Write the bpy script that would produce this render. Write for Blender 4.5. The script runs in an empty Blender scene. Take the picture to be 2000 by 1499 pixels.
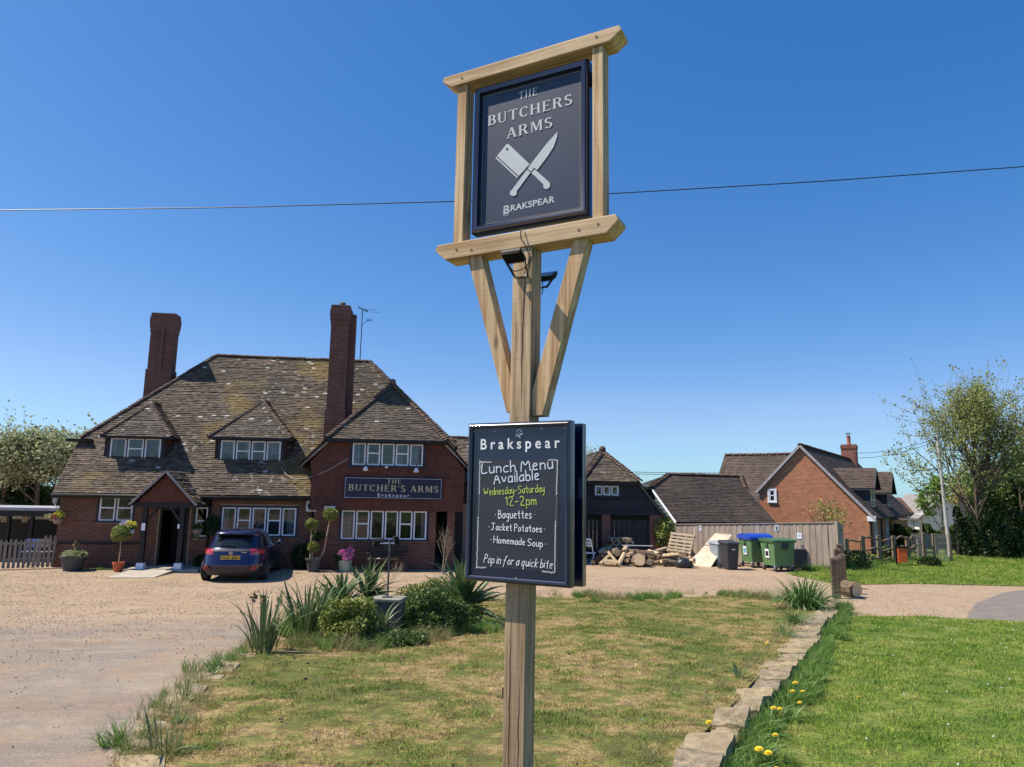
import bpy, bmesh, math, random
import numpy as np
from mathutils import Vector, Matrix, Euler
random.seed(7); rng = np.random.default_rng(7)
sc = bpy.context.scene
R = math.radians
# ------------------------------------------------------------------ camera
EYE = np.array([0.0, 0.0, 2.8]); FPX = 1390.0
PITCH = math.atan(.1557); ROLL = R(.95)
_fw = np.array([0, math.cos(PITCH), math.sin(PITCH)]); _rt = np.array([1.0, 0, 0]); _up = np.array([0, -math.sin(PITCH), math.cos(PITCH)])
_r2 = math.cos(ROLL)*_rt + math.sin(ROLL)*_up; _u2 = -math.sin(ROLL)*_rt + math.cos(ROLL)*_up
cd = bpy.data.cameras.new('camera'); cam = bpy.data.objects.new('camera', cd); sc.collection.objects.link(cam)
cd.sensor_width = 36; cd.lens = FPX/2000*36; cd.clip_start = .05; cd.clip_end = 3000
M = Matrix(((_r2[0], _u2[0], -_fw[0], EYE[0]), (_r2[1], _u2[1], -_fw[1], EYE[1]), (_r2[2], _u2[2], -_fw[2], EYE[2]), (0, 0, 0, 1)))
cam.matrix_world = M; sc.camera = cam
# ------------------------------------------------------------------ sky and sun
SUN_AZ = R(180+89.5); SUN_EL = R(56)         # azimuth clockwise from +Y: the sun stands left of the photographer
w = bpy.data.worlds.new('World'); sc.world = w; w.use_nodes = True
wn = w.node_tree; bg = wn.nodes['Background']
sky = wn.nodes.new('ShaderNodeTexSky'); sky.sky_type = 'NISHITA'; sky.sun_disc = False
sky.sun_elevation = SUN_EL; sky.sun_rotation = SUN_AZ; sky.altitude = 0; sky.air_density = .8; sky.dust_density = .35; sky.ozone_density = 3.2
# camera-like colour response of the sky: each channel is tinted and slightly compressed towards the horizon
_se = wn.nodes.new('ShaderNodeSeparateColor'); _co = wn.nodes.new('ShaderNodeCombineColor'); wn.links.new(sky.outputs[0], _se.inputs[0])
for _i, (_t, _g, _p) in enumerate(((.60, 3.0, 1.62), (1.03, .80, .98), (1.26, .82, .70))):
    _m1 = wn.nodes.new('ShaderNodeMath'); _m1.operation = 'MULTIPLY'; _m1.inputs[1].default_value = _t*.156; wn.links.new(_se.outputs[_i], _m1.inputs[0])
    _m2 = wn.nodes.new('ShaderNodeMath'); _m2.operation = 'POWER'; _m2.inputs[1].default_value = _p; wn.links.new(_m1.outputs[0], _m2.inputs[0])
    _m3 = wn.nodes.new('ShaderNodeMath'); _m3.operation = 'MULTIPLY'; _m3.inputs[1].default_value = _g/.156; wn.links.new(_m2.outputs[0], _m3.inputs[0]); _outs = (globals().get('_outs') or [])+[_m3.outputs[0]]
_lim = wn.nodes.new('ShaderNodeMath'); _lim.operation = 'MULTIPLY'; _lim.inputs[1].default_value = .60; wn.links.new(_outs[1], _lim.inputs[0])
_mn = wn.nodes.new('ShaderNodeMath'); _mn.operation = 'MINIMUM'; wn.links.new(_outs[0], _mn.inputs[0]); wn.links.new(_lim.outputs[0], _mn.inputs[1])
wn.links.new(_mn.outputs[0], _co.inputs[0]); wn.links.new(_outs[1], _co.inputs[1]); wn.links.new(_outs[2], _co.inputs[2])
# thin high haze lying low over the horizon all round
_tc = wn.nodes.new('ShaderNodeTexCoord'); _mp = wn.nodes.new('ShaderNodeMapping'); _mp.inputs['Scale'].default_value = (2.2, 2.2, 11); wn.links.new(_tc.outputs['Generated'], _mp.inputs[0])
_nz = wn.nodes.new('ShaderNodeTexNoise'); _nz.inputs['Scale'].default_value = 2.3; _nz.inputs['Detail'].default_value = 7; _nz.inputs['Roughness'].default_value = .6; wn.links.new(_mp.outputs[0], _nz.inputs['Vector'])
_r1 = wn.nodes.new('ShaderNodeValToRGB'); _r1.color_ramp.elements[0].position = .42; _r1.color_ramp.elements[1].position = .72; wn.links.new(_nz.outputs['Fac'], _r1.inputs[0])
_sx = wn.nodes.new('ShaderNodeSeparateXYZ'); wn.links.new(_tc.outputs['Generated'], _sx.inputs[0]); _r2b = wn.nodes.new('ShaderNodeValToRGB'); _e = _r2b.color_ramp.elements; _e[0].position = 0; _e[0].color = (.55, .55, .55, 1); _e[1].position = .15; _e[1].color = (0, 0, 0, 1); wn.links.new(_sx.outputs['Z'], _r2b.inputs[0])
_mu = wn.nodes.new('ShaderNodeMath'); _mu.operation = 'MULTIPLY'; wn.links.new(_r1.outputs[0], _mu.inputs[0]); wn.links.new(_r2b.outputs[0], _mu.inputs[1])
_mx = wn.nodes.new('ShaderNodeMix'); _mx.data_type = 'RGBA'; wn.links.new(_mu.outputs[0], _mx.inputs[0]); wn.links.new(_co.outputs[0], _mx.inputs[6]); _mx.inputs[7].default_value = (3.3, 4.5, 5.5, 1)
wn.links.new(_mx.outputs[2], bg.inputs[0]); bg.inputs[1].default_value = .108
sl = bpy.data.lights.new('sun', 'SUN'); sl.energy = 5.0; sl.angle = R(.53); sl.color = (1, .90, .76)
so = bpy.data.objects.new('sun', sl); sc.collection.objects.link(so)
_sd = Vector((math.sin(SUN_AZ)*math.cos(SUN_EL), math.cos(SUN_AZ)*math.cos(SUN_EL), math.sin(SUN_EL)))
so.rotation_euler = _sd.to_track_quat('Z', 'Y').to_euler(); so.location = (-20, 0, 30)
sc.view_settings.view_transform = 'Standard'; sc.view_settings.look = 'None'; sc.view_settings.exposure = .54; sc.view_settings.gamma = 1
sc.cycles.max_bounces = 6; sc.cycles.diffuse_bounces = 1; sc.cycles.transparent_max_bounces = 8
# ------------------------------------------------------------------ pixel helpers (2000 x 1499 photo) to find world positions
def ray(px, py): return _fw + _r2*((px-1000)/FPX) + _u2*((749.5-py)/FPX)
def at(px, py, Y):
    r = ray(px, py); return EYE + r*(Y/r[1])
def hz(x, y):
    return np.maximum(0.0, 1.15-.0605*y)
def hr(x, y):
    return np.maximum(0.0, hz(x, y)-.15)
def G(px, py, f=hz):
    r = ray(px, py); t = 1.0
    a, b = .5, 400.
    for _ in range(60):
        m = (a+b)/2; p = EYE+r*m
        if p[2] > f(p[0], p[1]): a = m
        else: b = m
    return EYE+r*a
class Fr:
    def __init__(s, o, deg):
        a = R(deg); s.a = a; s.o = np.array([o[0], o[1], 0.]); s.u = np.array([math.cos(a), math.sin(a), 0]); s.v = np.array([-math.sin(a), math.cos(a), 0])
    def L(s, px, py, d=0):
        r = ray(px, py); t = ((s.o+s.v*d-EYE)@s.v)/(r@s.v); p = EYE+r*t; q = p-s.o
        return q@s.u, p[2]
    def W(s, x, y, z=0): return s.o+s.u*x+s.v*y+np.array([0, 0, z])
# ------------------------------------------------------------------ objects
def link(o, parent=None):
    sc.collection.objects.link(o)
    if parent is not None: o.parent = parent
    return o
def tag(o, label=None, cat=None, group=None, kind=None):
    if label: o['label'] = label
    if cat: o['category'] = cat
    if group: o['group'] = group
    if kind: o['kind'] = kind
    return o
def thing(name, label, cat, loc=(0, 0, 0), rz=0, group=None):
    o = bpy.data.objects.new(name, None); o.empty_display_size = .1
    link(o); o.location = [float(c) for c in loc]; o.rotation_euler = (0, 0, rz)
    return tag(o, label, cat, group)
def children(o): return [c for c in list(sc.collection.objects) if c.parent == o]
class MB:
    def __init__(s): s.v = []; s.f = []
    def add(s, vs, fs):
        n = len(s.v); s.v += [tuple(map(float, v)) for v in vs]; s.f += [tuple(i+n for i in f) for f in fs]; return s
    def box(s, x0, x1, y0, y1, z0, z1):
        return s.add([(x0,y0,z0),(x1,y0,z0),(x1,y1,z0),(x0,y1,z0),(x0,y0,z1),(x1,y0,z1),(x1,y1,z1),(x0,y1,z1)],
                     [(0,3,2,1),(4,5,6,7),(0,1,5,4),(1,2,6,5),(2,3,7,6),(3,0,4,7)])
    def bar(s, a, b, wx, wy, up=(0, 0, 1)):
        a = Vector(a); b = Vector(b); d = (b-a).normalized(); u = Vector(up)
        if abs(d.dot(u)) > .97: u = Vector((0, 1, 0))
        x = d.cross(u).normalized(); y = x.cross(d).normalized(); vs = []
        for p in (a, b):
            for i, j in ((-1,-1),(1,-1),(1,1),(-1,1)): vs.append(p+x*(i*wx/2)+y*(j*wy/2))
        return s.add(vs, [(3,2,1,0),(4,5,6,7),(0,1,5,4),(1,2,6,5),(2,3,7,6),(3,0,4,7)])
    def poly(s, pts): return s.add(pts, [tuple(range(len(pts)))])
    def prism(s, pts, d):
        n = len(pts); d = Vector(d)
        vs = [Vector(p) for p in pts]; vs += [p+d for p in vs]
        return s.add(vs, [tuple(range(n))[::-1], tuple(range(n, 2*n))]+[(i, (i+1) % n, n+(i+1) % n, n+i) for i in range(n)])
    def tube(s, pts, r, n=8, cap=True):
        pts = [Vector(p) for p in pts]; rs = r if isinstance(r, (list, tuple)) else [r]*len(pts); vs = []; fs = []
        pu = None
        for i, p in enumerate(pts):
            d = (pts[min(i+1, len(pts)-1)]-pts[max(i-1, 0)])
            d = d.normalized() if d.length > 1e-9 else Vector((0, 0, 1))
            if pu is None:
                u = Vector((0, 0, 1)) if abs(d.z) < .9 else Vector((1, 0, 0)); x = d.cross(u).normalized()
            else:
                x = (pu-d*pu.dot(d)); x = x.normalized() if x.length > 1e-6 else d.orthogonal().normalized()
            pu = x; y = d.cross(x)
            for k in range(n):
                a = 2*math.pi*k/n; vs.append(p+x*(math.cos(a)*rs[i])+y*(math.sin(a)*rs[i]))
        for i in range(len(pts)-1):
            for k in range(n): fs.append((i*n+k, i*n+(k+1) % n, (i+1)*n+(k+1) % n, (i+1)*n+k))
        if cap: fs.append(tuple(range(n))[::-1]); fs.append(tuple(range((len(pts)-1)*n, len(pts)*n)))
        return s.add(vs, fs)
    def lathe(s, prof, c=(0, 0, 0), n=20):
        vs = []; fs = []; m = len(prof)
        for k in range(n):
            a = 2*math.pi*k/n
            for r, z in prof: vs.append((c[0]+r*math.cos(a), c[1]+r*math.sin(a), c[2]+z))
        for k in range(n):
            k2 = (k+1) % n
            for i in range(m-1): fs.append((k*m+i, k2*m+i, k2*m+i+1, k*m+i+1))
        return s.add(vs, fs)
    def ball(s, c, r, n=10, m=6, jit=0):
        vs = [(c[0], c[1], c[2]-r)]; fs = []
        for j in range(1, m):
            for k in range(n):
                a = 2*math.pi*k/n; b = -math.pi/2+math.pi*j/m; q = r*(1+random.uniform(-jit, jit))
                vs.append((c[0]+q*math.cos(a)*math.cos(b), c[1]+q*math.sin(a)*math.cos(b), c[2]+q*math.sin(b)))
        vs.append((c[0], c[1], c[2]+r)); t = len(vs)-1
        for k in range(n):
            fs.append((0, 1+(k+1) % n, 1+k)); fs.append((t, 1+(m-2)*n+k, 1+(m-2)*n+(k+1) % n))
            for j in range(m-2): fs.append((1+j*n+k, 1+j*n+(k+1) % n, 1+(j+1)*n+(k+1) % n, 1+(j+1)*n+k))
        return s.add(vs, fs)
    def build(s, name, m, parent=None, smooth=False, bevel=0, loc=None, rz=None, **kw):
        me = bpy.data.meshes.new(name); me.from_pydata(s.v, [], s.f); me.update()
        if smooth:
            me.polygons.foreach_set('use_smooth', [True]*len(me.polygons))
        o = bpy.data.objects.new(name, me); me.materials.append(m); link(o, parent)
        if smooth == 'auto':
            md = o.modifiers.new('edges', 'EDGE_SPLIT'); md.split_angle = R(35)
        if bevel:
            md = o.modifiers.new('bevel', 'BEVEL'); md.width = bevel; md.segments = 2; md.limit_method = 'ANGLE'; md.harden_normals = False
        if loc is not None: o.location = [float(c) for c in loc]
        if rz is not None: o.rotation_euler = (0, 0, rz)
        if kw: tag(o, **kw)
        return o
def np_mesh(name, V, Fq, m, parent=None, **kw):
    """V (n,3) float, Fq (k,4) quads or (k,3) triangles"""
    me = bpy.data.meshes.new(name); V = np.asarray(V, dtype=np.float32); Fq = np.asarray(Fq, dtype=np.int32); k = Fq.shape[1]
    me.vertices.add(len(V)); me.vertices.foreach_set('co', V.ravel()); me.loops.add(Fq.size); me.loops.foreach_set('vertex_index', Fq.ravel())
    me.polygons.add(len(Fq)); me.polygons.foreach_set('loop_start', np.arange(len(Fq), dtype=np.int32)*k)
    me.update(calc_edges=True); me.shade_flat(); me.materials.append(m)
    o = bpy.data.objects.new(name, me); link(o, parent)
    if kw: tag(o, **kw)
    return o
BOXF = np.array([(0,3,2,1),(4,5,6,7),(0,1,5,4),(1,2,6,5),(2,3,7,6),(3,0,4,7)])
def boxes(name, B, m, parent=None, faces=(0,1,2,3,4,5), **kw):
    """B (n,8,3) corner arrays joined into one mesh"""
    B = np.asarray(B, dtype=np.float32)
    if len(B) == 0: return None
    Fs = (np.arange(len(B))[:, None, None]*8+BOXF[list(faces)][None]).reshape(-1, 4)
    return np_mesh(name, B.reshape(-1, 3), Fs, m, parent, **kw)
# ------------------------------------------------------------------ materials
def new_mat(name):
    m = bpy.data.materials.new(name); m.use_nodes = True; return m, m.node_tree, m.node_tree.nodes['Principled BSDF']
class NT:
    def __init__(s, nt): s.nt = nt
    def n(s, t, **kw):
        o = s.nt.nodes.new('ShaderNode'+t)
        for k, v in kw.items(): setattr(o, k, v)
        return o
    def l(s, a, b): s.nt.links.new(a, b)
    def pos(s, obj=True, scale=(1, 1, 1), rot=(0, 0, 0)):
        if obj: src = s.n('TexCoord').outputs['Object']
        else: src = s.n('NewGeometry').outputs['Position']
        mp = s.n('Mapping'); mp.inputs['Scale'].default_value = scale; mp.inputs['Rotation'].default_value = rot
        s.l(src, mp.inputs[0]); return mp.outputs[0]
    def noise(s, vec, scale, detail=4, rough=.55, dist=0):
        o = s.n('TexNoise'); o.inputs['Scale'].default_value = scale; o.inputs['Detail'].default_value = detail; o.inputs['Roughness'].default_value = rough; o.inputs['Distortion'].default_value = dist
        s.l(vec, o.inputs['Vector']); return o.outputs['Fac']
    def ramp(s, fac, stops):
        o = s.n('ValToRGB'); e = o.color_ramp.elements
        while len(e) < len(stops): e.new(.5)
        for i, (p, c) in enumerate(stops):
            e[i].position = p; e[i].color = (c, c, c, 1) if isinstance(c, (int, float)) else (*c, 1)
        s.l(fac, o.inputs[0]); return o.outputs[0]
    def mix(s, fac, a, b, mode='MIX'):
        o = s.n('Mix', data_type='RGBA', blend_type=mode)
        for sock, v in ((o.inputs[0], fac), (o.inputs[6], a), (o.inputs[7], b)):
            if isinstance(v, (int, float)): sock.default_value = v
            elif isinstance(v, tuple): sock.default_value = (*v, 1)
            else: s.l(v, sock)
        return o.outputs[2]
    def math(s, op, a, b=0.0, clamp=False):
        o = s.n('Math', operation=op); o.use_clamp = clamp
        for sock, v in ((o.inputs[0], a), (o.inputs[1], b)):
            if isinstance(v, (int, float)): sock.default_value = v
            else: s.l(v, sock)
        return o.outputs[0]
    def bump(s, h, strength, dist, bsdf):
        o = s.n('Bump'); o.inputs['Strength'].default_value = strength; o.inputs['Distance'].default_value = dist
        s.l(h, o.inputs['Height']); s.l(o.outputs[0], bsdf.inputs['Normal'])
_mc = {}
def mat(name, col, rough=.8, var=.25, scale=6, col2=None, bump=.15, bd=.01, island=0., metal=0., spec=.4, world=False, stretch=(1, 1, 1), objr=0., coat=0):
    if name in _mc: return _mc[name]
    m, nt, b = new_mat(name); t = NT(nt)
    v = t.pos(not world, stretch); nz = t.noise(v, scale, 5)
    c2 = col2 if col2 else tuple(c*(1-var) for c in col); c1 = col if col2 else tuple(min(1, c*(1+var*.6)) for c in col)
    c = t.mix(t.ramp(nz, [(.32, 0.), (.68, 1.)]), c2, c1)
    if island or objr:
        src = t.n('NewGeometry').outputs['Random Per Island'] if island else t.n('ObjectInfo').outputs['Random']
        a = island or objr
        k = t.math('ADD', t.math('MULTIPLY', src, 2*a), 1-a); cc = t.n('CombineColor'); [t.l(k, cc.inputs[i]) for i in range(3)]
        c = t.mix(1.0, c, cc.outputs[0], 'MULTIPLY')
    t.l(c, b.inputs['Base Color']); b.inputs['Roughness'].default_value = rough; b.inputs['Metallic'].default_value = metal; b.inputs['Specular IOR Level'].default_value = spec
    if coat: b.inputs['Coat Weight'].default_value = coat; b.inputs['Coat Roughness'].default_value = .05
    if bump: t.bump(t.noise(v, scale*4, 4), bump, bd, b)
    _mc[name] = m; return m
def mat_tile(name, dark, light, moss=(.30, .21, .05), mossy=.5, white=.5, mz=(0, 0, 0), island=.35):
    m, nt, b = new_mat(name); t = NT(nt); v = t.pos(True)
    isl = t.n('NewGeometry').outputs['Random Per Island']
    c = t.mix(t.ramp(isl, [(0, 0.), (1, 1.)]), dark, light)
    c = t.mix(t.ramp(t.noise(v, .55, 4), [(.35, 0.), (.7, .55)]), c, (.055, .05, .042))
    c = t.mix(t.math('MULTIPLY', t.ramp(t.noise(v, .42, 5, .6, .4), [(.5, 0.), (.62, 1.)]), mossy*.8), c, moss)
    fine = t.noise(v, 14, 3)
    c = t.mix(t.ramp(fine, [(.3, .45), (.6, 0.)]), c, (.04, .037, .03))
    wr = t.math('MULTIPLY', t.ramp(t.noise(v, .5, 2), [(.47, 0.), (.58, 1.)]), t.ramp(t.noise(v, 5.5, 3, .5), [(.60, 0.), (.66, 1.)]))
    c = t.mix(t.math('MULTIPLY', wr, white), c, (.5, .49, .44))
    sp = t.math('GREATER_THAN', isl, 1-.018*white)
    c = t.mix(t.math('MULTIPLY', sp, .8), c, (.52, .50, .45))
    t.l(c, b.inputs['Base Color']); b.inputs['Roughness'].default_value = .85; b.inputs['Specular IOR Level'].default_value = .35
    t.bump(fine, .35, .02, b); return m
def mat_brick(name, a, bb, dark=.5, world=False):
    m, nt, b = new_mat(name); t = NT(nt); v = t.pos(True)
    isl = t.n('NewGeometry').outputs['Random Per Island']
    c = t.mix(isl, a, bb)
    c = t.mix(t.ramp(t.noise(v, 1.1, 4), [(.4, 0.), (.75, dark)]), c, tuple(x*.4 for x in a))
    c = t.mix(t.ramp(isl, [(.88, 0.), (.93, .5)]), c, tuple(x*.35 for x in a))
    fine = t.noise(v, 30, 3); c = t.mix(t.math('MULTIPLY', fine, .35), c, tuple(x*.6 for x in bb))
    t.l(c, b.inputs['Base Color']); b.inputs['Roughness'].default_value = .9; t.bump(fine, .4, .01, b); return m
def mat_wood(name, a, bb, axis=2, knots=True, grain=30, gr=.5, rough=.75, tint=(.16, .12, .08), objr=0.0):
    m, nt, b = new_mat(name); t = NT(nt)
    s = [1, 1, 1]; s[axis] = .035
    v = t.pos(True, tuple(s)); g = t.noise(v, grain, 6, .6, .3); g2 = t.noise(v, grain*.22, 3)
    c = t.mix(t.ramp(g, [(.40, 0.), (.58, 1.)]), bb, a)
    c = t.mix(t.ramp(g2, [(.4, 0.), (.75, gr)]), c, tint)
    v2 = t.pos(True)
    c = t.mix(t.ramp(t.noise(v2, 1.7, 3), [(.45, 0.), (.8, .45)]), c, tuple(x*1.15 for x in a))
    s2 = [1, 1, 1]; s2[axis] = 14
    saw = t.noise(t.pos(True, tuple(s2)), 5, 2)
    c = t.mix(t.ramp(saw, [(.55, 0.), (.75, .22)]), c, tuple(x*.55 for x in bb))
    if knots:
        vo = t.n('TexVoronoi'); vo.inputs['Scale'].default_value = 1.0; s3 = [5, 5, 5]; s3[axis] = 1.6
        t.l(t.pos(True, tuple(s3)), vo.inputs['Vector']); k = t.ramp(vo.outputs['Distance'], [(.05, 1.), (.13, 0.)])
        c = t.mix(t.math('MULTIPLY', k, .7), c, (.09, .055, .03))
    crack = t.noise(t.pos(True, tuple(s)), grain*.5, 2)
    cr = t.ramp(crack, [(.0, 1.), (.30, 1.), (.325, 0.)]); c = t.mix(t.math('MULTIPLY', cr, .8), c, (.05, .035, .025))
    if objr:
        k = t.math('ADD', t.math('MULTIPLY', t.n('ObjectInfo').outputs['Random'], 2*objr), 1-objr); cc = t.n('CombineColor'); [t.l(k, cc.inputs[i]) for i in range(3)]
        c = t.mix(1.0, c, cc.outputs[0], 'MULTIPLY')
    t.l(c, b.inputs['Base Color']); b.inputs['Roughness'].default_value = rough; b.inputs['Specular IOR Level'].default_value = .3
    t.bump(g, .35, .006, b); return m
def mat_leaf(name, cols, rough=.55, trans=.25, world_noise=.6):
    """leaves vary per island and per world-space clump"""
    m, nt, b = new_mat(name); t = NT(nt)
    isl = t.n('NewGeometry').outputs['Random Per Island']
    n = len(cols); c = t.ramp(isl, [(i/(n-1), cols[i]) for i in range(n)])
    nz = t.noise(t.pos(False), world_noise, 3); c = t.mix(t.ramp(nz, [(.35, .0), (.65, .5)]), c, cols[-1])
    t.l(c, b.inputs['Base Color']); b.inputs['Roughness'].default_value = rough; b.inputs['Specular IOR Level'].default_value = .35
    tr = t.n('BsdfTranslucent'); t.l(c, tr.inputs[0]); mx = t.n('MixShader'); mx.inputs[0].default_value = trans
    out = nt.nodes['Material Output']; t.l(b.outputs[0], mx.inputs[1]); t.l(tr.outputs[0], mx.inputs[2]); t.l(mx.outputs[0], out.inputs[0]); return m
def mat_glass(name, tint=(.02, .03, .05), rough=.04):
    m, nt, b = new_mat(name); b.inputs['Base Color'].default_value = (*tint, 1); b.inputs['Roughness'].default_value = rough; b.inputs['Specular IOR Level'].default_value = .6; b.inputs['IOR'].default_value = 1.5
    return m
# the lawn colour field, shared by the soil sheets and the blades standing on them
def lawn_color(t, kind):
    p = t.pos(False)
    a = t.noise(p, .55, 5, .65, .5); b_ = t.noise(p, 2.6, 5, .65); c_ = t.noise(p, 9, 4, .6)
    if kind == 'dry':
        f = t.math('ADD', t.math('MULTIPLY', a, .5), t.math('MULTIPLY', b_, .5))
        c = t.ramp(f, [(.44, (.13, .24, .03)), (.49, (.26, .33, .06)), (.53, (.52, .43, .15)), (.60, (.66, .48, .25))])
    else:
        f = t.math('ADD', t.math('MULTIPLY', a, .45), t.math('MULTIPLY', b_, .55))
        c = t.ramp(f, [(.40, (.13, .26, .03)), (.5, (.28, .40, .055)), (.60, (.48, .50, .13))])
    return t.mix(t.ramp(c_, [(.45, .0), (.62, .6)]), c, (.09, .07, .03) if kind == 'dry' else (.08, .13, .02))
def mat_blade(name, kind, trans=.3):
    m, nt, b = new_mat(name); t = NT(nt); c = lawn_color(t, kind)
    isl = t.n('NewGeometry').outputs['Random Per Island']
    c = t.mix(t.ramp(isl, [(.0, .0), (.55, .0), (1, .55)]), c, (.50, .40, .18) if kind == 'dry' else (.30, .38, .10))
    c = t.mix(t.ramp(isl, [(.0, .55), (.35, .0)]), c, (.09, .14, .03) if kind == 'dry' else (.07, .17, .03))
    t.l(c, b.inputs['Base Color']); b.inputs['Roughness'].default_value = .6; b.inputs['Specular IOR Level'].default_value = .25
    tr = t.n('BsdfTranslucent'); t.l(c, tr.inputs[0]); mx = t.n('MixShader'); mx.inputs[0].default_value = trans
    t.l(b.outputs[0], mx.inputs[1]); t.l(tr.outputs[0], mx.inputs[2]); t.l(mx.outputs[0], nt.nodes['Material Output'].inputs[0]); return m
def mat_soil(name, kind):
    m, nt, b = new_mat(name); t = NT(nt); c = lawn_color(t, kind)
    p = t.pos(False); c = t.mix(t.ramp(t.noise(p, 25, 4), [(.3, .85), (.7, .35)]), c, (.12, .08, .05) if kind == 'dry' else (.07, .075, .03))
    t.l(c, b.inputs['Base Color']); b.inputs['Roughness'].default_value = .95; b.inputs['Specular IOR Level'].default_value = .1
    t.bump(t.noise(p, 60, 4), .8, .03, b); return m
# ------------------------------------------------------------------ scattering of uncountable stuff (grass, weeds)
def clump_mesh(name, m, n, rad, h0, h1, wd, lean=.5, seed=1):
    r = np.random.default_rng(seed); a = r.random(n)*2*np.pi; d = rad*np.sqrt(r.random(n)); h = h0+(h1-h0)*r.random(n)
    bx = np.stack([d*np.cos(a), d*np.sin(a), np.zeros(n)], 1); th = r.random(n)*2*np.pi; side = np.stack([np.cos(th), np.sin(th), np.zeros(n)], 1)*(wd/2)*(.6+.8*r.random(n))[:, None]
    la = r.random(n)*2*np.pi; lv = np.stack([np.cos(la), np.sin(la), np.zeros(n)], 1)*(lean*h*(r.random(n)**1.0))[:, None]
    up = np.zeros((n, 3)); up[:, 2] = h
    mid = bx+up*.55+lv*.3; tip = bx+up*(1-.25*np.linalg.norm(lv, axis=1)/np.maximum(h, 1e-6))[:, None]+lv
    V = np.stack([bx-side, bx+side, mid+side*.8, mid-side*.8, tip+side*.1, tip-side*.1], 1).reshape(-1, 3)
    i = np.arange(n)[:, None]*6; Fq = np.concatenate([i+np.array([[0, 1, 2, 3]]), i+np.array([[3, 2, 4, 5]])], 1).reshape(-1, 4)
    me = bpy.data.meshes.new(name); me.vertices.add(len(V)); me.vertices.foreach_set('co', V.astype(np.float32).ravel()); me.loops.add(Fq.size); me.loops.foreach_set('vertex_index', Fq.astype(np.int32).ravel())
    me.polygons.add(len(Fq)); me.polygons.foreach_set('loop_start', (np.arange(len(Fq))*4).astype(np.int32)); me.update(calc_edges=True); me.materials.append(m); return me
def scatter(name, P, src_mesh, smin, smax, label, parent=None, seed=3, tilt=.15, scl=None):
    r = np.random.default_rng(seed); P = np.asarray(P, dtype=np.float32); n = len(P)
    if n == 0: return
    me = bpy.data.meshes.new(name); me.vertices.add(n); me.vertices.foreach_set('co', P.ravel())
    ra = me.attributes.new('rot', 'FLOAT_VECTOR', 'POINT'); rv = np.stack([(r.random(n)-.5)*2*tilt, (r.random(n)-.5)*2*tilt, r.random(n)*6.283], 1).astype(np.float32); ra.data.foreach_set('vector', rv.ravel())
    sa = me.attributes.new('siz', 'FLOAT', 'POINT'); sv = (smin+(smax-smin)*r.random(n)) if scl is None else scl*(smin+(smax-smin)*r.random(n)); sa.data.foreach_set('value', sv.astype(np.float32))
    o = bpy.data.objects.new(name, me); link(o, parent)
    src = bpy.data.objects.new(name+'_tuft', src_mesh)
    ng = bpy.data.node_groups.new(name+'_scatter', 'GeometryNodeTree')
    ng.interface.new_socket('Geometry', in_out='INPUT', socket_type='NodeSocketGeometry'); ng.interface.new_socket('Geometry', in_out='OUTPUT', socket_type='NodeSocketGeometry')
    gi = ng.nodes.new('NodeGroupInput'); go = ng.nodes.new('NodeGroupOutput'); io = ng.nodes.new('GeometryNodeInstanceOnPoints')
    oi = ng.nodes.new('GeometryNodeObjectInfo'); oi.inputs[0].default_value = src
    a1 = ng.nodes.new('GeometryNodeInputNamedAttribute'); a1.data_type = 'FLOAT_VECTOR'; a1.inputs[0].default_value = 'rot'
    a2 = ng.nodes.new('GeometryNodeInputNamedAttribute'); a2.data_type = 'FLOAT'; a2.inputs[0].default_value = 'siz'
    L = ng.links.new; L(gi.outputs[0], io.inputs['Points']); L(oi.outputs['Geometry'], io.inputs['Instance']); L(a1.outputs['Attribute'], io.inputs['Rotation']); L(a2.outputs['Attribute'], io.inputs['Scale']); L(io.outputs[0], go.inputs[0])
    md = o.modifiers.new('scatter', 'NODES'); md.node_group = ng
    if parent is None: tag(o, label, 'grass', kind='stuff')
    else: o['kind'] = 'stuff'
    return o
def inpoly(P, poly):
    x, y = P[:, 0], P[:, 1]; c = np.zeros(len(P), bool); n = len(poly)
    for i in range(n):
        x0, y0 = poly[i][0], poly[i][1]; x1, y1 = poly[(i+1) % n][0], poly[(i+1) % n][1]
        k = ((y0 > y) != (y1 > y)) & (x < (x1-x0)*(y-y0)/((y1-y0) if y1 != y0 else 1e-9)+x0); c ^= k
    return c
def rand_in(poly, dens, seed=5):
    """points in a polygon; dens(x, y) per square metre"""
    r = np.random.default_rng(seed); xs = [p[0] for p in poly]; ys = [p[1] for p in poly]; A = (max(xs)-min(xs))*(max(ys)-min(ys))
    gx, gy = np.meshgrid(np.linspace(min(xs), max(xs), 40), np.linspace(min(ys), max(ys), 40)); dm = float(np.max(dens(gx.ravel(), gy.ravel())))
    n = int(A*dm); P = np.stack([r.uniform(min(xs), max(xs), n), r.uniform(min(ys), max(ys), n)], 1)
    k = (r.random(n) < dens(P[:, 0], P[:, 1])/dm) & inpoly(P, poly); return P[k]
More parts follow.
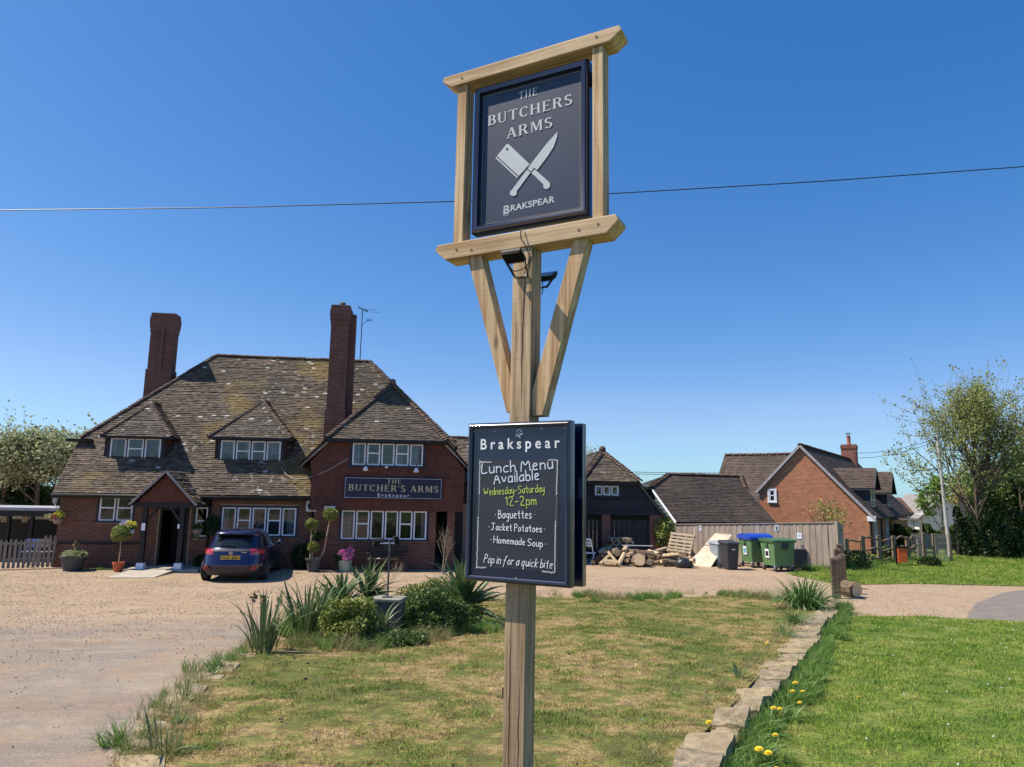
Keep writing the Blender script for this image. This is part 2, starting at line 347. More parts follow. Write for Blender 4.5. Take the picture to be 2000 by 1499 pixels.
def sheet(name, poly, m, zf, step=.5, off=0., kind='structure', bumps=0., **kw):
    bm = bmesh.new(); vs = [bm.verts.new((p[0], p[1], 0)) for p in poly]; bm.faces.new(vs)
    xs = [p[0] for p in poly]; ys = [p[1] for p in poly]
    x = min(xs)+step
    while x < max(xs):
        bmesh.ops.bisect_plane(bm, geom=bm.verts[:]+bm.edges[:]+bm.faces[:], plane_co=(x, 0, 0), plane_no=(1, 0, 0)); x += step
    y = min(ys)+step
    while y < max(ys):
        bmesh.ops.bisect_plane(bm, geom=bm.verts[:]+bm.edges[:]+bm.faces[:], plane_co=(0, y, 0), plane_no=(0, 1, 0)); y += step
    from mathutils import noise as mn
    for v in bm.verts:
        v.co.z = float(zf(v.co.x, v.co.y))+off+(bumps*(.5+.5*mn.noise((v.co.x*.9, v.co.y*.9, 0))) if bumps else 0)
    bmesh.ops.recalc_face_normals(bm, faces=bm.faces[:])
    me = bpy.data.meshes.new(name); bm.to_mesh(me); bm.free()
    if me.polygons and me.polygons[0].normal.z < 0: me.flip_normals()
    me.materials.append(m); o = bpy.data.objects.new(name, me); link(o); tag(o, kind=kind, **kw); return o
# ================================================================== GROUND
def ground_z(x, y): return np.maximum(-.05, 1.15-.0605*y-.32)
def zc(x, y):
    k = np.clip((x-6.2)/2.2, 0, 1); k = k*k*(3-2*k); return np.maximum(0, hz(x, y)-.15*k)
def g2(px, py, f=hz): p = G(px, py, f); return (float(p[0]), float(p[1]))
M_field = mat('field_soil', (.10, .13, .04), .95, .3, .6, bump=.5, bd=.05, world=True)
gp = [(-900, -30), (900, -30), (900, 19.83), (900, 1500), (-900, 1500), (-900, 19.83)]
bm_ = MB(); bm_.add([(-900, -30, float(ground_z(0, -30))), (900, -30, float(ground_z(0, -30))), (900, 14.55, -.05), (-900, 14.55, -.05), (900, 1500, -.05), (-900, 1500, -.05)], [(0, 1, 2, 3), (3, 2, 4, 5)])
tag(bm_.build('ground', M_field), kind='structure')
# gravel and tarmac forecourt: one surface, tan gravel further back, grey tarmac in front
def mat_forecourt():
    m, nt, b = new_mat('forecourt'); t = NT(nt); p = t.pos(False)
    sx = t.n('SeparateXYZ'); t.l(p, sx.inputs[0])
    wob = t.math('MULTIPLY', t.noise(p, .35, 6, .7, .6), 9.0)
    f = t.math('ADD', sx.outputs['Y'], wob)
    # tarmac near the viewer on the left; gravel to the right of x = 2 everywhere
    f = t.math('ADD', f, t.math('MULTIPLY', t.math('MAXIMUM', t.math('ADD', sx.outputs['X'], -1.0), 0.0), 3.0))
    k = t.ramp(t.math('MULTIPLY', f, 1/40), [(.43, 0.), (.485, 1.)])
    g1 = t.noise(p, 45, 4, .7); g2_ = t.noise(p, 1.3, 5, .65, .3)
    grav = t.mix(t.ramp(g1, [(.3, 0.), (.7, 1.)]), (.25, .17, .105), (.56, .41, .275))
    grav = t.mix(t.ramp(g2_, [(.42, 0.), (.66, .55)]), grav, (.33, .255, .185))
    tar = t.mix(t.ramp(g1, [(.3, 0.), (.7, 1.)]), (.16, .135, .115), (.39, .335, .285))
    tar = t.mix(t.ramp(t.noise(p, .7, 5, .65), [(.45, 0.), (.6, .6)]), tar, (.38, .265, .175))
    c = t.mix(k, tar, grav)
    ty = t.pos(False, (.6, 1.1, 1), (0, 0, .35)); c = t.mix(t.ramp(t.noise(ty, 1.0, 5, .7), [(.5, 0.), (.72, .45)]), c, (.47, .40, .31))
    # dark joint and patches
    c = t.mix(t.ramp(t.noise(t.pos(False, (1, 1, 1), (0, 0, .2)), .45, 7, .75, .8), [(.6, 0.), (.64, .5), (.7, .2)]), c, (.22, .17, .13))
    sp = t.n('TexVoronoi'); sp.inputs['Scale'].default_value = 38; t.l(p, sp.inputs['Vector'])
    c = t.mix(t.ramp(sp.outputs['Distance'], [(.10, .3), (.2, 0.)]), c, (.55, .48, .40))
    sp2 = t.n('TexVoronoi'); sp2.inputs['Scale'].default_value = 34; t.l(p, sp2.inputs['Vector']); c = t.mix(t.math('MULTIPLY', k, t.ramp(sp2.outputs['Distance'], [(.1, .55), (.22, 0.)])), c, (.15, .11, .08))
    rut = t.noise(t.pos(False, (.35, .9, 1), (0, 0, .5)), .8, 7, .8, 1.2); c = t.mix(t.ramp(rut, [(.50, 0.), (.60, .35), (.7, .1)]), c, (.24, .18, .13))
    c = t.mix(t.ramp(t.noise(p, 3.5, 6, .75, .3), [(.50, 0.), (.66, .45)]), c, (.46, .37, .27))
    c = t.mix(t.ramp(t.noise(p, 1.9, 6, .8, 1.0), [(.60, 0.), (.63, .6), (.66, 0.)]), c, (.15, .12, .09))
    t.l(c, b.inputs['Base Color']); b.inputs['Roughness'].default_value = .95; b.inputs['Specular IOR Level'].default_value = .12
    h = t.math('ADD', t.math('MULTIPLY', g1, .5), t.noise(p, 110, 3)); t.bump(h, .9, .018, b); return m
M_fore = mat_forecourt()
KX = 19.008
# lawn between the two kerbs
KERB = [g2(225, 1499), g2(285, 1420), g2(345, 1360), g2(420, 1305), g2(480, 1268), g2(545, 1238), g2(620, 1210), g2(720, 1190)]
FAR = [g2(860, 1176), g2(1000, 1170), g2(1120, 1168), g2(1250, 1171), g2(1400, 1166), g2(1530, 1170)]
WALL_L = [g2(1590, 1186), g2(1545, 1235), g2(1500, 1290), g2(1440, 1345), g2(1400, 1385), g2(1330, 1450), g2(1295, 1499)]
WALL_R = [g2(1640, 1186), g2(1600, 1235), g2(1562, 1290), g2(1515, 1345), g2(1466, 1385), g2(1425, 1450), g2(1380, 1499)]
CAR = [(-60, 1), (.9, 1), (.9, 3.8)]+WALL_L[::-1]+[WALL_R[0], (7.75, 15.25), (60, 15.25), (60, 60), (-60, 60)]
sheet('car_park', CAR, M_fore, zc, 1.0)
def ext(a, b, k): return (b[0]+(b[0]-a[0])*k, b[1]+(b[1]-a[1])*k)
LAWN = [(-1.0, 1.5), ext(KERB[1], KERB[0], 2.0)]+KERB+FAR+WALL_L+[ext(WALL_L[-2], WALL_L[-1], 4.0), (1.0, 1.5)]
LAWN = [(-1.35, 1.6)]+KERB+FAR+[(p[0]+.14, p[1]) for p in WALL_L]+[(1.15, 1.6)]
sheet('lawn', LAWN, mat_soil('lawn_dry_soil', 'dry'), hz, .35, .012, bumps=.03)
RL = [(1.35, 1.6)]+WALL_R[:0:-1]+[(WALL_R[0][0]+.02, WALL_R[0][1]-.9), g2(1668, 1206, hr), g2(1800, 1206, hr), g2(2010, 1216, hr), (30, 14.6), (30, 1.6)]
sheet('lawn', RL, mat_soil('lawn_green_soil', 'green'), hr, .4, .012, bumps=.03)
VERGE = [g2(1640, 1143), g2(1800, 1141), g2(2000, 1146), (40, 19.5), (40, 55), (8.8, 55), g2(1600, 1113), g2(1545, 1124)]
sheet('lawn', VERGE, mat_soil('lawn_green_soil2', 'green'), lambda x, y: 0.0, 1.0, .02)
M_tar = mat('tarmac_patch', (.185, .163, .14), .95, .2, 3, bump=.6, bd=.01, world=True)
sheet('road', [g2(1880, 1222, hr), g2(1905, 1180), g2(1960, 1158), g2(2010, 1152), (40, 19.0), (40, 13.2), g2(2010, 1222, hr)], M_tar, zc, 1.0, .012)
# ================================================================== BLUE-BLACK WOOD, BRICK, TILE MATERIALS
M_navy = mat('navy_timber', (.012, .014, .035), .5, .3, 3, spec=.5)
M_black = mat('black_stain', (.012, .011, .012), .6, .3, 3)
M_white = mat('white_paint', (.80, .83, .90), .45, .08, 4, bump=.03)
M_mortar = mat('mortar', (.30, .225, .165), .95, .25, 3, bump=.4)
M_mort_d = mat('mortar_grey', (.27, .19, .15), .95, .25, 3, bump=.4)
M_brick = mat_brick('brick_pub', (.11, .042, .029), (.22, .090, .058), .6)
M_brickch = mat_brick('brick_chimney', (.115, .044, .036), (.21, .088, .068), .5)
M_hung = mat_brick('tile_hung', (.10, .036, .026), (.16, .058, .040), .5)
M_hungp = mat_brick('tile_porch', (.115, .034, .024), (.16, .048, .032), .35)
M_brown = mat_tile('tile_brown', (.06, .043, .031), (.205, .15, .108), mossy=.6, white=.6)
M_tileW = mat_tile('tile_wing', (.055, .042, .035), (.18, .14, .115), mossy=.1, white=.7)
M_tileL = mat_tile('tile_lichen', (.06, .048, .037), (.20, .16, .125), mossy=.2, white=1.2)
M_tileP = mat_tile('tile_porch_moss', (.08, .065, .05), (.18, .14, .10), moss=(.36, .26, .04), mossy=1.2, white=.2)
M_bonnet = mat('bonnet_clay', (.115, .08, .062), .85, .4, 5, objr=.35, bump=.3)
M_ridge = mat('ridge_clay', (.13, .082, .062), .85, .35, 5, objr=.3, bump=.3)
M_deck = mat('roof_underlay', (.03, .027, .024), .95)
M_glass = mat_glass('window_glass')
def mat_pane():
    m, nt, b = new_mat('clear_pane'); t = NT(nt); gl = t.n('BsdfGlossy'); gl.inputs['Roughness'].default_value = .03; gl.inputs['Color'].default_value = (.95, .97, 1, 1)
    tr = t.n('BsdfTransparent'); tr.inputs[0].default_value = (.62, .65, .67, 1); fr = t.n('Fresnel'); fr.inputs[0].default_value = 1.6
    mx = t.n('MixShader'); t.l(t.math('ADD', fr.outputs[0], .03), mx.inputs[0]); t.l(tr.outputs[0], mx.inputs[1]); t.l(gl.outputs[0], mx.inputs[2]); t.l(mx.outputs[0], nt.nodes['Material Output'].inputs[0]); return m
M_pane = mat_pane()
M_lead = mat('leading', (.03, .03, .035), .5)
M_curtain = mat('curtain', (.55, .56, .58), .9, .15, 8, bump=.3)
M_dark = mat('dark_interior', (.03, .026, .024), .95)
# ------------------------------------------------------------------ generic builders
def tiles(name, pts, e, s, n, m, parent, expo=.1, width=.17, th=.014, lift=.02, jit=1.0, seed=1):
    """real courses of small lapped tiles over the planar polygon pts; e = along the eave, s = up the slope, n = normal"""
    r = np.random.default_rng(seed); e, s, n = (np.array(v, float)/np.linalg.norm(v) for v in (e, s, n)); o = np.array(pts[0], float)
    P2 = [((np.array(p, float)-o)@e, (np.array(p, float)-o)@s) for p in pts]
    t0 = min(p[1] for p in P2); t1 = max(p[1] for p in P2); out = []; k = 0; t = t0
    while t < t1-.01:
        tm = min(t+expo*.5, t1-.005); xs = []
        for i in range(len(P2)):
            (xa, ya), (xb, yb) = P2[i], P2[(i+1) % len(P2)]
            if (ya > tm) != (yb > tm): xs.append(xa+(xb-xa)*(tm-ya)/(yb-ya))
        xs.sort()
        for a, b in zip(xs[::2], xs[1::2]):
            x = a-r.random()*width; sag = r.normal(0, .004)*jit
            while x < b:
                xa, xb = max(x, a)+.0015, min(x+width, b)-.0015
                if xb-xa > .02:
                    dz = lift+r.normal(0, .005)*jit+sag; dt = r.normal(0, .004)*jit; tl = r.normal(0, .003)*jit
                    lo = t-.006+dt; up = t+expo+.03
                    q = []
                    for zz in (0, 1):
                        for (xx, tt, hh) in ((xa, lo, dz), (xb, lo, dz+tl), (xb, up, .004), (xa, up, .004)):
                            q.append(o+e*xx+s*tt+n*(hh+(th*zz if tt == lo else .003*zz)))
                    out.append(q)
                x += width
        t += expo; k += 1
    return boxes(name, out, m, parent, faces=(1, 2), kind='stuff')
def deck(name, pts, n, m, parent, th=.08):
    mb = MB(); nn = Vector(n).normalized(); mb.prism([Vector(p)-nn*th for p in pts], nn*th); return mb.build(name, m, parent)
def brick_boxes(o, e, u, n, x0, x1, z0, z1, holes=(), bl=.215, bh=.0655, j=.011, prd=.003, seed=1, clip=None, header=False):
    """bricks laid on a vertical plane; o origin, e along, u up, n outwards"""
    r = np.random.default_rng(seed); o, e, u, n = (np.array(v, float) for v in (o, e, u, n)); out = []; z = z0; k = 0
    while z < z1-.02:
        x = x0-(bl+j)*(.5*(k % 2)); zt = min(z+bh, z1)
        while x < x1:
            a, b = max(x, x0), min(x+bl, x1); x += bl+j
            if b-a < .02: continue
            segs = [(a, b)]
            for (hx0, hx1, hz0, hz1) in holes:
                if zt > hz0 and z < hz1:
                    ns = []
                    for (p, q) in segs:
                        if q <= hx0 or p >= hx1: ns.append((p, q)); continue
                        if p < hx0-.015: ns.append((p, hx0))
                        if q > hx1+.015: ns.append((hx1, q))
                    segs = ns
            for p, q in segs:
                if clip is not None:
                    ca, cb = clip((z+zt)/2)
                    p = max(p, ca); q = min(q, cb)
                    if q-p < .02: continue
                d = prd+r.normal(0, .0003)
                vs = []
                for hh in (-.003, d):
                    for (xx, zz) in ((p, z), (q, z), (q, zt), (p, zt)): vs.append(o+e*xx+u*zz+n*hh)
                out.append([vs[0], vs[1], vs[2], vs[3], vs[4], vs[5], vs[6], vs[7]])
        z += bh+j; k += 1
    return out
def wall_panel(mb, x0, x1, z0, z1, y0, y1, holes=(), f=None):
    xs = sorted({x0, x1, *[h[0] for h in holes], *[h[1] for h in holes]}); zs = sorted({z0, z1, *[h[2] for h in holes], *[h[3] for h in holes]})
    for i in range(len(xs)-1):
        for j in range(len(zs)-1):
            cx, cz = (xs[i]+xs[i+1])/2, (zs[j]+zs[j+1])/2
            if any(h[0] < cx < h[1] and h[2] < cz < h[3] for h in holes): continue
            mb.box(xs[i], xs[i+1], y0, y1, zs[j], zs[j+1])
def window(parent, u0, u1, z0, z1, y, lights, trans=(), label=None, lead=True, curtains=(), fr=.05, frame_m=None, rel=.46, up=True, depth=.09, white=None):
    """part window (dark surround) > casement, pane, glazing bars"""
    fm = frame_m or M_navy; wm = white or M_white
    mb = MB(); o = .07
    mb.box(u0-o, u1+o, y-.03, y+depth, z1, z1+o); mb.box(u0-o-.02, u1+o+.02, y-.07, y+depth, z0-o, z0)
    mb.box(u0-o, u0, y-.03, y+depth, z0, z1); mb.box(u1, u1+o, y-.03, y+depth, z0, z1)
    W = (u1-u0)/lights
    for i in range(1, lights): mb.box(u0+W*i-.022, u0+W*i+.022, y-.025, y+depth-.01, z0, z1)
    wdw = mb.build('window', fm, parent)
    if label: wdw['label'] = label
    for i in range(lights):
        a = u0+W*i+.024; b = u0+W*(i+1)-.024; c = MB(); f = fr; yy = y-.012
        c.box(a, b, yy, yy+.05, z1-f, z1-.004); c.box(a, b, yy, yy+.05, z0+.004, z0+f)
        c.box(a, a+f, yy+.001, yy+.049, z0+f, z1-f); c.box(b-f, b, yy+.001, yy+.049, z0+f, z1-f)
        zt = None
        if i in trans:
            zt = z0+(z1-z0)*(1-rel)+.0
            c.box(a+f, b-f, yy+.002, yy+.048, zt-f*.45, zt+f*.45)
        c.build('casement', wm, wdw)
        pm = MB(); pm.add([(a+f*.6, yy+.026, z0+f*.6), (b-f*.6, yy+.026, z0+f*.6), (b-f*.6, yy+.026, z1-f*.6), (a+f*.6, yy+.026, z1-f*.6)], [(0, 1, 2, 3)])
        # each pane a hair out of true, as old glass is
        for k in range(4):
            v = pm.v[k]; pm.v[k] = (v[0], v[1]+random.uniform(-.006, .006), v[2])
        pm.build('pane', M_pane, wdw)
        if lead:
            l = MB(); nx = max(2, int(round((b-a-2*f)/.11))); nz = max(2, int(round((z1-z0-2*f)/.16)))
            for q in range(1, nx): x = a+f+(b-a-2*f)*q/nx; l.box(x-.004, x+.004, yy+.016, yy+.02, z0+f, z1-f)
            for q in range(1, nz): z = z0+f+(z1-z0-2*f)*q/nz; l.box(a+f, b-f, yy+.0155, yy+.0195, z-.004, z+.004)
            lo = l.build('glazing_bars', M_lead, wdw); lo['kind'] = 'stuff'
    for (ca, cb) in curtains:
        cm = MB(); n = max(3, int((cb-ca)/.04)); vs = []
        for q in range(n+1): x = ca+(cb-ca)*q/n; dy = .02 if q % 2 else 0; vs += [(x, y+.14+dy, z0-.02), (x, y+.14+dy, z1+.02)]
        cm.add(vs, [(2*q, 2*q+2, 2*q+3, 2*q+1) for q in range(n)]); cm.build('curtain', M_curtain, wdw)
    return wdw
def bonnet_mesh(name, m, r=.105, L=.2, lip=.035):
    mb = MB(); n = 6; vs = []
    for j, (y, rr, dz) in enumerate(((0, r*(1+lip*3.4), lip), (-L, r*(1-lip*4), 0.0))):
        for i in range(n+1):
            a = math.radians(-78+156*i/n); vs.append((rr*math.sin(a), y, rr*math.cos(a)*.8+dz-.03))
    for i in range(n+1):
        a = math.radians(-78+156*i/n); vs.append((r*.98*math.sin(a), .0, r*.98*math.cos(a)*.8+.02-.03))
    fs = [(i, i+1, n+1+i+1, n+1+i) for i in range(n)]+[(i, 2*(n+1)+i, 2*(n+1)+i+1, i+1) for i in range(n)]
    mb.add(vs, fs); me = bpy.data.meshes.new(name); me.from_pydata(mb.v, [], mb.f); me.materials.append(m); return me
def line_tiles(name, me, a, b, step, parent, up=(0, 0, 1), jit=.01, scale=1.0):
    """copies of one tile laid from b down to a (y axis of the tile points down the hip)"""
    a = Vector(a); b = Vector(b); d = (a-b); L = d.length; d.normalize(); n = max(1, int(L/step)); u = Vector(up)
    z = (u-d*u.dot(d)).normalized(); x = d.cross(z)
    for i in range(n):
        p = b+d*(L*(i+.9)/n)+z*random.uniform(-jit, jit); o = bpy.data.objects.new(name, me); link(o, parent)
        Mx = Matrix((x, d, z)).transposed().to_4x4(); Mx = Mx @ Matrix.Rotation(random.uniform(-.05, .05), 4, 'Y'); Mx.translation = p
        o.matrix_local = Mx @ Matrix.Scale(scale, 4)
BON = bonnet_mesh('bonnet_tile', M_bonnet); RID = bonnet_mesh('ridge_tile', M_ridge, .11, .32, .007)
def hipped(parent, name, corners, m, e, apexs=None): pass
# ================================================================== THE PUB
PB = Fr(G(103, 1109, lambda x, y: 0.0), 7)
pub = thing('pub', 'old brick pub with mossy tiled roof, two tall chimneys and a tile hung gable', 'pub', (PB.o[0], PB.o[1], 0), PB.a)
K = 1.216
def ry(z): return -.35+(z-2.6)/K          # where the main front slope reaches height z
EZ = 2.6; RZ = 8.6; RY = ry(RZ); RL_, RR_ = 3.6, 10.2; HL = 4.65; W = 14.0
# -- walls
H1 = (1.31, 2.48, 1.63, 2.48); H2 = (5.53, 8.2, 1.16, 2.165); HD = (3.42, 4.42, 0.0, 2.1); HS = (4.62, 5.08, 1.1, 2.15)
wl = MB(); holes = [H1, H2, HD, HS]
wall_panel(wl, 0, 8.75, 0, 2.75, 0, .1, holes)
wl.box(0, .1, .1, 9.3, 0, 2.9); wl.box(13.9, 14, .1, 9.3, 0, 2.9); wl.box(.1, 13.9, 9.2, 9.3, 0, 2.9)
wl.prism([(0, .2, 2.75), (0, ry(HL)+.05, HL), (0, 9.3-ry(HL), HL), (0, 9.1, 2.75)], (.1, 0, 0))
wall = wl.build('wall', M_mortar, pub)
bb = brick_boxes((0, 0, 0), (1, 0, 0), (0, 0, 1), (0, -1, 0), 0, 8.75, .0, 2.62, [(h[0]-.07, h[1]+.07, h[2]-.07, h[3]+.07) for h in holes], seed=2)
bb += brick_boxes((0, 9.3, 0), (0, -1, 0), (0, 0, 1), (-1, 0, 0), 0, 9.3, 0, 2.9, seed=3)
boxes('bricks', bb, M_brick, wall, faces=(1, 2, 3, 4, 5), kind='stuff')
# projecting wing: brick ground floor (y -.3), tile hung storey above (y -.4)
H3 = (9.83, 12.98, 1.08, 2.12); H4 = (10.12, 12.76, 3.78, 4.6)
w2 = MB(); wall_panel(w2, 8.85, 13.3, 0, 2.3, -.3, -.2, [H3]); w2.box(8.85, 8.95, -.2, 0, 0, 2.3); w2.box(13.2, 13.3, -.2, 1.6, 0, 2.3); w2.box(13.3, 14.6, 1.5, 1.6, 0, 2.4); w2.box(13.72, 14.0, -.3, 0, 0, 2.3)
wall2 = w2.build('wall', M_mort_d, pub)
bb = brick_boxes((0, -.3, 0), (1, 0, 0), (0, 0, 1), (0, -1, 0), 8.85, 13.3, 0, 2.2, [(H3[0]-.07, H3[1]+.07, H3[2]-.07, H3[3]+.07)], seed=4)
bb += brick_boxes((0, -.3, 0), (1, 0, 0), (0, 0, 1), (0, -1, 0), 13.72, 14.0, 0, 2.2, seed=5)+brick_boxes((13.3, -.3, 0), (0, 1, 0), (0, 0, 1), (1, 0, 0), 0, 1.8, 0, 2.2, seed=6)+brick_boxes((8.85, 0, 0), (0, -1, 0), (0, 0, 1), (-1, 0, 0), 0, .3, 0, 2.2, seed=7)
boxes('bricks', bb, M_brick, wall2, faces=(1, 2, 3, 4, 5), kind='stuff')
# dark recess at the right end
rc = MB(); rc.box(13.3, 14.4, 1.35, 1.5, 0, 2.2); rc.build('door', M_black, pub)
GY = -.42; GAB = [(8.72, 2.18), (14.3, 2.12), (14.32, 3.62), (13.35, 4.78), (9.4, 4.74), (8.64, 3.84), (8.74, 3.4)]
gw = MB()
for poly in ([(8.74, 2.2), (14.25, 2.14), (14.25, 3.6), (13.8, 3.78), (8.7, 3.78)], ):
    gw.prism([(x, GY+.12, z) for x, z in poly], (0, -.1, 0))
gw.prism([(x, GY+.12, z) for x, z in [(8.7, 3.78), (10.05, 3.78), (10.05, 4.7), (9.4, 4.7)]], (0, -.1, 0)); gw.prism([(x, GY+.12, z) for x, z in [(12.83, 3.78), (14.1, 3.78), (13.35, 4.7), (12.83, 4.7)]], (0, -.1, 0))
gw.box(10.05, 12.83, GY+.02, GY+.12, 4.67, 4.75); gw.box(8.7, 14.2, GY+.02, 0, 2.12, 2.19)
gw.box(8.72, 8.8, GY+.12, .6, 2.2, 3.5)
wall3 = gw.build('gable_wall', M_hung, pub)
EX = [(GAB[0][0], GAB[0][1]), (GAB[1][0], GAB[1][1]), GAB[2], (14.1, 3.86), (12.83, 3.86), (12.83, 3.7), (10.05, 3.7), (10.05, 3.86), (8.66, 3.86), GAB[6]]
tiles('hung_tiles', [(x, GY+.02, z) for x, z in [(8.72, 2.18), (14.3, 2.14), (14.32, 3.62), (14.28, 3.7), (8.66, 3.7), (8.74, 3.4)]], (1, 0, 0), (0, 0, 1), (0, -1, 0), M_hung, wall3, expo=.095, width=.165, th=.01, lift=.012, seed=11)
tiles('hung_tiles', [(x, GY+.02, z) for x, z in [(8.66, 3.7), (10.04, 3.7), (10.04, 4.74), (9.42, 4.74), (8.64, 3.85)]], (1, 0, 0), (0, 0, 1), (0, -1, 0), M_hung, wall3, expo=.095, width=.165, th=.01, lift=.012, seed=12)
tiles('hung_tiles', [(x, GY+.02, z) for x, z in [(12.84, 3.7), (14.28, 3.7), (13.37, 4.76), (12.84, 4.76)]], (1, 0, 0), (0, 0, 1), (0, -1, 0), M_hung, wall3, expo=.095, width=.165, th=.01, lift=.012, seed=13)
tiles('hung_tiles', [(8.72, .5, 2.2), (8.72, GY+.02, 2.2), (8.72, GY+.02, 3.5), (8.72, .5, 3.5)], (0, -1, 0), (0, 0, 1), (-1, 0, 0), M_hung, wall3, expo=.095, width=.165, th=.01, lift=.012, seed=14)
# -- main roof
sF = (0, 1/K, 1); nF = (0, -K, 1); mainp = [(-.12, -.35, EZ), (8.75, -.35, EZ), (8.75, ry(3.8), 3.8), (11.4, ry(6.6), 6.6), (12.2, ry(5.6), 5.6), (W+.1, ry(5.0), 5.0), (W+.1, ry(HL), HL), (RR_, RY, RZ), (RL_, RY, RZ), (-.15, ry(HL), HL)]
mainp = [(-.12, -.35, EZ), (W+.1, -.35, EZ), (W+.1, ry(HL), HL), (RR_, RY, RZ), (RL_, RY, RZ), (-.15, ry(HL), HL)]
mainp_t = [(-.12, -.35, EZ), (8.75, -.35, EZ), (8.75, ry(3.6), 3.6), (11.2, ry(6.3), 6.3), (12.0, ry(5.3), 5.3), (W+.1, ry(5.0), 5.0), (W+.1, ry(HL), HL), (RR_, RY, RZ), (RL_, RY, RZ), (-.15, ry(HL), HL)]
rf = MB(); nn = Vector(nF).normalized()
mp = [(-.1, -.3, EZ+.02), (8.72, -.3, EZ+.02), (8.72, ry(3.7), 3.7), (W, ry(3.7), 3.7), (W, ry(HL), HL), (RR_, RY, RZ), (RL_, RY, RZ), (-.1, ry(HL), HL)]
rf.prism([Vector(p)-nn*.1 for p in mp], nn*.1)
def my(p): return (p[0], 2*RY-p[1], p[2])
nb = Vector((0, K, 1)).normalized(); rf.prism([Vector(my(p))-nb*.1 for p in [mp[0], (W, -.3, EZ+.02)]+mp[4:]][::-1], nb*.1)
hl = [(-.15, ry(HL), HL), (-.15, 2*RY-ry(HL), HL), (RL_, RY, RZ)]; hr_ = [(W+.1, ry(HL), HL), (W+.1, 2*RY-ry(HL), HL), (RR_, RY, RZ)]
rf.prism(hl, (0, 0, -.1)); rf.prism(hr_, (0, 0, -.1))
rf.box(-.5, .35, ry(HL)-.35, ry(HL)+.1, HL-.16, HL-.06)      # stub of the side eave poking past the verge
roof = rf.build('roof', M_deck, pub)
tiles('tiles', mainp_t, (1, 0, 0), sF, nF, M_brown, roof, seed=21)
sl_ = Vector((RL_+.15, 0, RZ-HL)); tiles('tiles', [hl[1], hl[0], hl[2]], (0, -1, 0), (RL_+.15, 0, RZ-HL), (-(RZ-HL), 0, RL_+.15), M_brown, roof, seed=22)
dR = W+.1-RR_; tiles('tiles', [hr_[0], hr_[1], hr_[2]], (0, 1, 0), (-dR, 0, RZ-HL), ((RZ-HL), 0, dR), M_brown, roof, seed=23)
line_tiles('bonnet_tile', BON, hl[0], hl[2], .12, roof, (-.5, -.6, 1)); line_tiles('bonnet_tile', BON, hr_[0], hr_[2], .12, roof, (.5, -.6, 1))
line_tiles('ridge_tile', RID, (RL_, RY, RZ+.02), (RR_, RY, RZ+.0), .31, roof)
fb = MB(); fb.box(-.12, 8.7, -.42, -.3, EZ-.16, EZ-.01); fb.box(-.1, 8.7, -.3, 0, EZ-.05, EZ-.02)
fb.build('eaves_board', M_black, pub)
# black gutter under the eave
gt = MB(); gt.tube([(-.1, -.47, EZ-.07), (8.72, -.47, EZ-.09)], .055, 8); gt.tube([(5.15, -.12, EZ-.1), (5.15, -.12, .1)], .04, 8); gt.tube([(8.78, -.12, EZ-.1), (8.78, -.12, .1)], .035, 8); gt.build('gutter', M_black, pub, smooth=True)
# -- wing roof (half-hipped)
AZ = 7.1; AX = 11.43; AY = 1.35; ex0, ex1, ez = 9.18, 13.62, 4.72; ey = -.68
hipF = [(ex0, ey, ez), (ex1, ey, ez), (AX, AY, AZ)]
kl = (AZ-ez)/(AX-ex0); kr = (AZ-ez)/(ex1-AX)
bz = 3.72; blx = AX-(AZ-bz)/kl; brx = AX+(AZ-bz)/kr; backy = ry(AZ)+.6
left = [(blx, GY-.12, bz), (ex0, GY-.12, ez), (ex0, ey, ez), (AX, AY, AZ), (AX, backy, AZ), (blx, ry(bz), bz)]
right = [(brx, GY-.12, bz), (ex1, GY-.12, ez), (ex1, ey, ez), (AX, AY, AZ), (AX, backy, AZ), (brx, 3.4, bz)]
wr = MB()
for pl, nv in ((left, (-kl, 0, 1)), (right[::-1], (kr, 0, 1)), (hipF, (0, -(AZ-ez), AY-ey))):
    nv = Vector(nv).normalized(); wr.prism([Vector(p)-nv*.07 for p in pl], nv*.07)
wing = wr.build('wing_roof', M_deck, pub)
tiles('tiles', hipF, (1, 0, 0), (0, AY-ey, AZ-ez), (0, -(AZ-ez), AY-ey), M_tileW, wing, seed=31)
tiles('tiles', left, (0, 1, 0), (1, 0, kl), (-kl, 0, 1), M_tileL, wing, seed=32)
tiles('tiles', right, (0, 1, 0), (-1, 0, kr), (kr, 0, 1), M_tileW, wing, seed=33)
line_tiles('bonnet_tile', BON, hipF[0], hipF[2], .125, wing, (-.6, -.6, 1), scale=1.15); line_tiles('bonnet_tile', BON, hipF[1], hipF[2], .125, wing, (.6, -.6, 1), scale=1.15)
line_tiles('ridge_tile', RID, (AX, AY+.1, AZ), (AX, backy, AZ), .31, wing)
kb = MB(); kb.ball((AX, AY-.05, AZ+.1), .13, 10, 7); kb.build('hip_knob', M_bonnet, wing, smooth=True)
eb = MB(); eb.box(ex0+.02, ex1-.02, ey-.02, GY+.05, ez-.13, ez-.02); eb.box(ex0+.02, ex1-.02, ey-.1, ey-.02, ez-.1, ez-.0); eb.build('eaves_board', M_black, pub)
for a, b in (((blx+.05, GY-.06, bz-.02), (ex0+.1, GY-.06, ez-.08)), ((brx-.05, GY-.06, bz-.02), (ex1-.1, GY-.06, ez-.08))): vb = MB(); vb.bar(a, b, .1, .07); vb.build('verge', mat('verge_mortar', (.30, .26, .22), .9), pub)
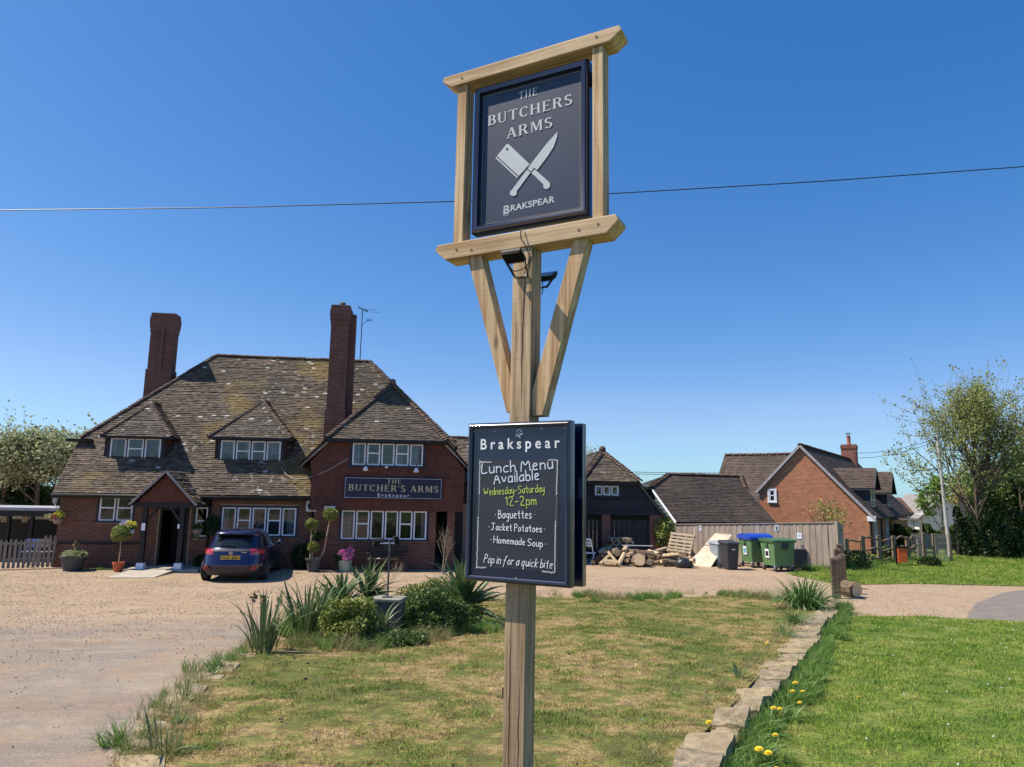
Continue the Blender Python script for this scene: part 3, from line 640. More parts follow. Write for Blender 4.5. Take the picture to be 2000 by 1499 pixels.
# -- back range behind the wing, running off to the right
br = MB(); bA = [(13.2, 2.0, 3.3), (19.0, 2.0, 3.3), (19.0, 4.3, 5.25), (13.2, 4.3, 5.25)]
nv = Vector((0, -1.95, 2.3)).normalized(); br.prism([Vector(p)-nv*.08 for p in bA], nv*.08); br.box(13.9, 19.0, 2.3, 2.4, 0, 3.4)
nv2 = Vector((0, 1.95, 2.3)).normalized(); br.prism([Vector(p)-nv2*.08 for p in [(13.2, 4.3, 5.25), (19, 4.3, 5.25), (19, 6.6, 3.3), (13.2, 6.6, 3.3)]], nv2*.08)
brr = br.build('rear_roof', M_deck, pub); tiles('tiles', bA, (1, 0, 0), (0, 2.3, 1.95), (0, -1.95, 2.3), M_tileL, brr, seed=41)
line_tiles('ridge_tile', RID, (13.2, 4.3, 5.27), (19.0, 4.3, 5.27), .31, brr)
# -- dormers
def dormer(u0, u1, z0, z1, e0, e1, ez_, ax, az, lights, tr, m, cur, seed):
    yd = ry(z0)+.1; yf = yd; d = MB()
    d.box(u0-.16, u0-.07, yf, ry(ez_)+.1, z0-.25, ez_); d.box(u1+.07, u1+.16, yf, ry(ez_)+.1, z0-.25, ez_)
    d.box(u0-.2, u1+.2, yf-.04, yf+.06, z0-.16, z0-.07); d.box(u0-.16, u1+.16, yf-.02, yf+.08, z1+.07, ez_+.02)
    d.box(e0, e1, yf-.3, ry(ez_)+.2, ez_-.02, ez_+.04); d.box(e0-.02, e1+.02, yf-.36, yf-.28, ez_-.03, ez_+.05)
    dm = d.build('dormer', M_black, pub)
    ey_ = yf-.32; ay = ey_+(az-ez_)*.92; by = ry(az)+.35
    k0 = (az-ez_)/(ax-e0); k1 = (az-ez_)/(e1-ax)
    F_ = [(e0, ey_, ez_+.05), (e1, ey_, ez_+.05), (ax, ay, az)]
    L_ = [(e0, ry(ez_)+.2, ez_+.05), (e0, ey_, ez_+.05), (ax, ay, az), (ax, by, az)]; R_ = [(e1, ey_, ez_+.05), (e1, ry(ez_)+.2, ez_+.05), (ax, by, az), (ax, ay, az)]
    rr = MB()
    for pl in (F_, L_, R_): rr.prism(pl, (0, 0, -.05))
    ro = rr.build('dormer_roof', M_deck, pub)
    tiles('tiles', F_, (1, 0, 0), (0, ay-ey_, az-ez_), (0, -(az-ez_), ay-ey_), m, ro, seed=seed)
    tiles('tiles', L_, (0, -1, 0), (1, 0, k0), (-k0, 0, 1), M_brown, ro, seed=seed+1); tiles('tiles', R_, (0, 1, 0), (-1, 0, k1), (k1, 0, 1), M_brown, ro, seed=seed+2)
    line_tiles('bonnet_tile', BON, F_[0], F_[2], .12, ro, (-.6, -.6, 1)); line_tiles('bonnet_tile', BON, F_[1], F_[2], .12, ro, (.6, -.6, 1))
    line_tiles('ridge_tile', RID, (ax, ay, az), (ax, by, az), .3, ro)
    ch = []
    for s_, xx in ((1, u1+.165), (-1, u0-.165)):
        pts = [(xx, yf, z0-.2), (xx, ry(ez_)+.1, ez_), (xx, yf, ez_)]
        tiles('hung_tiles', pts if s_ > 0 else pts, (0, s_, 0), (0, 0, 1), (s_, 0, 0), M_hung, dm, expo=.1, th=.008, lift=.01, seed=seed+5)
    wd = window(pub, u0, u1, z0, z1, yf, lights, tr, curtains=cur, lead=lights == 4)
    bk = MB(); bk.box(u0-.07, u1+.07, yf+.5, yf+.55, z0-.07, ez_); bk.build('interior_wall', M_dark, dm)
    for q in range(2):
        vb_ = MB(); cx = (u0+u1)/2+(-.25 if q else .02); vb_.ball((cx, yf-.05, z1+.075), .028, 8, 6); vb_.build('vent', M_white, dm)
dormer(1.17, 3.0, 3.79, 4.64, .95, 3.45, 4.64, 2.14, 6.07, 3, (1,), M_tileW, [(1.2, 1.35), (2.8, 2.98)], 51)
dormer(5.11, 7.36, 3.79, 4.65, 4.74, 7.78, 4.70, 6.33, 6.3, 4, (1, 2), M_tileL, [(5.13, 5.6), (6.0, 6.4), (6.9, 7.34)], 61)
# -- windows
window(pub, *H1, 0.02, 2, (0, 1)); window(pub, *H2, 0.02, 5, (1, 3), curtains=[(5.55, 5.75), (7.85, 8.18)])
window(pub, *H3, GY+.14, 6, (1, 4), curtains=[(9.85, 10.2), (12.75, 12.96)]); window(pub, *H4, GY, 5, (1, 3), curtains=[(10.15, 10.4), (12.3, 12.74), (11.8, 12.0)])
window(pub, *HS, 0.02, 1, (0,), lead=False)
fl = MB(); fl.box(.1, 13.9, .1, 9.2, .04, .1); fl.box(.1, 13.9, 3.9, 4, .1, 2.6); fl.box(.1, 13.9, .1, 9.2, 2.5, 2.58); fl.build('floor', mat('pub_interior', (.16, .11, .08), .9), pub)
# doorway
dj = MB(); dj.box(3.42, 3.5, -.02, .14, .1, 2.1); dj.box(4.34, 4.42, -.02, .14, .1, 2.1); dj.box(3.42, 4.42, -.02, .14, 2.02, 2.12); dj.box(3.5, 4.34, 1.1, 1.16, .1, 2.05); dj.box(3.36, 3.42, .14, 1.2, .1, 2.1); dj.box(4.42, 4.48, .14, 1.2, .1, 2.1)
dj.build('door', M_black, pub)
# -- porch
po = MB(); py_ = -1.25
for x in (3.36, 4.58): po.box(x-.075, x+.075, py_-.075, py_+.075, .3, 2.16)
po.box(2.98, 5.0, py_-.07, py_+.07, 2.16, 2.32)
for x, s in ((3.435, 1), (4.505, -1)): po.bar((x, py_, 1.72), (x+s*.34, py_, 2.17), .08, .08)
for x in (3.05, 4.9): po.box(x-.05, x+.05, py_+.07, 0, 2.16, 2.28)
porch = po.build('porch', M_black, pub)
pg = MB(); pg.prism([(3.08, py_-.02, 2.32), (4.88, py_-.02, 2.32), (3.97, py_-.02, 3.27)], (0, .06, 0)); pg.build('porch_gable', M_hungp, porch)
tiles('hung_tiles', [(3.1, py_-.03, 2.33), (4.86, py_-.03, 2.33), (3.97, py_-.03, 3.25)], (1, 0, 0), (0, 0, 1), (0, -1, 0), M_hungp, porch, expo=.095, th=.008, lift=.01, seed=71)
ps = MB(); pk = (3.42-2.26)/(3.97-2.86)
pL = [(2.86, py_-.18, 2.26), (2.86, .2, 2.26), (3.97, .5, 3.42), (3.97, py_-.18, 3.42)]; pR = [(5.08, py_-.18, 2.26), (5.08, .2, 2.26), (3.97, .5, 3.42), (3.97, py_-.18, 3.42)]
ps.prism(pL, (0, 0, -.06)); ps.prism(pR[::-1], (0, 0, -.06)); pr = ps.build('porch_roof', M_deck, porch)
tiles('tiles', [(2.86, .2, 2.26), (2.86, py_-.18, 2.26), (3.97, py_-.18, 3.42), (3.97, .5, 3.42)], (0, -1, 0), (1, 0, pk), (-pk, 0, 1), M_tileP, porch, seed=72); tiles('tiles', pR, (0, 1, 0), (-1, 0, pk), (pk, 0, 1), M_tileP, porch, seed=73, jit=2.2)
vg = MB()
for s in (-1, 1): vg.bar((3.97+s*1.1, py_-.2, 2.24), (3.97, py_-.2, 3.39), .035, .07)
vg.build('barge_board', mat('grey_verge', (.30, .28, .27), .8), porch)
for x in (3.36, 4.58):
    b_ = MB(); b_.add([(x-.15, py_-.15, 0), (x+.15, py_-.15, 0), (x+.15, py_+.15, 0), (x-.15, py_+.15, 0), (x-.11, py_-.11, .3), (x+.11, py_-.11, .3), (x+.11, py_+.11, .3), (x-.11, py_+.11, .3)], [(0, 3, 2, 1), (4, 5, 6, 7), (0, 1, 5, 4), (1, 2, 6, 5), (2, 3, 7, 6), (3, 0, 4, 7)]); b_.build('post_base', M_white, porch, bevel=.01)
nt_ = MB(); nt_.box(3.3, 3.42, py_-.09, py_-.076, 1.38, 1.62); nt_.build('notice', M_white, porch)
nt_ = MB(); nt_.box(4.47, 4.53, py_-.09, py_-.076, 1.45, 1.6); nt_.build('notice', M_white, porch)
st = MB(); st.box(2.9, 5.3, -1.5, 0, 0, .1); st.prism([(3.15, -1.5, .001), (3.05, -2.9, .001), (4.45, -2.9, .001), (4.5, -1.5, .001), (4.5, -1.5, .1), (3.15, -1.5, .1)][:0] or [(3.15, -1.5, .0), (3.15, -1.5, .1), (3.0, -3.0, .012)], (1.4, 0, 0)); st.build('ramp', mat('concrete', (.42, .37, .31), .9, .2, 4), pub)
# -- plinth render stain and ledge at the left
pl = MB(); pl.box(-.03, 2.95, -.05, -.008, .82, .9); pl.build('plinth_ledge', M_black, pub)
# -- chimneys
def chimney(x0, x1, y0, y1, zb, zt, step, head, rib=None, pot=None, seed=1, cham=0):
    mb = MB(); segs = [(zb, step, .045), (step, head, 0.), (head, head+.16, .02), (head+.16, head+.32, .04), (head+.32, zt-.14, .055), (zt-.14, zt, .03)]
    bbx = []
    for a, b, g in segs:
        mb.box(x0-g+.004, x1+g-.004, y0-g+.004, y1+g-.004, a, b)
        sd = seed*100+int(a*10)
        bbx += brick_boxes((0, y0-g, 0), (1, 0, 0), (0, 0, 1), (0, -1, 0), x0-g, x1+g, a, b, seed=sd)
        bbx += brick_boxes((x1+g, 0, 0), (0, 1, 0), (0, 0, 1), (1, 0, 0), y0-g, y1+g, a, b, seed=sd+1)
        bbx += brick_boxes((x0-g, 0, 0), (0, -1, 0), (0, 0, 1), (-1, 0, 0), -y1-g, -y0+g, a, b, seed=sd+2)
    if rib:
        for (rx0, rx1, ry0, ry1, ra, rb) in rib:
            mb.box(rx0, rx1, ry0, ry1, ra, rb)
            bbx += brick_boxes((0, ry0, 0), (1, 0, 0), (0, 0, 1), (0, -1, 0), rx0, rx1, ra, rb, seed=seed+50, bl=.1025)
            bbx += brick_boxes((rx1, 0, 0), (0, 1, 0), (0, 0, 1), (1, 0, 0), ry0, ry1, ra, rb, seed=seed+51)+brick_boxes((rx0, 0, 0), (0, -1, 0), (0, 0, 1), (-1, 0, 0), -ry1, -ry0, ra, rb, seed=seed+52)
    c = mb.build('chimney', mat('mortar_chimney', (.27, .19, .155), .95), pub); boxes('bricks', bbx, M_brickch, c, faces=(1, 2, 3, 4, 5), kind='stuff')
    cp = MB(); cp.box(x0-.02, x1+.02, y0-.02, y1+.02, zt, zt+.04); cp.build('flaunching', M_mort_d, c)
    if pot:
        pm = MB(); pm.lathe([(0, 0), (.13, 0), (.145, .05), (.13, .08), (.13, .16), (.1, .165), (.1, .1)], (pot[0], pot[1], zt+.03)); pm.build('chimney_pot', mat('pot_clay', (.12, .09, .08), .85), c, smooth=True)
    return c
chimney(8.93, 9.62, .85, 1.95, 3.8, 10.13, 5.95, 9.35, rib=[(9.3, 9.85, 1.25, 1.6, 3.9, 9.9)], pot=(9.3, 1.1), seed=1)
_cl = [PB.L(287, 700, 3.7)[0], PB.L(340, 700, 3.7)[0]]; _zt = PB.L(310, 612, 3.6)[1]
chimney(_cl[0]+.05, _cl[1]-.10, 3.7, 4.3, 5.6, _zt, 7.75, _zt-.8, rib=[((_cl[0]+_cl[1])/2-.06, (_cl[0]+_cl[1])/2+.06, 3.64, 3.7, 5.6, _zt-.3)], seed=2)

# ================================================================== THE TIMBER PUB SIGN IN THE LAWN
SG = Fr(at(1013, 1300, 5), -27); SBZ = float(hz(SG.o[0], SG.o[1]))
M_oakz = mat_wood('oak_upright', (.68, .48, .28), (.36, .20, .09), 2, objr=.06)
M_oakx = mat_wood('oak_beam', (.74, .53, .32), (.42, .26, .13), 0, objr=.06)
M_oakp = mat_wood('oak_post', (.58, .42, .26), (.27, .175, .095), 2, gr=.75)
M_signf = mat('sign_moulding', (.006, .010, .040), .28, .1, 3, spec=.6, bump=.02, coat=.4)
M_signp = mat('sign_panel', (.020, .031, .066), .42, .12, 2, spec=.55, bump=.02)
M_silver = mat('sign_lettering', (.50, .52, .55), .5, .05, 4, bump=0)
M_gold = mat('sign_pinstripe', (.42, .33, .24), .5, bump=0)
M_chalkb = mat('chalkboard', (.028, .035, .050), .6, .25, 2.5, bump=.05)
M_chalk = mat('chalk_white', (.78, .80, .84), .9, .1, 30, bump=0)
M_chalkL = mat('chalk_blue_white', (.60, .68, .80), .9, .1, 30, bump=0)
M_chalkY = mat('chalk_yellow', (.55, .62, .12), .9, .1, 30, bump=0)
M_metalk = mat('black_metal', (.012, .012, .015), .6, .2, 8, spec=.25)
M_cable = mat('black_cable', (.012, .012, .014), .5)
S1 = thing('pub_sign', 'tall oak pub sign with a framed hanging panel on top, standing in the dry lawn', 'pub sign', (SG.o[0], SG.o[1], SBZ), SG.a)
def zz(z): return z-SBZ
p_ = MB(); h = .078
p_.add([(-h, -h, -.35), (h, -h, -.35), (h, h, -.35), (-h, h, -.35), (-h+.025, -h, zz(4.56)), (h+.025, -h, zz(4.56)), (h+.025, h, zz(4.56)), (-h+.025, h, zz(4.56))], [(0, 3, 2, 1), (4, 5, 6, 7), (0, 1, 5, 4), (1, 2, 6, 5), (2, 3, 7, 6), (3, 0, 4, 7)])
p_.build('post', M_oakp, S1, bevel=.004)
def beam(cx, hw, z0, z1, y0, y1, m):
    H = z1-z0; P = [(-hw+.015, H), (-hw, H-.03), (-hw, H*.62), (-hw+.085, 0), (hw-.085, 0), (hw, H*.62), (hw, H-.03), (hw-.015, H)]
    b = MB(); b.prism([(cx+x, y0, z) for x, z in P][::-1], (0, y1-y0, 0)); o = b.build('beam', m, S1, bevel=.004); o.location = (0, 0, z0); return o
b1 = beam(.0135, .73, zz(4.56), zz(4.685), -.09, .09, M_oakx); b1.rotation_euler = (0, -R(.5), 0)
b2 = beam(.034, .742, zz(5.985), zz(6.085), -.085, .085, M_oakx); b2.rotation_euler = (0, -R(.5), 0)
for x0, x1 in ((-.576, -.495), (.552, .632)):
    b = MB(); b.box(x0, x1, -.065, .055, zz(4.685), zz(5.985)); b.build('upright', M_oakz, S1, bevel=.003)
def brace(P):
    b = MB(); b.prism([(x, -.055, zz(z)) for x, z in P], (0, .11, 0))
    a = Vector((P[0][0], 0, P[0][1])); o = b.build('brace', M_oakz, S1, bevel=.003); return o
brace([(-.455, 4.565), (-.335, 4.565), (-.052, 3.56), (-.055, 3.37), (-.098, 3.37)])
brace([(.405, 4.565), (.515, 4.565), (.182, 3.34), (.10, 3.34), (.103, 3.52)])
random.seed(3)
for (x, y, z0, z1) in ((.012, -h-.0006, 3.35, 4.3), (-.03, -h-.0006, 1.0, 2.0), (.04, -h-.0006, .9, 1.6), (.02, -h-.0006, 4.05, 4.5)):
    m = MB(); n = 14; vs = []
    for i in range(n+1): z = z0+(z1-z0)*i/n; sh_ = .025*(z-SBZ)/3.7; ww = .0035*math.sin(math.pi*i/n)+.0004; xx = x+sh_+random.uniform(-.003, .003); vs += [(xx-ww, y-.0002, zz(z)), (xx+ww, y-.0002, zz(z))]
    m.add(vs, [(2*i, 2*i+1, 2*i+3, 2*i+2) for i in range(n)]); m.build('drying_crack', mat('crack_dark', (.035, .022, .014), .95, bump=0), S1)
for x, z in ((-.53, 4.62), (.60, 4.64), (-.40, 4.60), (.46, 4.62), (-.53, 6.03), (.59, 6.05)):
    m = MB(); m.tube([(x, -.0935 if z < 5 else -.0885, zz(z)), (x, -.088 if z < 5 else -.083, zz(z))], .009, 10); m.build('oak_peg', mat('peg_dark', (.20, .13, .07), .8, bump=0), S1)
m = MB(); m.box(-.105, -.08, -.03, .03, zz(1.45), zz(1.52)); m.build('socket', M_metalk, S1)
# -- moulded frame helper (shared by the hanging sign and the two menu boards)
def moulded(parent, x0, x1, z0, z1, yf, yb, wd, rec, name='frame'):
    prof = [(0, yb), (0, yf+.02), (.006, yf+.007), (.018, yf), (.030, yf+.003), (wd*.8, yf+.006), (wd, yf+.010), (wd, yf+rec)]
    mb = MB(); vs = []; n = len(prof)
    for cx, cz, sx, sz in ((x0, z0, 1, 1), (x1, z0, -1, 1), (x1, z1, -1, -1), (x0, z1, 1, -1)):
        for d, y in prof: vs.append((cx+sx*d, y, cz+sz*d))
    fs = [(c*n+i, ((c+1) % 4)*n+i, ((c+1) % 4)*n+i+1, c*n+i+1) for c in range(4) for i in range(n-1)]
    mb.add(vs, fs); o = mb.build(name, M_signf, parent, smooth='auto'); return o
# ------------------------------------------------------------------ lettering
def ribbon(mb, pts, w, y0, dy=.00002, n=None):
    """flat stroke in the x-z plane; y falls a touch along it so that no two pieces share a plane"""
    pts = [Vector((p[0], p[1])) for p in pts]; ws = w if isinstance(w, list) else [w]*len(pts); vs = []; fs = []; m = len(pts)
    for i, p in enumerate(pts):
        d = pts[min(i+1, m-1)]-pts[max(i-1, 0)]
        d = d.normalized() if d.length > 1e-9 else Vector((1, 0)); nn_ = Vector((-d.y, d.x))*ws[i]/2
        y = y0-dy*i; vs += [(p.x+nn_.x, y, p.y+nn_.y), (p.x-nn_.x, y, p.y-nn_.y)]
    for i in range(m-1): fs.append((2*i, 2*i+1, 2*i+3, 2*i+2))
    mb.add(vs, fs)
def chaikin(P, k=2):
    for _ in range(k):
        Q = [P[0]]
        for a, b in zip(P[:-1], P[1:]): Q += [(.75*a[0]+.25*b[0], .75*a[1]+.25*b[1]), (.25*a[0]+.75*b[0], .25*a[1]+.75*b[1])]
        P = Q+[P[-1]]
    return P
HG = {'L': '1,10 0,5 0,0 5,1', 'u': '0,6 0,1 2,0 4,2 4,6;4,6 4,0', 'n': '0,6 0,0;0,4 2,6 4,5 4,0', 'c': '4,5 2,6 0,4 0,1 2,0 4,1', 'h': '0,10 0,0;0,4 2,6 4,5 4,0',
 'M': '0,0 1,10 4,4 7,10 8,0', 'e': '0,3 4,4 3,6 1,6 0,3 1,0 4,1', 'A': '0,0 3,10 6,0;1,4 5,4', 'v': '0,6 2,0 4,6', 'a': '4,5 2,6 0,4 0,1 2,0 4,2 4,6;4,6 4,0', 'i': '0,6 0,0;0,8 0.3,8.4',
 'l': '0,10 0,0', 'b': '0,10 0,0;0,4 2,6 4,4 4,1 2,0 0,1', 'W': '0,10 2,0 4,7 6,0 9,10', 'd': '4,5 2,6 0,4 0,1 2,0 4,2;4,10 4,0', 's': '4,5 2,6 0,5 1,3 4,2 3,0 0,0.5', 'y': '0,6 0,2 2,1 4,3;4,6 4,-2 2,-4 0,-3',
 'S': '6,9 3,10 0,8 1,6 5,4 6,2 3,0 0,1', 't': '2,9 2,1 4,0;0,6 4,6', 'r': '0,6 0,0;0,4 1.5,6 3.5,5.5', '1': '0,8 2,10 2,0', '2': '0,8 2,10 5,8 4,5 0,0 6,0', 'p': '0,6 0,-4;0,4 2,6 4,4 4,1 2,0 0,1', 'm': '0,6 0,0;0,4 2,6 3,5 3,0;3,4 5,6 6,5 6,0',
 'B': '0,0 0,10;0,10 4,9 4,6 0,5;0,5 5,5 5,1 0,0', 'g': '4,5 2,6 0,4 0,2 2,1 4,2;4,6 4,-2 2,-4 0,-3', 'J': '3,10 3,2 1,0 -1,1;0,10 6,10', 'k': '0,10 0,0;4,6 0,3 4,0', 'P': '0,0 0,10;0,10 4,10 5,7 3,5 0,5', 'o': '2,6 0,4 0,1 2,0 4,1 4,4 2,6',
 'H': '0,10 0,0;6,10 6,0;0,5 6,5', 'f': '5,10 3,10 2,7 1,-3;0,5 4,5', 'q': '4,5 2,6 0,4 0,1 2,0 4,2;4,6 4,-4 5,-3', '-': '0,4 4,4', '.': '0,4.6 0.6,4.2', '_': '0,0 1,0', ' ': None}
def crop(cx, cy, sc_, ox, oy): return (cx/sc_+ox, cy/sc_+oy)
def hand(parent, text, A, B, cap, w, y, m, slant=0., name='chalk_lettering', gap=2.2):
    """A, B = (u, z) of the left and right end of the baseline"""
    strokes = []; x = 0
    for chh in text:
        g = HG.get(chh)
        if g is None: x += 2.6; continue
        mx = 0
        for s_ in g.split(';'):
            P = [tuple(float(q) for q in t.split(',')) for t in s_.split()]; mx = max(mx, max(p[0] for p in P))
            strokes.append([(x+p[0]+p[1]*slant+random.uniform(-.12, .12), p[1]+random.uniform(-.15, .15)) for p in P])
        x += mx+gap
    W_ = x-gap; L_ = math.hypot(B[0]-A[0], B[1]-A[1]); sx = L_/W_; sy = cap/10; ang = math.atan2(B[1]-A[1], B[0]-A[0]); mb = MB(); k = 0
    for s_ in strokes:
        P = chaikin(s_, 2) if len(s_) > 2 else s_
        Q = [(A[0]+p[0]*sx*math.cos(ang)-p[1]*sy*math.sin(ang), A[1]+p[0]*sx*math.sin(ang)+p[1]*sy*math.cos(ang)) for p in P]
        d = Vector(Q[1])-Vector(Q[0]); d = d.normalized()*w*.3 if d.length else d; Q[0] = (Q[0][0]-d.x, Q[0][1]-d.y)
        ribbon(mb, Q, w, y-.0004*(k % 5)); k += 1
    return mb.build(name, m, parent)
S_, H_ = .165, .075
def g_stem(x, w=S_, y0=0, y1=1, sf=True): 
    o = [('q', x-w/2, y0, x+w/2, y1)]
    if sf: o += [('q', x-w/2-.06, y0, x+w/2+.06, y0+.045)] if y0 == 0 else []
    if sf and y1 == 1: o += [('q', x-w/2-.06, .955, x+w/2+.06, 1)]
    return o
def g_arc(cx, cy, rx, ry_, a0, a1, wt=S_): return [('a', cx, cy, rx, ry_, a0, a1, wt)]
SERIF = {
 'T': (.74, g_stem(.37, sf=False)+[('q', .24, 0, .5, .045), ('q', .02, .93, .72, 1), ('q', .02, .80, .07, .95), ('q', .67, .80, .72, .95)]),
 'H': (.86, g_stem(.18)+g_stem(.68)+[('q', .2, .47, .66, .545)]),
 'E': (.70, g_stem(.18)+[('q', .2, .925, .62, 1), ('q', .2, .47, .5, .545), ('q', .2, 0, .64, .075), ('q', .57, .82, .62, .95), ('q', .46, .41, .5, .6), ('q', .59, .05, .64, .2)]),
 'B': (.72, g_stem(.18)+[('q', .2, .925, .4, 1), ('q', .2, .475, .4, .55), ('q', .2, 0, .42, .075)]+g_arc(.38, .74, .18, .222, -90, 90)+g_arc(.40, .275, .22, .237, -90, 90)),
 'U': (.84, g_stem(.18, y0=.3)+g_stem(.66, w=.09, y0=.3)+g_arc(.42, .32, .24, .285, 180, 360, .12)),
 'C': (.76, g_arc(.42, .5, .30, .455, 48, 312)+[('q', .60, .72, .65, .97), ('q', .60, .05, .65, .24)]),
 'R': (.82, g_stem(.18)+[('q', .2, .925, .42, 1), ('q', .2, .46, .42, .535)]+g_arc(.40, .73, .19, .232, -90, 90)+[('d', .44, .50, .68, 0, .165), ('q', .60, 0, .80, .045)]),
 'S': (.62, g_arc(.31, .74, .185, .222, 30, 250)+g_arc(.31, .265, .2, .228, -150, 75)+[('d', .20, .60, .44, .41, .16), ('q', .46, .78, .505, .98), ('q', .09, .02, .135, .22)]),
 'A': (.84, [('d', .13, 0, .40, 1, .085), ('d', .69, 0, .43, 1, .17), ('q', .24, .30, .6, .37), ('q', .02, 0, .26, .045), ('q', .56, 0, .83, .045)]),
 'M': (1.0, g_stem(.16, w=.085)+g_stem(.82)+[('d', .22, 1, .50, .08, .16), ('d', .76, 1, .50, .08, .08)]),
 "'": (.22, [('d', .08, .72, .14, 1.02, .07)]), ' ': (.35, [])}
def serif(parent, text, A, B, cap, y, m, arch=0., track=.06, name='lettering', grow=0., lean=0.):
    W_ = sum(SERIF[c][0]+track for c in text)-track; L_ = math.hypot(B[0]-A[0], B[1]-A[1]); sx = L_/W_; ang = math.atan2(B[1]-A[1], B[0]-A[0]); mb = MB(); x0 = 0; k = 0
    def T_(x, z):
        X = x*sx; q = (x/W_-.5)*2; cp = cap*(1+grow*(q*q)); Z = z*cp-arch*q*q-grow*cap*q*q*0.5+lean*0; X += z*cap*lean*q
        return (A[0]+X*math.cos(ang)-Z*math.sin(ang), A[1]+X*math.sin(ang)+Z*math.cos(ang))
    for c in text:
        wd, prims = SERIF[c]
        for p in prims:
            yy = y-.0003*(k % 6); k += 1
            if p[0] == 'q': P = [(p[1], p[2]), (p[3], p[2]), (p[3], p[4]), (p[1], p[4])]; P = [T_(x0+a, b) for a, b in P]; mb.poly([(a, yy, b) for a, b in P])
            elif p[0] == 'd':
                _, xa, ya, xb, yb, w_ = p; P = [(xa-w_/2, ya), (xa+w_/2, ya), (xb+w_/2, yb), (xb-w_/2, yb)]; P = [T_(x0+a, b) for a, b in P]; mb.poly([(a, yy, b) for a, b in P])
            else:
                _, cx, cy, rx, ry_, a0, a1, wt = p; vs = []; n = 22
                for i in range(n+1):
                    a = math.radians(a0+(a1-a0)*i/n); w_ = H_+(wt-H_)*abs(math.cos(a)); 
                    for s in (1, -1): q = T_(x0+cx+(rx+s*w_/2)*math.cos(a), cy+(ry_+s*w_/2*.9)*math.sin(a)); vs.append((q[0], yy, q[1]))
                mb.add(vs, [(2*i, 2*i+1, 2*i+3, 2*i+2) for i in range(n)])
        x0 += wd+track
    return mb.build(name, m, parent)
def sans(parent, text, A, B, cap, y, m, spacing=1.25, bold=.012, name='lettering', arch=0.):
    cu = bpy.data.curves.new('t', 'FONT'); cu.body = text; cu.size = 1; cu.space_character = spacing; cu.offset = bold; cu.fill_mode = 'FRONT' if hasattr(cu, 'fill_mode') else cu.fill_mode
    o = bpy.data.objects.new('t', cu); sc.collection.objects.link(o); dg = bpy.context.evaluated_depsgraph_get(); me = bpy.data.meshes.new_from_object(o.evaluated_get(dg)); bpy.data.objects.remove(o)
    n = len(me.vertices); co = np.zeros(n*3, np.float32); me.vertices.foreach_get('co', co); co = co.reshape(-1, 3)
    x0, x1 = co[:, 0].min(), co[:, 0].max(); capu = .715
    L_ = math.hypot(B[0]-A[0], B[1]-A[1]); ang = math.atan2(B[1]-A[1], B[0]-A[0]); X = (co[:, 0]-x0)*L_/(x1-x0); Z = co[:, 1]/capu*cap; q = (X/L_-.5)*2; Z = Z-arch*q*q
    out = np.stack([A[0]+X*math.cos(ang)-Z*math.sin(ang), np.full(n, y), A[1]+X*math.sin(ang)+Z*math.cos(ang)], 1).astype(np.float32)
    me.vertices.foreach_set('co', out.ravel()); me.materials.clear(); me.materials.append(m); me.update(); ob = bpy.data.objects.new(name, me); link(ob, parent); return ob
# ------------------------------------------------------------------ hanging sign panel: swings free in the timber frame
HS_ = thing('hanging_sign', 'dark framed panel with crossed cleaver and knife, hanging in the oak frame', 'sign', (SG.o[0], SG.o[1], SBZ), SG.a)
px0, px1, pz0, pz1 = -.43, .51, zz(4.745), zz(5.93)
moulded(HS_, px0, px1, pz0, pz1, -.060, .045, .048, .045)
pn = MB(); pn.box(px0+.045, px1-.045, -.018, .03, pz0+.045, pz1-.045); pn.build('panel', M_signp, HS_)
ln = MB(); q = .067; t_ = .0022
for a in ((px0+q, px1-q, pz0+q, pz0+q+t_), (px0+q, px1-q, pz1-q-t_, pz1-q), (px0+q, px0+q+t_, pz0+q+t_, pz1-q-t_), (px1-q-t_, px1-q, pz0+q+t_, pz1-q-t_)): ln.box(a[0], a[1], -.0192, -.018, a[2], a[3])
ln.build('pinstripe', M_gold, HS_)
hb_ = MB(); hb_.box(px1-.001, .552, -.01, .01, pz1-.16, pz1-.13); hb_.box(px1-.002, px1+.012, -.03, .03, pz1-.19, pz1-.09); hb_.build('bracket', M_metalk, HS_)
YS = -.020
def c5(x, y): u, z = SG.L(*crop(x, y, 3.06, 840, 30), d=YS); return (u, zz(z))
serif(HS_, 'THE', c5(530, 506), c5(641, 476), .062, YS, M_silver, track=.12)
serif(HS_, 'BUTCHERS', c5(342, 664), c5(852, 532), .083, YS, M_silver, arch=-.0, track=.07, grow=.0)
serif(HS_, 'ARMS', c5(455, 741), c5(733, 668), .083, YS, M_silver, track=.07)
sans(HS_, 'RAKSPEAR', c5(482, 1172), c5(745, 1116), .048, YS, M_silver, 1.05, .025); sans(HS_, 'B', c5(441, 1190), c5(476, 1182), .066, YS, M_silver, 1.05, .022)
sw = MB(); ribbon(sw, chaikin([c5(448, 1140), c5(436, 1175), c5(440, 1198), c5(460, 1202), c5(470, 1185), c5(458, 1172)], 3), .0035, YS-.001); sw.build('lettering', M_silver, HS_)
def cpoly(P, y, name='emblem', m=None):
    mb = MB(); Q = [c5(*p) for p in P]; mb.prism([(a, y, b) for a, b in Q], (0, .0015, 0)); return mb
em = MB()
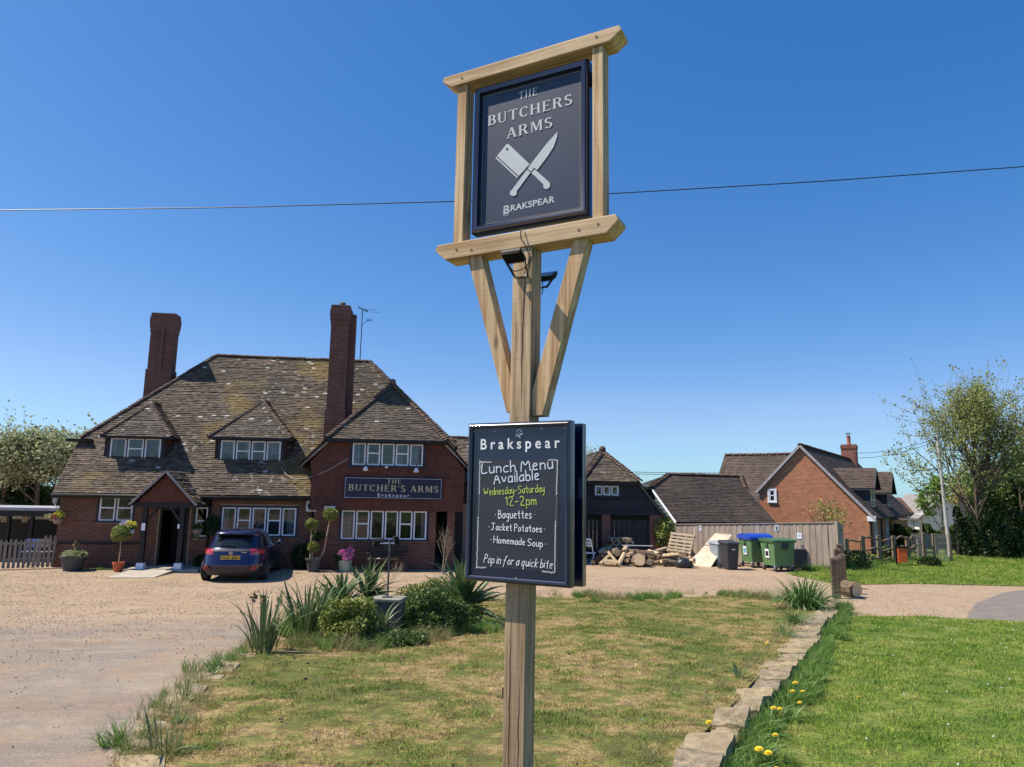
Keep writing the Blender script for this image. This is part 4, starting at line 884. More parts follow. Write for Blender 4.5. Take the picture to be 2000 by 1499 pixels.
for k, P in enumerate(([(458, 771), (470, 772), (590, 886), (594, 894), (572, 915), (568, 922), (530, 962), (400, 842)], [(396, 847), (391, 855), (521, 976), (527, 969)],
          [(606, 943), (626, 921), (708, 995), (718, 1008), (716, 1028), (702, 1040), (686, 1038), (677, 1026), (678, 1012)],
          [(762, 697), (760, 728), (738, 790), (700, 848), (641, 926), (622, 912), (604, 936), (584, 919), (600, 893), (700, 765)],
          [(580, 924), (601, 941), (519, 1052), (518, 1070), (508, 1081), (490, 1082), (478, 1072), (478, 1056), (490, 1044)])):
    Q = [c5(*p) for p in P]; em.prism([(a, YS-.0012-.0002*k, b) for a, b in Q], (0, .0012, 0))
em.build('cleaver_and_knife', M_silver, HS_)
hl_ = MB(); cx, cz = c5(460, 800); hl_.add([(cx+.009*math.cos(a*math.pi/6), YS-.0035, cz+.010*math.sin(a*math.pi/6)) for a in range(12)], [tuple(range(12))]); hl_.build('cleaver_hole', M_signp, HS_)
# ------------------------------------------------------------------ menu boards on the post
def board(nm, label, x0, x1, z0, z1, yf, yb, flip=False):
    t = thing(nm, label, 'menu board', (SG.o[0], SG.o[1], SBZ), SG.a)
    if not flip:
        moulded(t, x0, x1, z0, z1, yf, yb, .036, .03)
        b = MB(); b.box(x0+.034, x1-.034, yf+.025, yb, z0+.034, z1-.034); b.build('back_panel', M_signf, t)
    else:
        o = moulded(t, x0, x1, z0, z1, -yb, -yf, .036, .03); me = o.data
        for v in me.vertices: v.co.y = -v.co.y
        b = MB(); b.box(x0+.034, x1-.034, yf, yb-.025, z0+.034, z1-.034); b.build('back_panel', M_signf, t)
        b = MB(); b.box(x0+.002, x1-.002, yf-.0, yf+.012, z0+.002, z1-.002); b.build('backing', M_signf, t)
    return t
MB1 = board('menu_board', 'navy framed lunch menu chalkboard on the front of the sign post', -.347, .43, zz(2.215), zz(3.29), -.165, -.079)
MB2 = board('menu_board', 'dark board fixed behind the sign post, back of the lunch menu board', -.33, .425, zz(2.2), zz(3.29), .079, .165, flip=True)
cb = MB(); YC = -.142; cb.box(-.262, .345, YC, -.14, zz(2.31), zz(3.03)); cb.build('chalkboard', M_chalkb, MB1)
YT = YC-.002
def c7(x, y, d=YT): u, z = SG.L(*crop(x, y, 4.164, 890, 800), d=d); return (u, zz(z))
sans(MB1, 'Brakspear', c7(203, 325), c7(846, 311), .073, YT, mat('sign_white', (.80, .82, .86), .6, bump=0), 1.55, .016)
hand(MB1, 'Lunch Menu', c7(212, 527), c7(790, 483), .076, .0080, YT, M_chalkL)
hand(MB1, 'Available', c7(312, 608), c7(680, 572), .072, .0080, YT, M_chalkL)
hand(MB1, 'Wednesday-Saturday', c7(230, 700), c7(722, 672), .05, .0045, YT, M_chalkY)
hand(MB1, '12-2pm', c7(407, 783), c7(655, 776), .062, .0054, YT, M_chalkY)
hand(MB1, '. Baguettes .', c7(322, 886), c7(645, 888), .055, .0052, YT, M_chalk)
hand(MB1, '. Jacket Potatoes .', c7(270, 980), c7(726, 1002), .046, .0052, YT, M_chalk)
hand(MB1, '. Homemade Soup .', c7(285, 1083), c7(733, 1122), .046, .0052, YT, M_chalk)
hand(MB1, 'Pop in for a quick bite', c7(228, 1245), c7(782, 1296), .055, .0046, YT, M_chalk, slant=.25)
sq = MB(); kk = 0
def squig(a, b, n, amp):
    global kk
    a = c7(*a); b = c7(*b); A_ = Vector(a); B_ = Vector(b); d = (B_-A_); nn_ = Vector((-d.y, d.x)).normalized()
    P = [tuple(A_+d*(i/n)+nn_*(amp*(1 if i % 2 else -1)*random.uniform(.5, 1.2))) for i in range(n+1)]; ribbon(sq, P, .0045, YT-.0003*(kk % 4)); kk += 1
squig((198, 415), (192, 690), 26, .005); squig((183, 875), (172, 1290), 40, .005); squig((828, 412), (820, 695), 26, .005); squig((812, 905), (806, 1325), 40, .005)
squig((200, 428), (290, 430), 10, .005); squig((752, 412), (828, 412), 9, .005); squig((165, 1285), (248, 1286), 9, .005); squig((702, 1318), (806, 1328), 11, .005)
for i in range(14):
    for (xa, ya, xb, yb) in ((192, 700, 186, 870), (821, 705, 814, 895)):
        a = c7(xa+(xb-xa)*i/13, ya+(yb-ya)*i/13); sq.box(a[0]-.0016, a[0]+.0016, YT-.0005, YT, a[1]-.0016, a[1]+.0016)
sq.build('chalk_border', M_chalk, MB1)['kind'] = 'stuff'
# the small bee over the brewer's name
be = MB(); bc = c7(513, 198); k_ = 0
def ell(cx, cz, rx, rz_, ang, m_=14):
    global k_
    k_ += 1; ca, sa = math.cos(ang), math.sin(ang)
    be.add([(bc[0]+cx+rx*math.cos(t)*ca-rz_*math.sin(t)*sa, YT-.0004*k_, bc[1]+cz+rx*math.cos(t)*sa+rz_*math.sin(t)*ca) for t in [2*math.pi*i/m_ for i in range(m_)]], [tuple(range(m_))])
for i in range(4): ell(-.018+.009*i, -.012+.009*i*.7, .0028, .011-.001*abs(i-1), .6)
ell(.018, .016, .008, .008, 0); ell(-.012, .018, .015, .005, .9); ell(.005, -.02, .004, .014, .9); ell(.006, .026, .014, .004, .5); ell(.022, -.004, .013, .004, .3)
for a in (0, 1, 2): ribbon(be, [(bc[0]+.015+.004*a, bc[1]+.018), (bc[0]+.022+.008*a, bc[1]+.03-.006*a)], .0018, YT-.002-.0004*a)
be.build('bee_emblem', mat('emblem_silver', (.45, .48, .55), .5, bump=0), MB1)
sc_ = MB()
for x, y in ((490, 1372), (318, 178), (700, 160), (152, 180), (892, 150)): a = c7(x, y, -.139); sc_.lathe([(0, 0), (.006, 0), (.006, .003), (0, .003)], (0, 0, 0), 8) if False else sc_.box(a[0]-.004, a[0]+.004, -.1435, -.139, a[1]-.005, a[1]+.005)
fxo = sc_.build('fixings', M_silver, MB1); fxo['kind'] = 'stuff'
# ------------------------------------------------------------------ floodlights on the post
def flood(label, loc, rx, side):
    t = thing('floodlight', label, 'floodlight', (SG.o[0], SG.o[1], SBZ), SG.a)
    u, y, z = loc; Mx = Matrix.Translation((u, y, z)) @ Matrix.Rotation(rx, 4, 'X')
    b = MB(); b.box(-.075, .075, -.055, .055, -.014, .012)
    for i in range(9): b.box(-.068+i*.016, -.062+i*.016, -.05, .05, -.03, -.014)
    b.v = [tuple(Mx @ Vector(v)) for v in b.v]; b.build('housing', M_metalk, t)
    g = MB(); g.box(-.066, .066, -.046, .046, .012, .015); g.v = [tuple(Mx @ Vector(v)) for v in g.v]; g.build('lens', mat('lamp_glass', (.25, .27, .3), .1, bump=0), t)
    br_ = MB(); w_ = side
    for s in (-1, 1): br_.bar((u+s*.08, y, z), (u+s*.05+.01, w_*.085, z-.125), .005, .018)
    br_.bar((u-.05+.01, w_*.084, z-.125), (u+.06, w_*.084, z-.125), .006, .02, up=(0, 1, 0)); br_.build('bracket', M_metalk, t)
    bo = MB()
    for s in (-.03, .045): bo.ball((u+s, w_*.088, z-.12), .011, 8, 5)
    bo.build('bolt', M_silver, t, smooth=True)['kind'] = 'stuff'
    return t
f_u, f_z = SG.L(1003, 500, -.2)
fl1 = flood('black floodlight on the front of the sign post, under the oak beam', (f_u, -.2, zz(f_z)), R(-28), -1)
fl2 = flood('black floodlight on the rear of the sign post, behind the right hand brace', (SG.L(1068, 541, .22)[0], .2, zz(SG.L(1068, 541, .22)[1])), R(35), 1)
cb_ = MB(); P = [SG.L(*crop(x, y, 3.4, 840, 420), d=-.1) for x, y in ((612, 92), (606, 120), (612, 165), (640, 215), (652, 260), (645, 320), (610, 360), (570, 380), (545, 365), (538, 335))]
cb_.tube(chaikin3([(a, -.10, zz(b)) for a, b in P]) if False else [(a, -.10-.02*math.sin(i), zz(b)) for i, (a, b) in enumerate(P)], .0042, 6); cb_.build('cable', M_cable, fl1, smooth=True)
cb_ = MB(); P = [SG.L(*crop(x, y, 3.4, 840, 420), d=.1) for x, y in ((744, 440), (750, 470), (748, 505), (740, 530))]; cb_.tube([(a, .1, zz(b)) for a, b in P], .0035, 6); cb_.build('cable', M_cable, fl2, smooth=True)
# ================================================================== BLACK WEATHERBOARDED BARN BEHIND THE LOG PILE
M_wb = mat('black_weatherboard', (.018, .019, .024), .6, .35, 4, objr=.3, bump=.3)
M_wbg = mat('grey_green_weatherboard', (.075, .105, .11), .7, .25, 4, objr=.15)
M_brickB = mat_brick('brick_barn', (.20, .075, .055), (.32, .13, .095), .4)
M_tileB = mat_tile('tile_barn', (.055, .043, .036), (.17, .135, .11), mossy=.15, white=.5)
def boards_v(parent, name, poly_fn, x0, x1, m, w_, th=.02, gap=.004): pass
BF = Fr(at(1303, 1050, 33.0), 4)
barn = thing('barn', 'black weatherboarded barn with three white windows and brick piers behind the log pile', 'barn', (BF.o[0], BF.o[1], 0), BF.a)
def bl(x, y, d=0): return BF.L(x, y, d)
ezB = bl(1243, 942)[1]; rgt = bl(1303, 1017); eR = bl(1243, 943)[0]; eL = bl(1098, 941)[0]; bot = bl(1200, 1006)[1]; apx = bl(1176, 883, 1.7); lftx = eL-(rgt[0]-eR)
W3 = [bl(1159, 948), bl(1211, 970)]; wx0, wx1 = W3[0][0]+.05, W3[1][0]-.05; wz1, wz0 = W3[0][1]-.02, W3[1][1]+.03
z = bot; bk = MB(); bk.prism([(lftx+.05, .12, bot), (rgt[0]-.1, .12, bot), (rgt[0]-.1, .12, rgt[1]), (eR, .12, ezB), (eL, .12, ezB), (lftx+.05, .12, rgt[1])], (0, -.05, 0)); bk.box(lftx, lftx+.1, .1, 6, 0, bot+.2); bk.box(rgt[0]-.1, rgt[0], .3, 6, 0, bot); bk.build('wall', M_black, barn)
while z < ezB:
    zt = min(z+.165, ezB); xr = rgt[0]-.08 if z < rgt[1] else rgt[0]+(eR-rgt[0])*(z-rgt[1]+.08)/(ezB-rgt[1]); xl = lftx+.08 if z < rgt[1] else lftx+(eL-lftx)*(z-rgt[1]+.08)/(ezB-rgt[1])
    segs = [(xl, xr)]
    if zt > wz0-.04 and z < wz1+.04: segs = [(xl, wx0-.06), (wx1+.06, xr)]
    for a, b in segs:
        if b-a < .05: continue
        m = MB(); m.add([(a, -.03, z), (b, -.03, z), (b, .07, z), (a, .07, z), (a, .0, zt+.02), (b, .0, zt+.02), (b, .07, zt+.02), (a, .07, zt+.02)], [(0, 3, 2, 1), (4, 5, 6, 7), (0, 1, 5, 4), (1, 2, 6, 5), (2, 3, 7, 6), (3, 0, 4, 7)]); m.build('weatherboard', M_wb, barn)
    z += .165
window(barn, wx0, wx1, wz0, wz1, -.02, 3, (), lead=False, fr=.055)
d_ = MB(); x1_, x2_, x3_, x4_ = bl(1140, 1040)[0], bl(1175, 1040)[0], bl(1192, 1040)[0], bl(1269, 1040)[0]; x5_ = bl(1289, 1040)[0]
for a, b in ((lftx+.1, x2_), (x3_, (x3_+x4_)/2-.01), ((x3_+x4_)/2+.01, x4_)):
    n = max(1, int((b-a)/.18)); dd = MB()
    for i in range(n): dd.box(a+(b-a)*i/n+.006, a+(b-a)*(i+1)/n-.006, .14, .18, .02, bot-.02)
    o = dd.build('door', M_wb, barn); o['kind'] = 'stuff'
pr_ = MB(); pr_.box(x2_, x3_, -.02, .3, 0, bot); pr_.box(x4_, x5_, -.02, .5, 0, bot+.02); pier = pr_.build('pier', M_mort_d, barn); pier['kind'] = 'stuff'
bb = brick_boxes((0, -.02, 0), (1, 0, 0), (0, 0, 1), (0, -1, 0), x2_, x3_, 0, bot, seed=91)+brick_boxes((0, -.02, 0), (1, 0, 0), (0, 0, 1), (0, -1, 0), x4_, x5_+.25, 0, bot+.02, seed=92, clip=lambda z: (x4_, x5_ if z < 1.2 else x5_+.15))
boxes('bricks', bb, M_brickB, pier, faces=(1, 2, 3, 4, 5), kind='stuff')
AXb, AZb = apx; AYb = 1.7; kb_ = (AZb-ezB)/(eR+.12-AXb); eLx = AXb-(eR+.12-AXb); eRx = eR+.12
lowz = rgt[1]; rx = rgt[0]+.06; lx = 2*AXb-rx
Fh = [(eLx, -.22, ezB), (eRx, -.22, ezB), (AXb, AYb, AZb)]
Rt = [(rx, -.1, lowz), (rx, 6, lowz), (eRx, 6, ezB), (AXb, 6, AZb), (AXb, AYb, AZb), (eRx, -.22, ezB)]
kr2 = (ezB-lowz)/(rx-eRx)
R1 = [(rx, -.12, lowz), (rx, 6, lowz), (eRx, 6, ezB), (eRx, -.12, ezB)]; R2 = [(eRx, -.22, ezB), (eRx, 6, ezB), (AXb, 6, AZb), (AXb, AYb, AZb)]
L1 = [(lx, 6, lowz), (lx, -.12, lowz), (eLx, -.12, ezB), (eLx, 6, ezB)]; L2 = [(eLx, 6, ezB), (eLx, -.22, ezB), (AXb, AYb, AZb), (AXb, 6, AZb)]
rb_ = MB()
for p in (Fh, R1, R2, L1, L2): rb_.prism(p, (0, 0, -.06))
rbo = rb_.build('roof', M_deck, barn)
tiles('tiles', Fh, (1, 0, 0), (0, AYb+.22, AZb-ezB), (0, -(AZb-ezB), AYb+.22), M_tileB, rbo, seed=81, expo=.12, width=.2)
kb2 = (AZb-ezB)/(AXb-eLx)
tiles('tiles', L2, (0, -1, 0), (1, 0, kb2), (-kb2, 0, 1), M_tileB, rbo, seed=82, expo=.12, width=.2); tiles('tiles', R2, (0, 1, 0), (-1, 0, kb2), (kb2, 0, 1), M_tileB, rbo, seed=83, expo=.12, width=.2); tiles('tiles', R1, (0, 1, 0), (-1, 0, kr2), (kr2, 0, 1), M_tileB, rbo, seed=84, expo=.12, width=.2)
line_tiles('bonnet_tile', BON, Fh[0], Fh[2], .16, rbo, (-.6, -.6, 1), scale=1.5); line_tiles('bonnet_tile', BON, Fh[1], Fh[2], .16, rbo, (.6, -.6, 1), scale=1.5)
kb = MB(); kb.ball((AXb, AYb-.05, AZb+.12), .17, 10, 7); kb.build('hip_knob', M_bonnet, rbo, smooth=True)
eb = MB(); eb.box(eLx, eRx, -.25, -.05, ezB-.14, ezB-.02); eb.build('eaves_board', M_black, barn)
vb = MB(); vb.bar((rx-.02, -.08, lowz-.03), (eRx-.03, -.08, ezB-.06), .08, .06); vb.build('verge', mat('verge_timber', (.20, .18, .16), .9), barn)
# ================================================================== LONG LOW GARAGE ROOF AND THE NEW BRICK HOUSE
GF = Fr(at(1318, 1020, 34.0), 20)
gar = thing('garage', 'low outbuilding with long half hipped brown roof and grey weatherboard end, behind the board fence', 'outbuilding', (GF.o[0], GF.o[1], 0), GF.a)
M_tileG = mat_tile('tile_garage', (.04, .029, .025), (.10, .072, .062), moss=(.20, .15, .09), mossy=.25, white=.1)
M_tileH = mat_tile('tile_house', (.065, .045, .038), (.14, .098, .08), mossy=0, white=.0)
gz0 = GF.L(1400, 1020)[1]; gx1 = GF.L(1512, 1020)[0]; gry = 3.0; grz = GF.L(1380, 929, gry)[1]; grl = GF.L(1307, 927, gry)[0]; grr = GF.L(1447, 932, gry)[0]; gk = (grz-gz0)/(gry+.1)
hz_ = GF.L(1285, 952, 1.6)[1]; hyy = -.1+(hz_-gz0)/gk; hxl = GF.L(1298, 952, hyy)[0]; hxr = gx1+.02
gp_ = [(0, -.1, gz0), (gx1, -.1, gz0), (gx1, hyy, hz_), (grr, gry, grz), (grl, gry, grz), (0, hyy, hz_)]
m = MB(); m.prism(gp_, (0, .0, -.07)); m.prism([(a, 2*gry-b, c) for a, b, c in gp_][::-1], (0, 0, -.07)); m.prism([(0, hyy, hz_), (0, 2*gry-hyy, hz_), (grl, gry, grz)], (0, 0, -.06)); m.prism([(gx1, hyy, hz_), (gx1, 2*gry-hyy, hz_), (grr, gry, grz)], (0, 0, -.06)); go = m.build('roof', M_deck, gar)
tiles('tiles', gp_, (1, 0, 0), (0, 1, gk), (0, -gk, 1), M_tileG, go, seed=101, expo=.12, width=.2, jit=.6)
tiles('tiles', [(0, 2*gry-hyy, hz_), (0, hyy, hz_), (grl, gry, grz)], (0, -1, 0), (grl, 0, grz-hz_), (-(grz-hz_), 0, grl), M_tileG, go, seed=102, expo=.12, width=.2, jit=.6)
line_tiles('bonnet_tile', BON, (0, hyy, hz_), (grl, gry, grz), .16, go, (-.5, -.5, 1), scale=1.3); line_tiles('bonnet_tile', BON, (gx1, hyy, hz_), (grr, gry, grz), .16, go, (.5, -.5, 1), scale=1.4)
line_tiles('ridge_tile', RID, (grl, gry, grz+.02), (grr, gry, grz+.02), .3, go, scale=1.2)
m = MB(); m.box(.1, gx1-.1, .2, .35, 0, gz0); m.prism([(.12, .2, -.5), (.12, 2*gry-.2, -.5), (.12, 2*gry-.2, gz0), (.12, 2*gry-hyy, hz_), (.12, hyy, hz_), (.12, .2, gz0)], (.05, 0, 0)); m.build('wall', M_brickB, gar)
z = gz0-.8
while z < hz_:
    zt = z+.17; ya = .1 if z < gz0 else -.1+(z-gz0+.1)/gk; m = MB(); m.add([(.06, ya, z), (.06, 2*gry-ya, z), (.12, 2*gry-ya, z), (.12, ya, z), (.1, ya+.1, zt+.02), (.1, 2*gry-ya-.1, zt+.02), (.12, 2*gry-ya-.1, zt+.02), (.12, ya+.1, zt+.02)], [(0, 3, 2, 1), (4, 5, 6, 7), (0, 1, 5, 4), (1, 2, 6, 5), (2, 3, 7, 6), (3, 0, 4, 7)]); m.build('weatherboard', M_wbg, gar); z += .17
m = MB(); m.bar((-.02, -.12, gz0-.04), (-.02, hyy, hz_-.04), .05, .09); m.build('verge', M_white, gar); m = MB(); m.box(-.25, .15, hyy-.15, 2*gry-hyy+.15, hz_-.1, hz_+.02); m.build('eaves_board', M_black, gar)
m = MB(); m.box(.2, gx1, -.18, -.06, gz0-.07, gz0-.01)
m.build('gutter', M_black, gar)
# -- house
HF = Fr(at(1697, 1000, 37.0), -34)
M_brickH = mat_brick('brick_house', (.36, .13, .065), (.52, .215, .11), .15)
house = thing('brick_house', 'orange brick house with a steep gable and dormers on its right, behind the board fence', 'house', (HF.o[0], HF.o[1], 0), HF.a)
def hL(x, y, d=0): return HF.L(x, y, d)
cz0 = hL(1697, 1002)[1]; ap = hL(1563, 872); lf_ = hL(1483, 957); 
kR = (ap[1]-cz0)/(0-ap[0]); xL = lf_[0]; zL = lf_[1]-.12; kL = (ap[1]-lf_[1])/(ap[0]-lf_[0]); LEN = 19.0
m = MB(); m.prism([(xL, 0, -.3), (0, 0, -.3), (0, 0, cz0), (ap[0], 0, ap[1]-.12), (xL, 0, zL)], (0, .1, 0)); m.box(-.1, 0, .1, LEN, -.3, cz0); m.box(xL, xL+.1, .1, LEN, -.3, zL); hw_ = m.build('wall', mat('mortar_house', (.50, .36, .26), .95), house)
def cl(z):
    a = xL if z < zL else xL+(z-zL)/kL+.06
    return (a, 0 if z < cz0 else -(z-cz0)/kR-.1)
hwin = hL(1502, 958), hL(1515, 980)
bb = brick_boxes((0, 0, 0), (1, 0, 0), (0, 0, 1), (0, -1, 0), xL, 0, -.3, ap[1]-.15, [(hwin[0][0]-.05, hwin[1][0]+.05, hwin[1][1]-.05, hwin[0][1]+.05)], seed=111, clip=cl, prd=.003)
bb += brick_boxes((0, 0, 0), (0, 1, 0), (0, 0, 1), (1, 0, 0), 0, LEN, -.3, cz0, seed=112)
boxes('bricks', bb, M_brickH, hw_, faces=(1, 2, 3, 4, 5), kind='stuff')
window(house, hwin[0][0], hwin[1][0], hwin[1][1], hwin[0][1], -.03, 1, (0,), lead=False, fr=.05, frame_m=M_white)
def slope(x0, x1, y0, y1, name, over=.25):
    pass
ov = .12
Rp = [(0+.3, -ov, cz0-.3*kR+.05), (.3, LEN, cz0-.3*kR+.05), (ap[0], LEN, ap[1]+.05), (ap[0], -ov, ap[1]+.05)]; Lp = [(xL-.15, LEN, lf_[1]-.15*kL+.05), (xL-.15, -ov, lf_[1]-.15*kL+.05), (ap[0], -ov, ap[1]+.05), (ap[0], LEN, ap[1]+.05)]
m = MB(); m.prism(Rp, (0, 0, -.1)); m.prism(Lp, (0, 0, -.1)); hro = m.build('roof', M_deck, house)
tiles('tiles', Rp, (0, 1, 0), (-1, 0, kR), (kR, 0, 1), M_tileH, hro, seed=113, expo=.14, width=.22, jit=.5); tiles('tiles', Lp, (0, -1, 0), (1, 0, kL), (-kL, 0, 1), M_tileH, hro, seed=114, expo=.14, width=.22, jit=.5)
line_tiles('ridge_tile', RID, (ap[0], -ov, ap[1]+.08), (ap[0], LEN, ap[1]+.08), .45, hro, scale=1.3)
M_barge = mat('barge_grey', (.36, .33, .35), .7)
m = MB(); m.bar((.3, -ov-.03, cz0-.3*kR), (ap[0], -ov-.03, ap[1]+.02), .05, .13); m.build('barge_board', M_barge, house); m = MB(); m.bar((xL-.15, -ov-.03, lf_[1]-.15*kL), (ap[0], -ov-.03, ap[1]+.02), .05, .13); m.build('barge_board', M_barge, house)
m = MB(); m.box(-.08, .32, -ov-.04, .06, cz0-.42, cz0-.16); m.build('eaves_end', M_white, house); m = MB(); m.box(.27, .38, 0, LEN, cz0-.34, cz0-.24); m.box(.03, .1, .05, .12, -.3, cz0-.25); m.box(.03, .1, 4.0, 4.07, -.3, cz0-.25); m.build('gutter', M_black, house)
# cross wing at the back left
yw = 6.0; cr0 = hL(1415, 890, yw); cr1 = hL(1560, 887, yw); kk_ = 1.0; cw = [(cr0[0]-.5, yw-3.2, cr0[1]-3.2*kk_), (cr1[0], yw-3.2, cr0[1]-3.2*kk_), (cr1[0], yw, cr0[1]), (cr0[0], yw, cr0[1])]
cw[0] = (cr0[0]-.02, cw[0][1], cw[0][2]); m = MB(); m.prism(cw, (0, 0, -.08)); m.prism([(a, 2*yw-b, c) for a, b, c in cw][::-1], (0, 0, -.08)); m.box(cr0[0]+.2, cr1[0], yw-2.9, yw+2.9, 0, cw[0][2]-.05); cwo = m.build('cross_wing_roof', M_deck, house)
tiles('tiles', cw, (1, 0, 0), (0, 1, kk_), (0, -kk_, 1), M_tileH, cwo, seed=115, expo=.15, width=.24, jit=.5); line_tiles('ridge_tile', RID, (cr0[0], yw, cr0[1]+.04), (cr1[0], yw, cr0[1]+.04), .45, cwo, scale=1.3)
# dormers on the right slope
M_slate = mat('dormer_cheek', (.035, .043, .058), .7, .2, 5)
M_sage = mat('sage_paint', (.42, .47, .42), .5, .05, 5, bump=0)
def hdorm(v, hwid, ridge_z, front_u, zb):
    m = MB(); ez2 = ridge_z-hwid*.95; ub = ap[0]+.1+(ap[1]-ridge_z)/kR*0; back = -(ridge_z-cz0)/kR; backe = -(ez2-cz0)/kR
    m.prism([(front_u, v-hwid+.12, zb), (front_u, v-hwid+.12, ez2), (backe-.1, v-hwid+.12, ez2), (-(zb-cz0)/kR-.1, v-hwid+.12, zb)], (0, .05, 0)); m.prism([(front_u, v+hwid-.17, zb), (front_u, v+hwid-.17, ez2), (backe-.1, v+hwid-.17, ez2), (-(zb-cz0)/kR-.1, v+hwid-.17, zb)], (0, .05, 0))
    m.prism([(front_u-.05, v-hwid+.1, ez2), (front_u-.05, v+hwid-.1, ez2), (front_u-.05, v, ridge_z-.12)], (.05, 0, 0)); m.box(front_u-.06, front_u-.01, v-hwid+.12, v+hwid-.12, zb-.1, zb+.1)
    dm = m.build('dormer', M_slate, house)
    P1 = [(backe-.1, v-hwid-.08, ez2), (front_u+.25, v-hwid-.08, ez2), (front_u+.25, v, ridge_z), (back-.1, v, ridge_z)]; P2 = [(front_u+.25, v+hwid+.08, ez2), (backe-.1, v+hwid+.08, ez2), (back-.1, v, ridge_z), (front_u+.25, v, ridge_z)]
    r_ = MB(); r_.prism(P1, (0, 0, -.07)); r_.prism(P2, (0, 0, -.07)); ro_ = r_.build('dormer_roof', M_deck, house); kd = (ridge_z-ez2)/(hwid+.08)
    tiles('tiles', P1, (1, 0, 0), (0, 1, kd), (0, -kd, 1), M_tileH, ro_, seed=int(v*10)+120, expo=.14, width=.22, jit=.5)
    e_ = MB(); e_.box(front_u+.22, front_u+.28, v-hwid-.1, v-hwid-.02, ez2-.08, ez2+.03); e_.bar((front_u+.27, v-hwid-.08, ez2-.05), (front_u+.27, v, ridge_z-.05), .04, .1); e_.bar((front_u+.27, v+hwid+.08, ez2-.05), (front_u+.27, v, ridge_z-.05), .04, .1); e_.box(backe, front_u+.25, v-hwid-.1, v-hwid-.04, ez2-.1, ez2-.02); b_ = e_.build('barge_board', M_slate, dm); b_['kind'] = 'stuff'
    wn_ = bpy.data.objects.new('window', None); 
    f = MB(); a0, a1 = v-hwid+.22, v+hwid-.22; f.box(front_u-.02, front_u+.03, a0, a0+.06, zb+.1, ez2); f.box(front_u-.02, front_u+.03, a1-.06, a1, zb+.1, ez2); f.box(front_u-.02, front_u+.03, (a0+a1)/2-.03, (a0+a1)/2+.03, zb+.1, ez2); f.box(front_u-.019, front_u+.029, a0, a1, zb+.1, zb+.16); f.box(front_u-.019, front_u+.029, a0, a1, ez2-.06, ez2); wo = f.build('window', M_sage, house)
    g = MB(); g.box(front_u-.01, front_u, a0, a1, zb+.1, ez2); g.build('pane', M_glass, wo)
rz1 = hL(1670, 917, 2.9)[1]
hdorm(2.9, 1.12, rz1, -.15, cz0+.17); hdorm(9.4, 1.3, rz1, -.05, cz0+.17)
m = MB(); m.prism([(-1.0, 4.6, cz0+1.0*kR+.13), (-1.0, 5.3, cz0+1.0*kR+.13), (-.3, 5.3, cz0+.3*kR+.13), (-.3, 4.6, cz0+.3*kR+.13)], (0, 0, .06)); m.build('roof_light', mat('rooflight_frame', (.35, .36, .37), .4), house)
chx = ap[0]; cy_ = 16.0; c0 = hL(1661, 905, cy_); zt_ = hL(1661, 869, cy_)[1]; zp = hL(1661, 855, cy_)[1]
m = MB(); m.box(chx-.5, chx+.5, cy_-.35, cy_+.35, ap[1]-1.0, zt_); m.box(chx-.54, chx+.54, cy_-.38, cy_+.38, zt_-.3, zt_-.1); hc = m.build('chimney', M_mort_d, house)
bb = []
for g_, a, b in ((0, ap[1]-1, zt_-.3), (.04, zt_-.3, zt_-.1), (0, zt_-.1, zt_)):
    bb += brick_boxes((0, cy_-.35-g_, 0), (1, 0, 0), (0, 0, 1), (0, -1, 0), chx-.5-g_, chx+.5+g_, a, b, seed=131)+brick_boxes((chx+.5+g_, 0, 0), (0, 1, 0), (0, 0, 1), (1, 0, 0), cy_-.35-g_, cy_+.35+g_, a, b, seed=132)
boxes('bricks', bb, M_brickB, hc, faces=(1, 2, 3, 4, 5), kind='stuff')
m = MB(); m.lathe([(.16, 0), (.13, .1), (.13, .6), (.15, .65), (.0, .66)], (chx, cy_, zt_)); m.build('chimney_pot', mat('terracotta', (.40, .15, .09), .8), hc, smooth='auto')
m = MB()
for a in range(4): m.box(chx-.12+.07*a, chx-.10+.07*a, cy_-.1, cy_-.08, zt_+.65, zt_+.82)
m.box(chx-.16, chx+.16, cy_-.14, cy_+.14, zt_+.82, zt_+.86); m.build('cowl', M_metalk, hc)['kind'] = 'stuff'
for v in (1.4, 6.2):
    f = MB(); f.box(.0, .06, v, v+.06, .15, 2.0); f.box(.0, .06, v+.47, v+.53, .15, 2.0); f.box(.0, .06, v+.94, v+1.0, .15, 2.0); f.box(.001, .059, v, v+1, 1.94, 2.0); f.box(.001, .059, v, v+1, .15, .3); f.box(.001, .059, v, v+1, 1.1, 1.14); wo = f.build('window', M_white, house); g = MB(); g.box(.015, .02, v+.05, v+.95, .2, 1.95); g.build('pane', M_glass, wo)
m = MB(); m.box(.1, 1.5, 8.4, 10.2, cz0-.5, cz0-.42); m.box(1.55, 1.7, 8.3, 8.45, -.3, cz0-.45); m.build('porch', mat('porch_grey', (.20, .19, .18), .8), house)
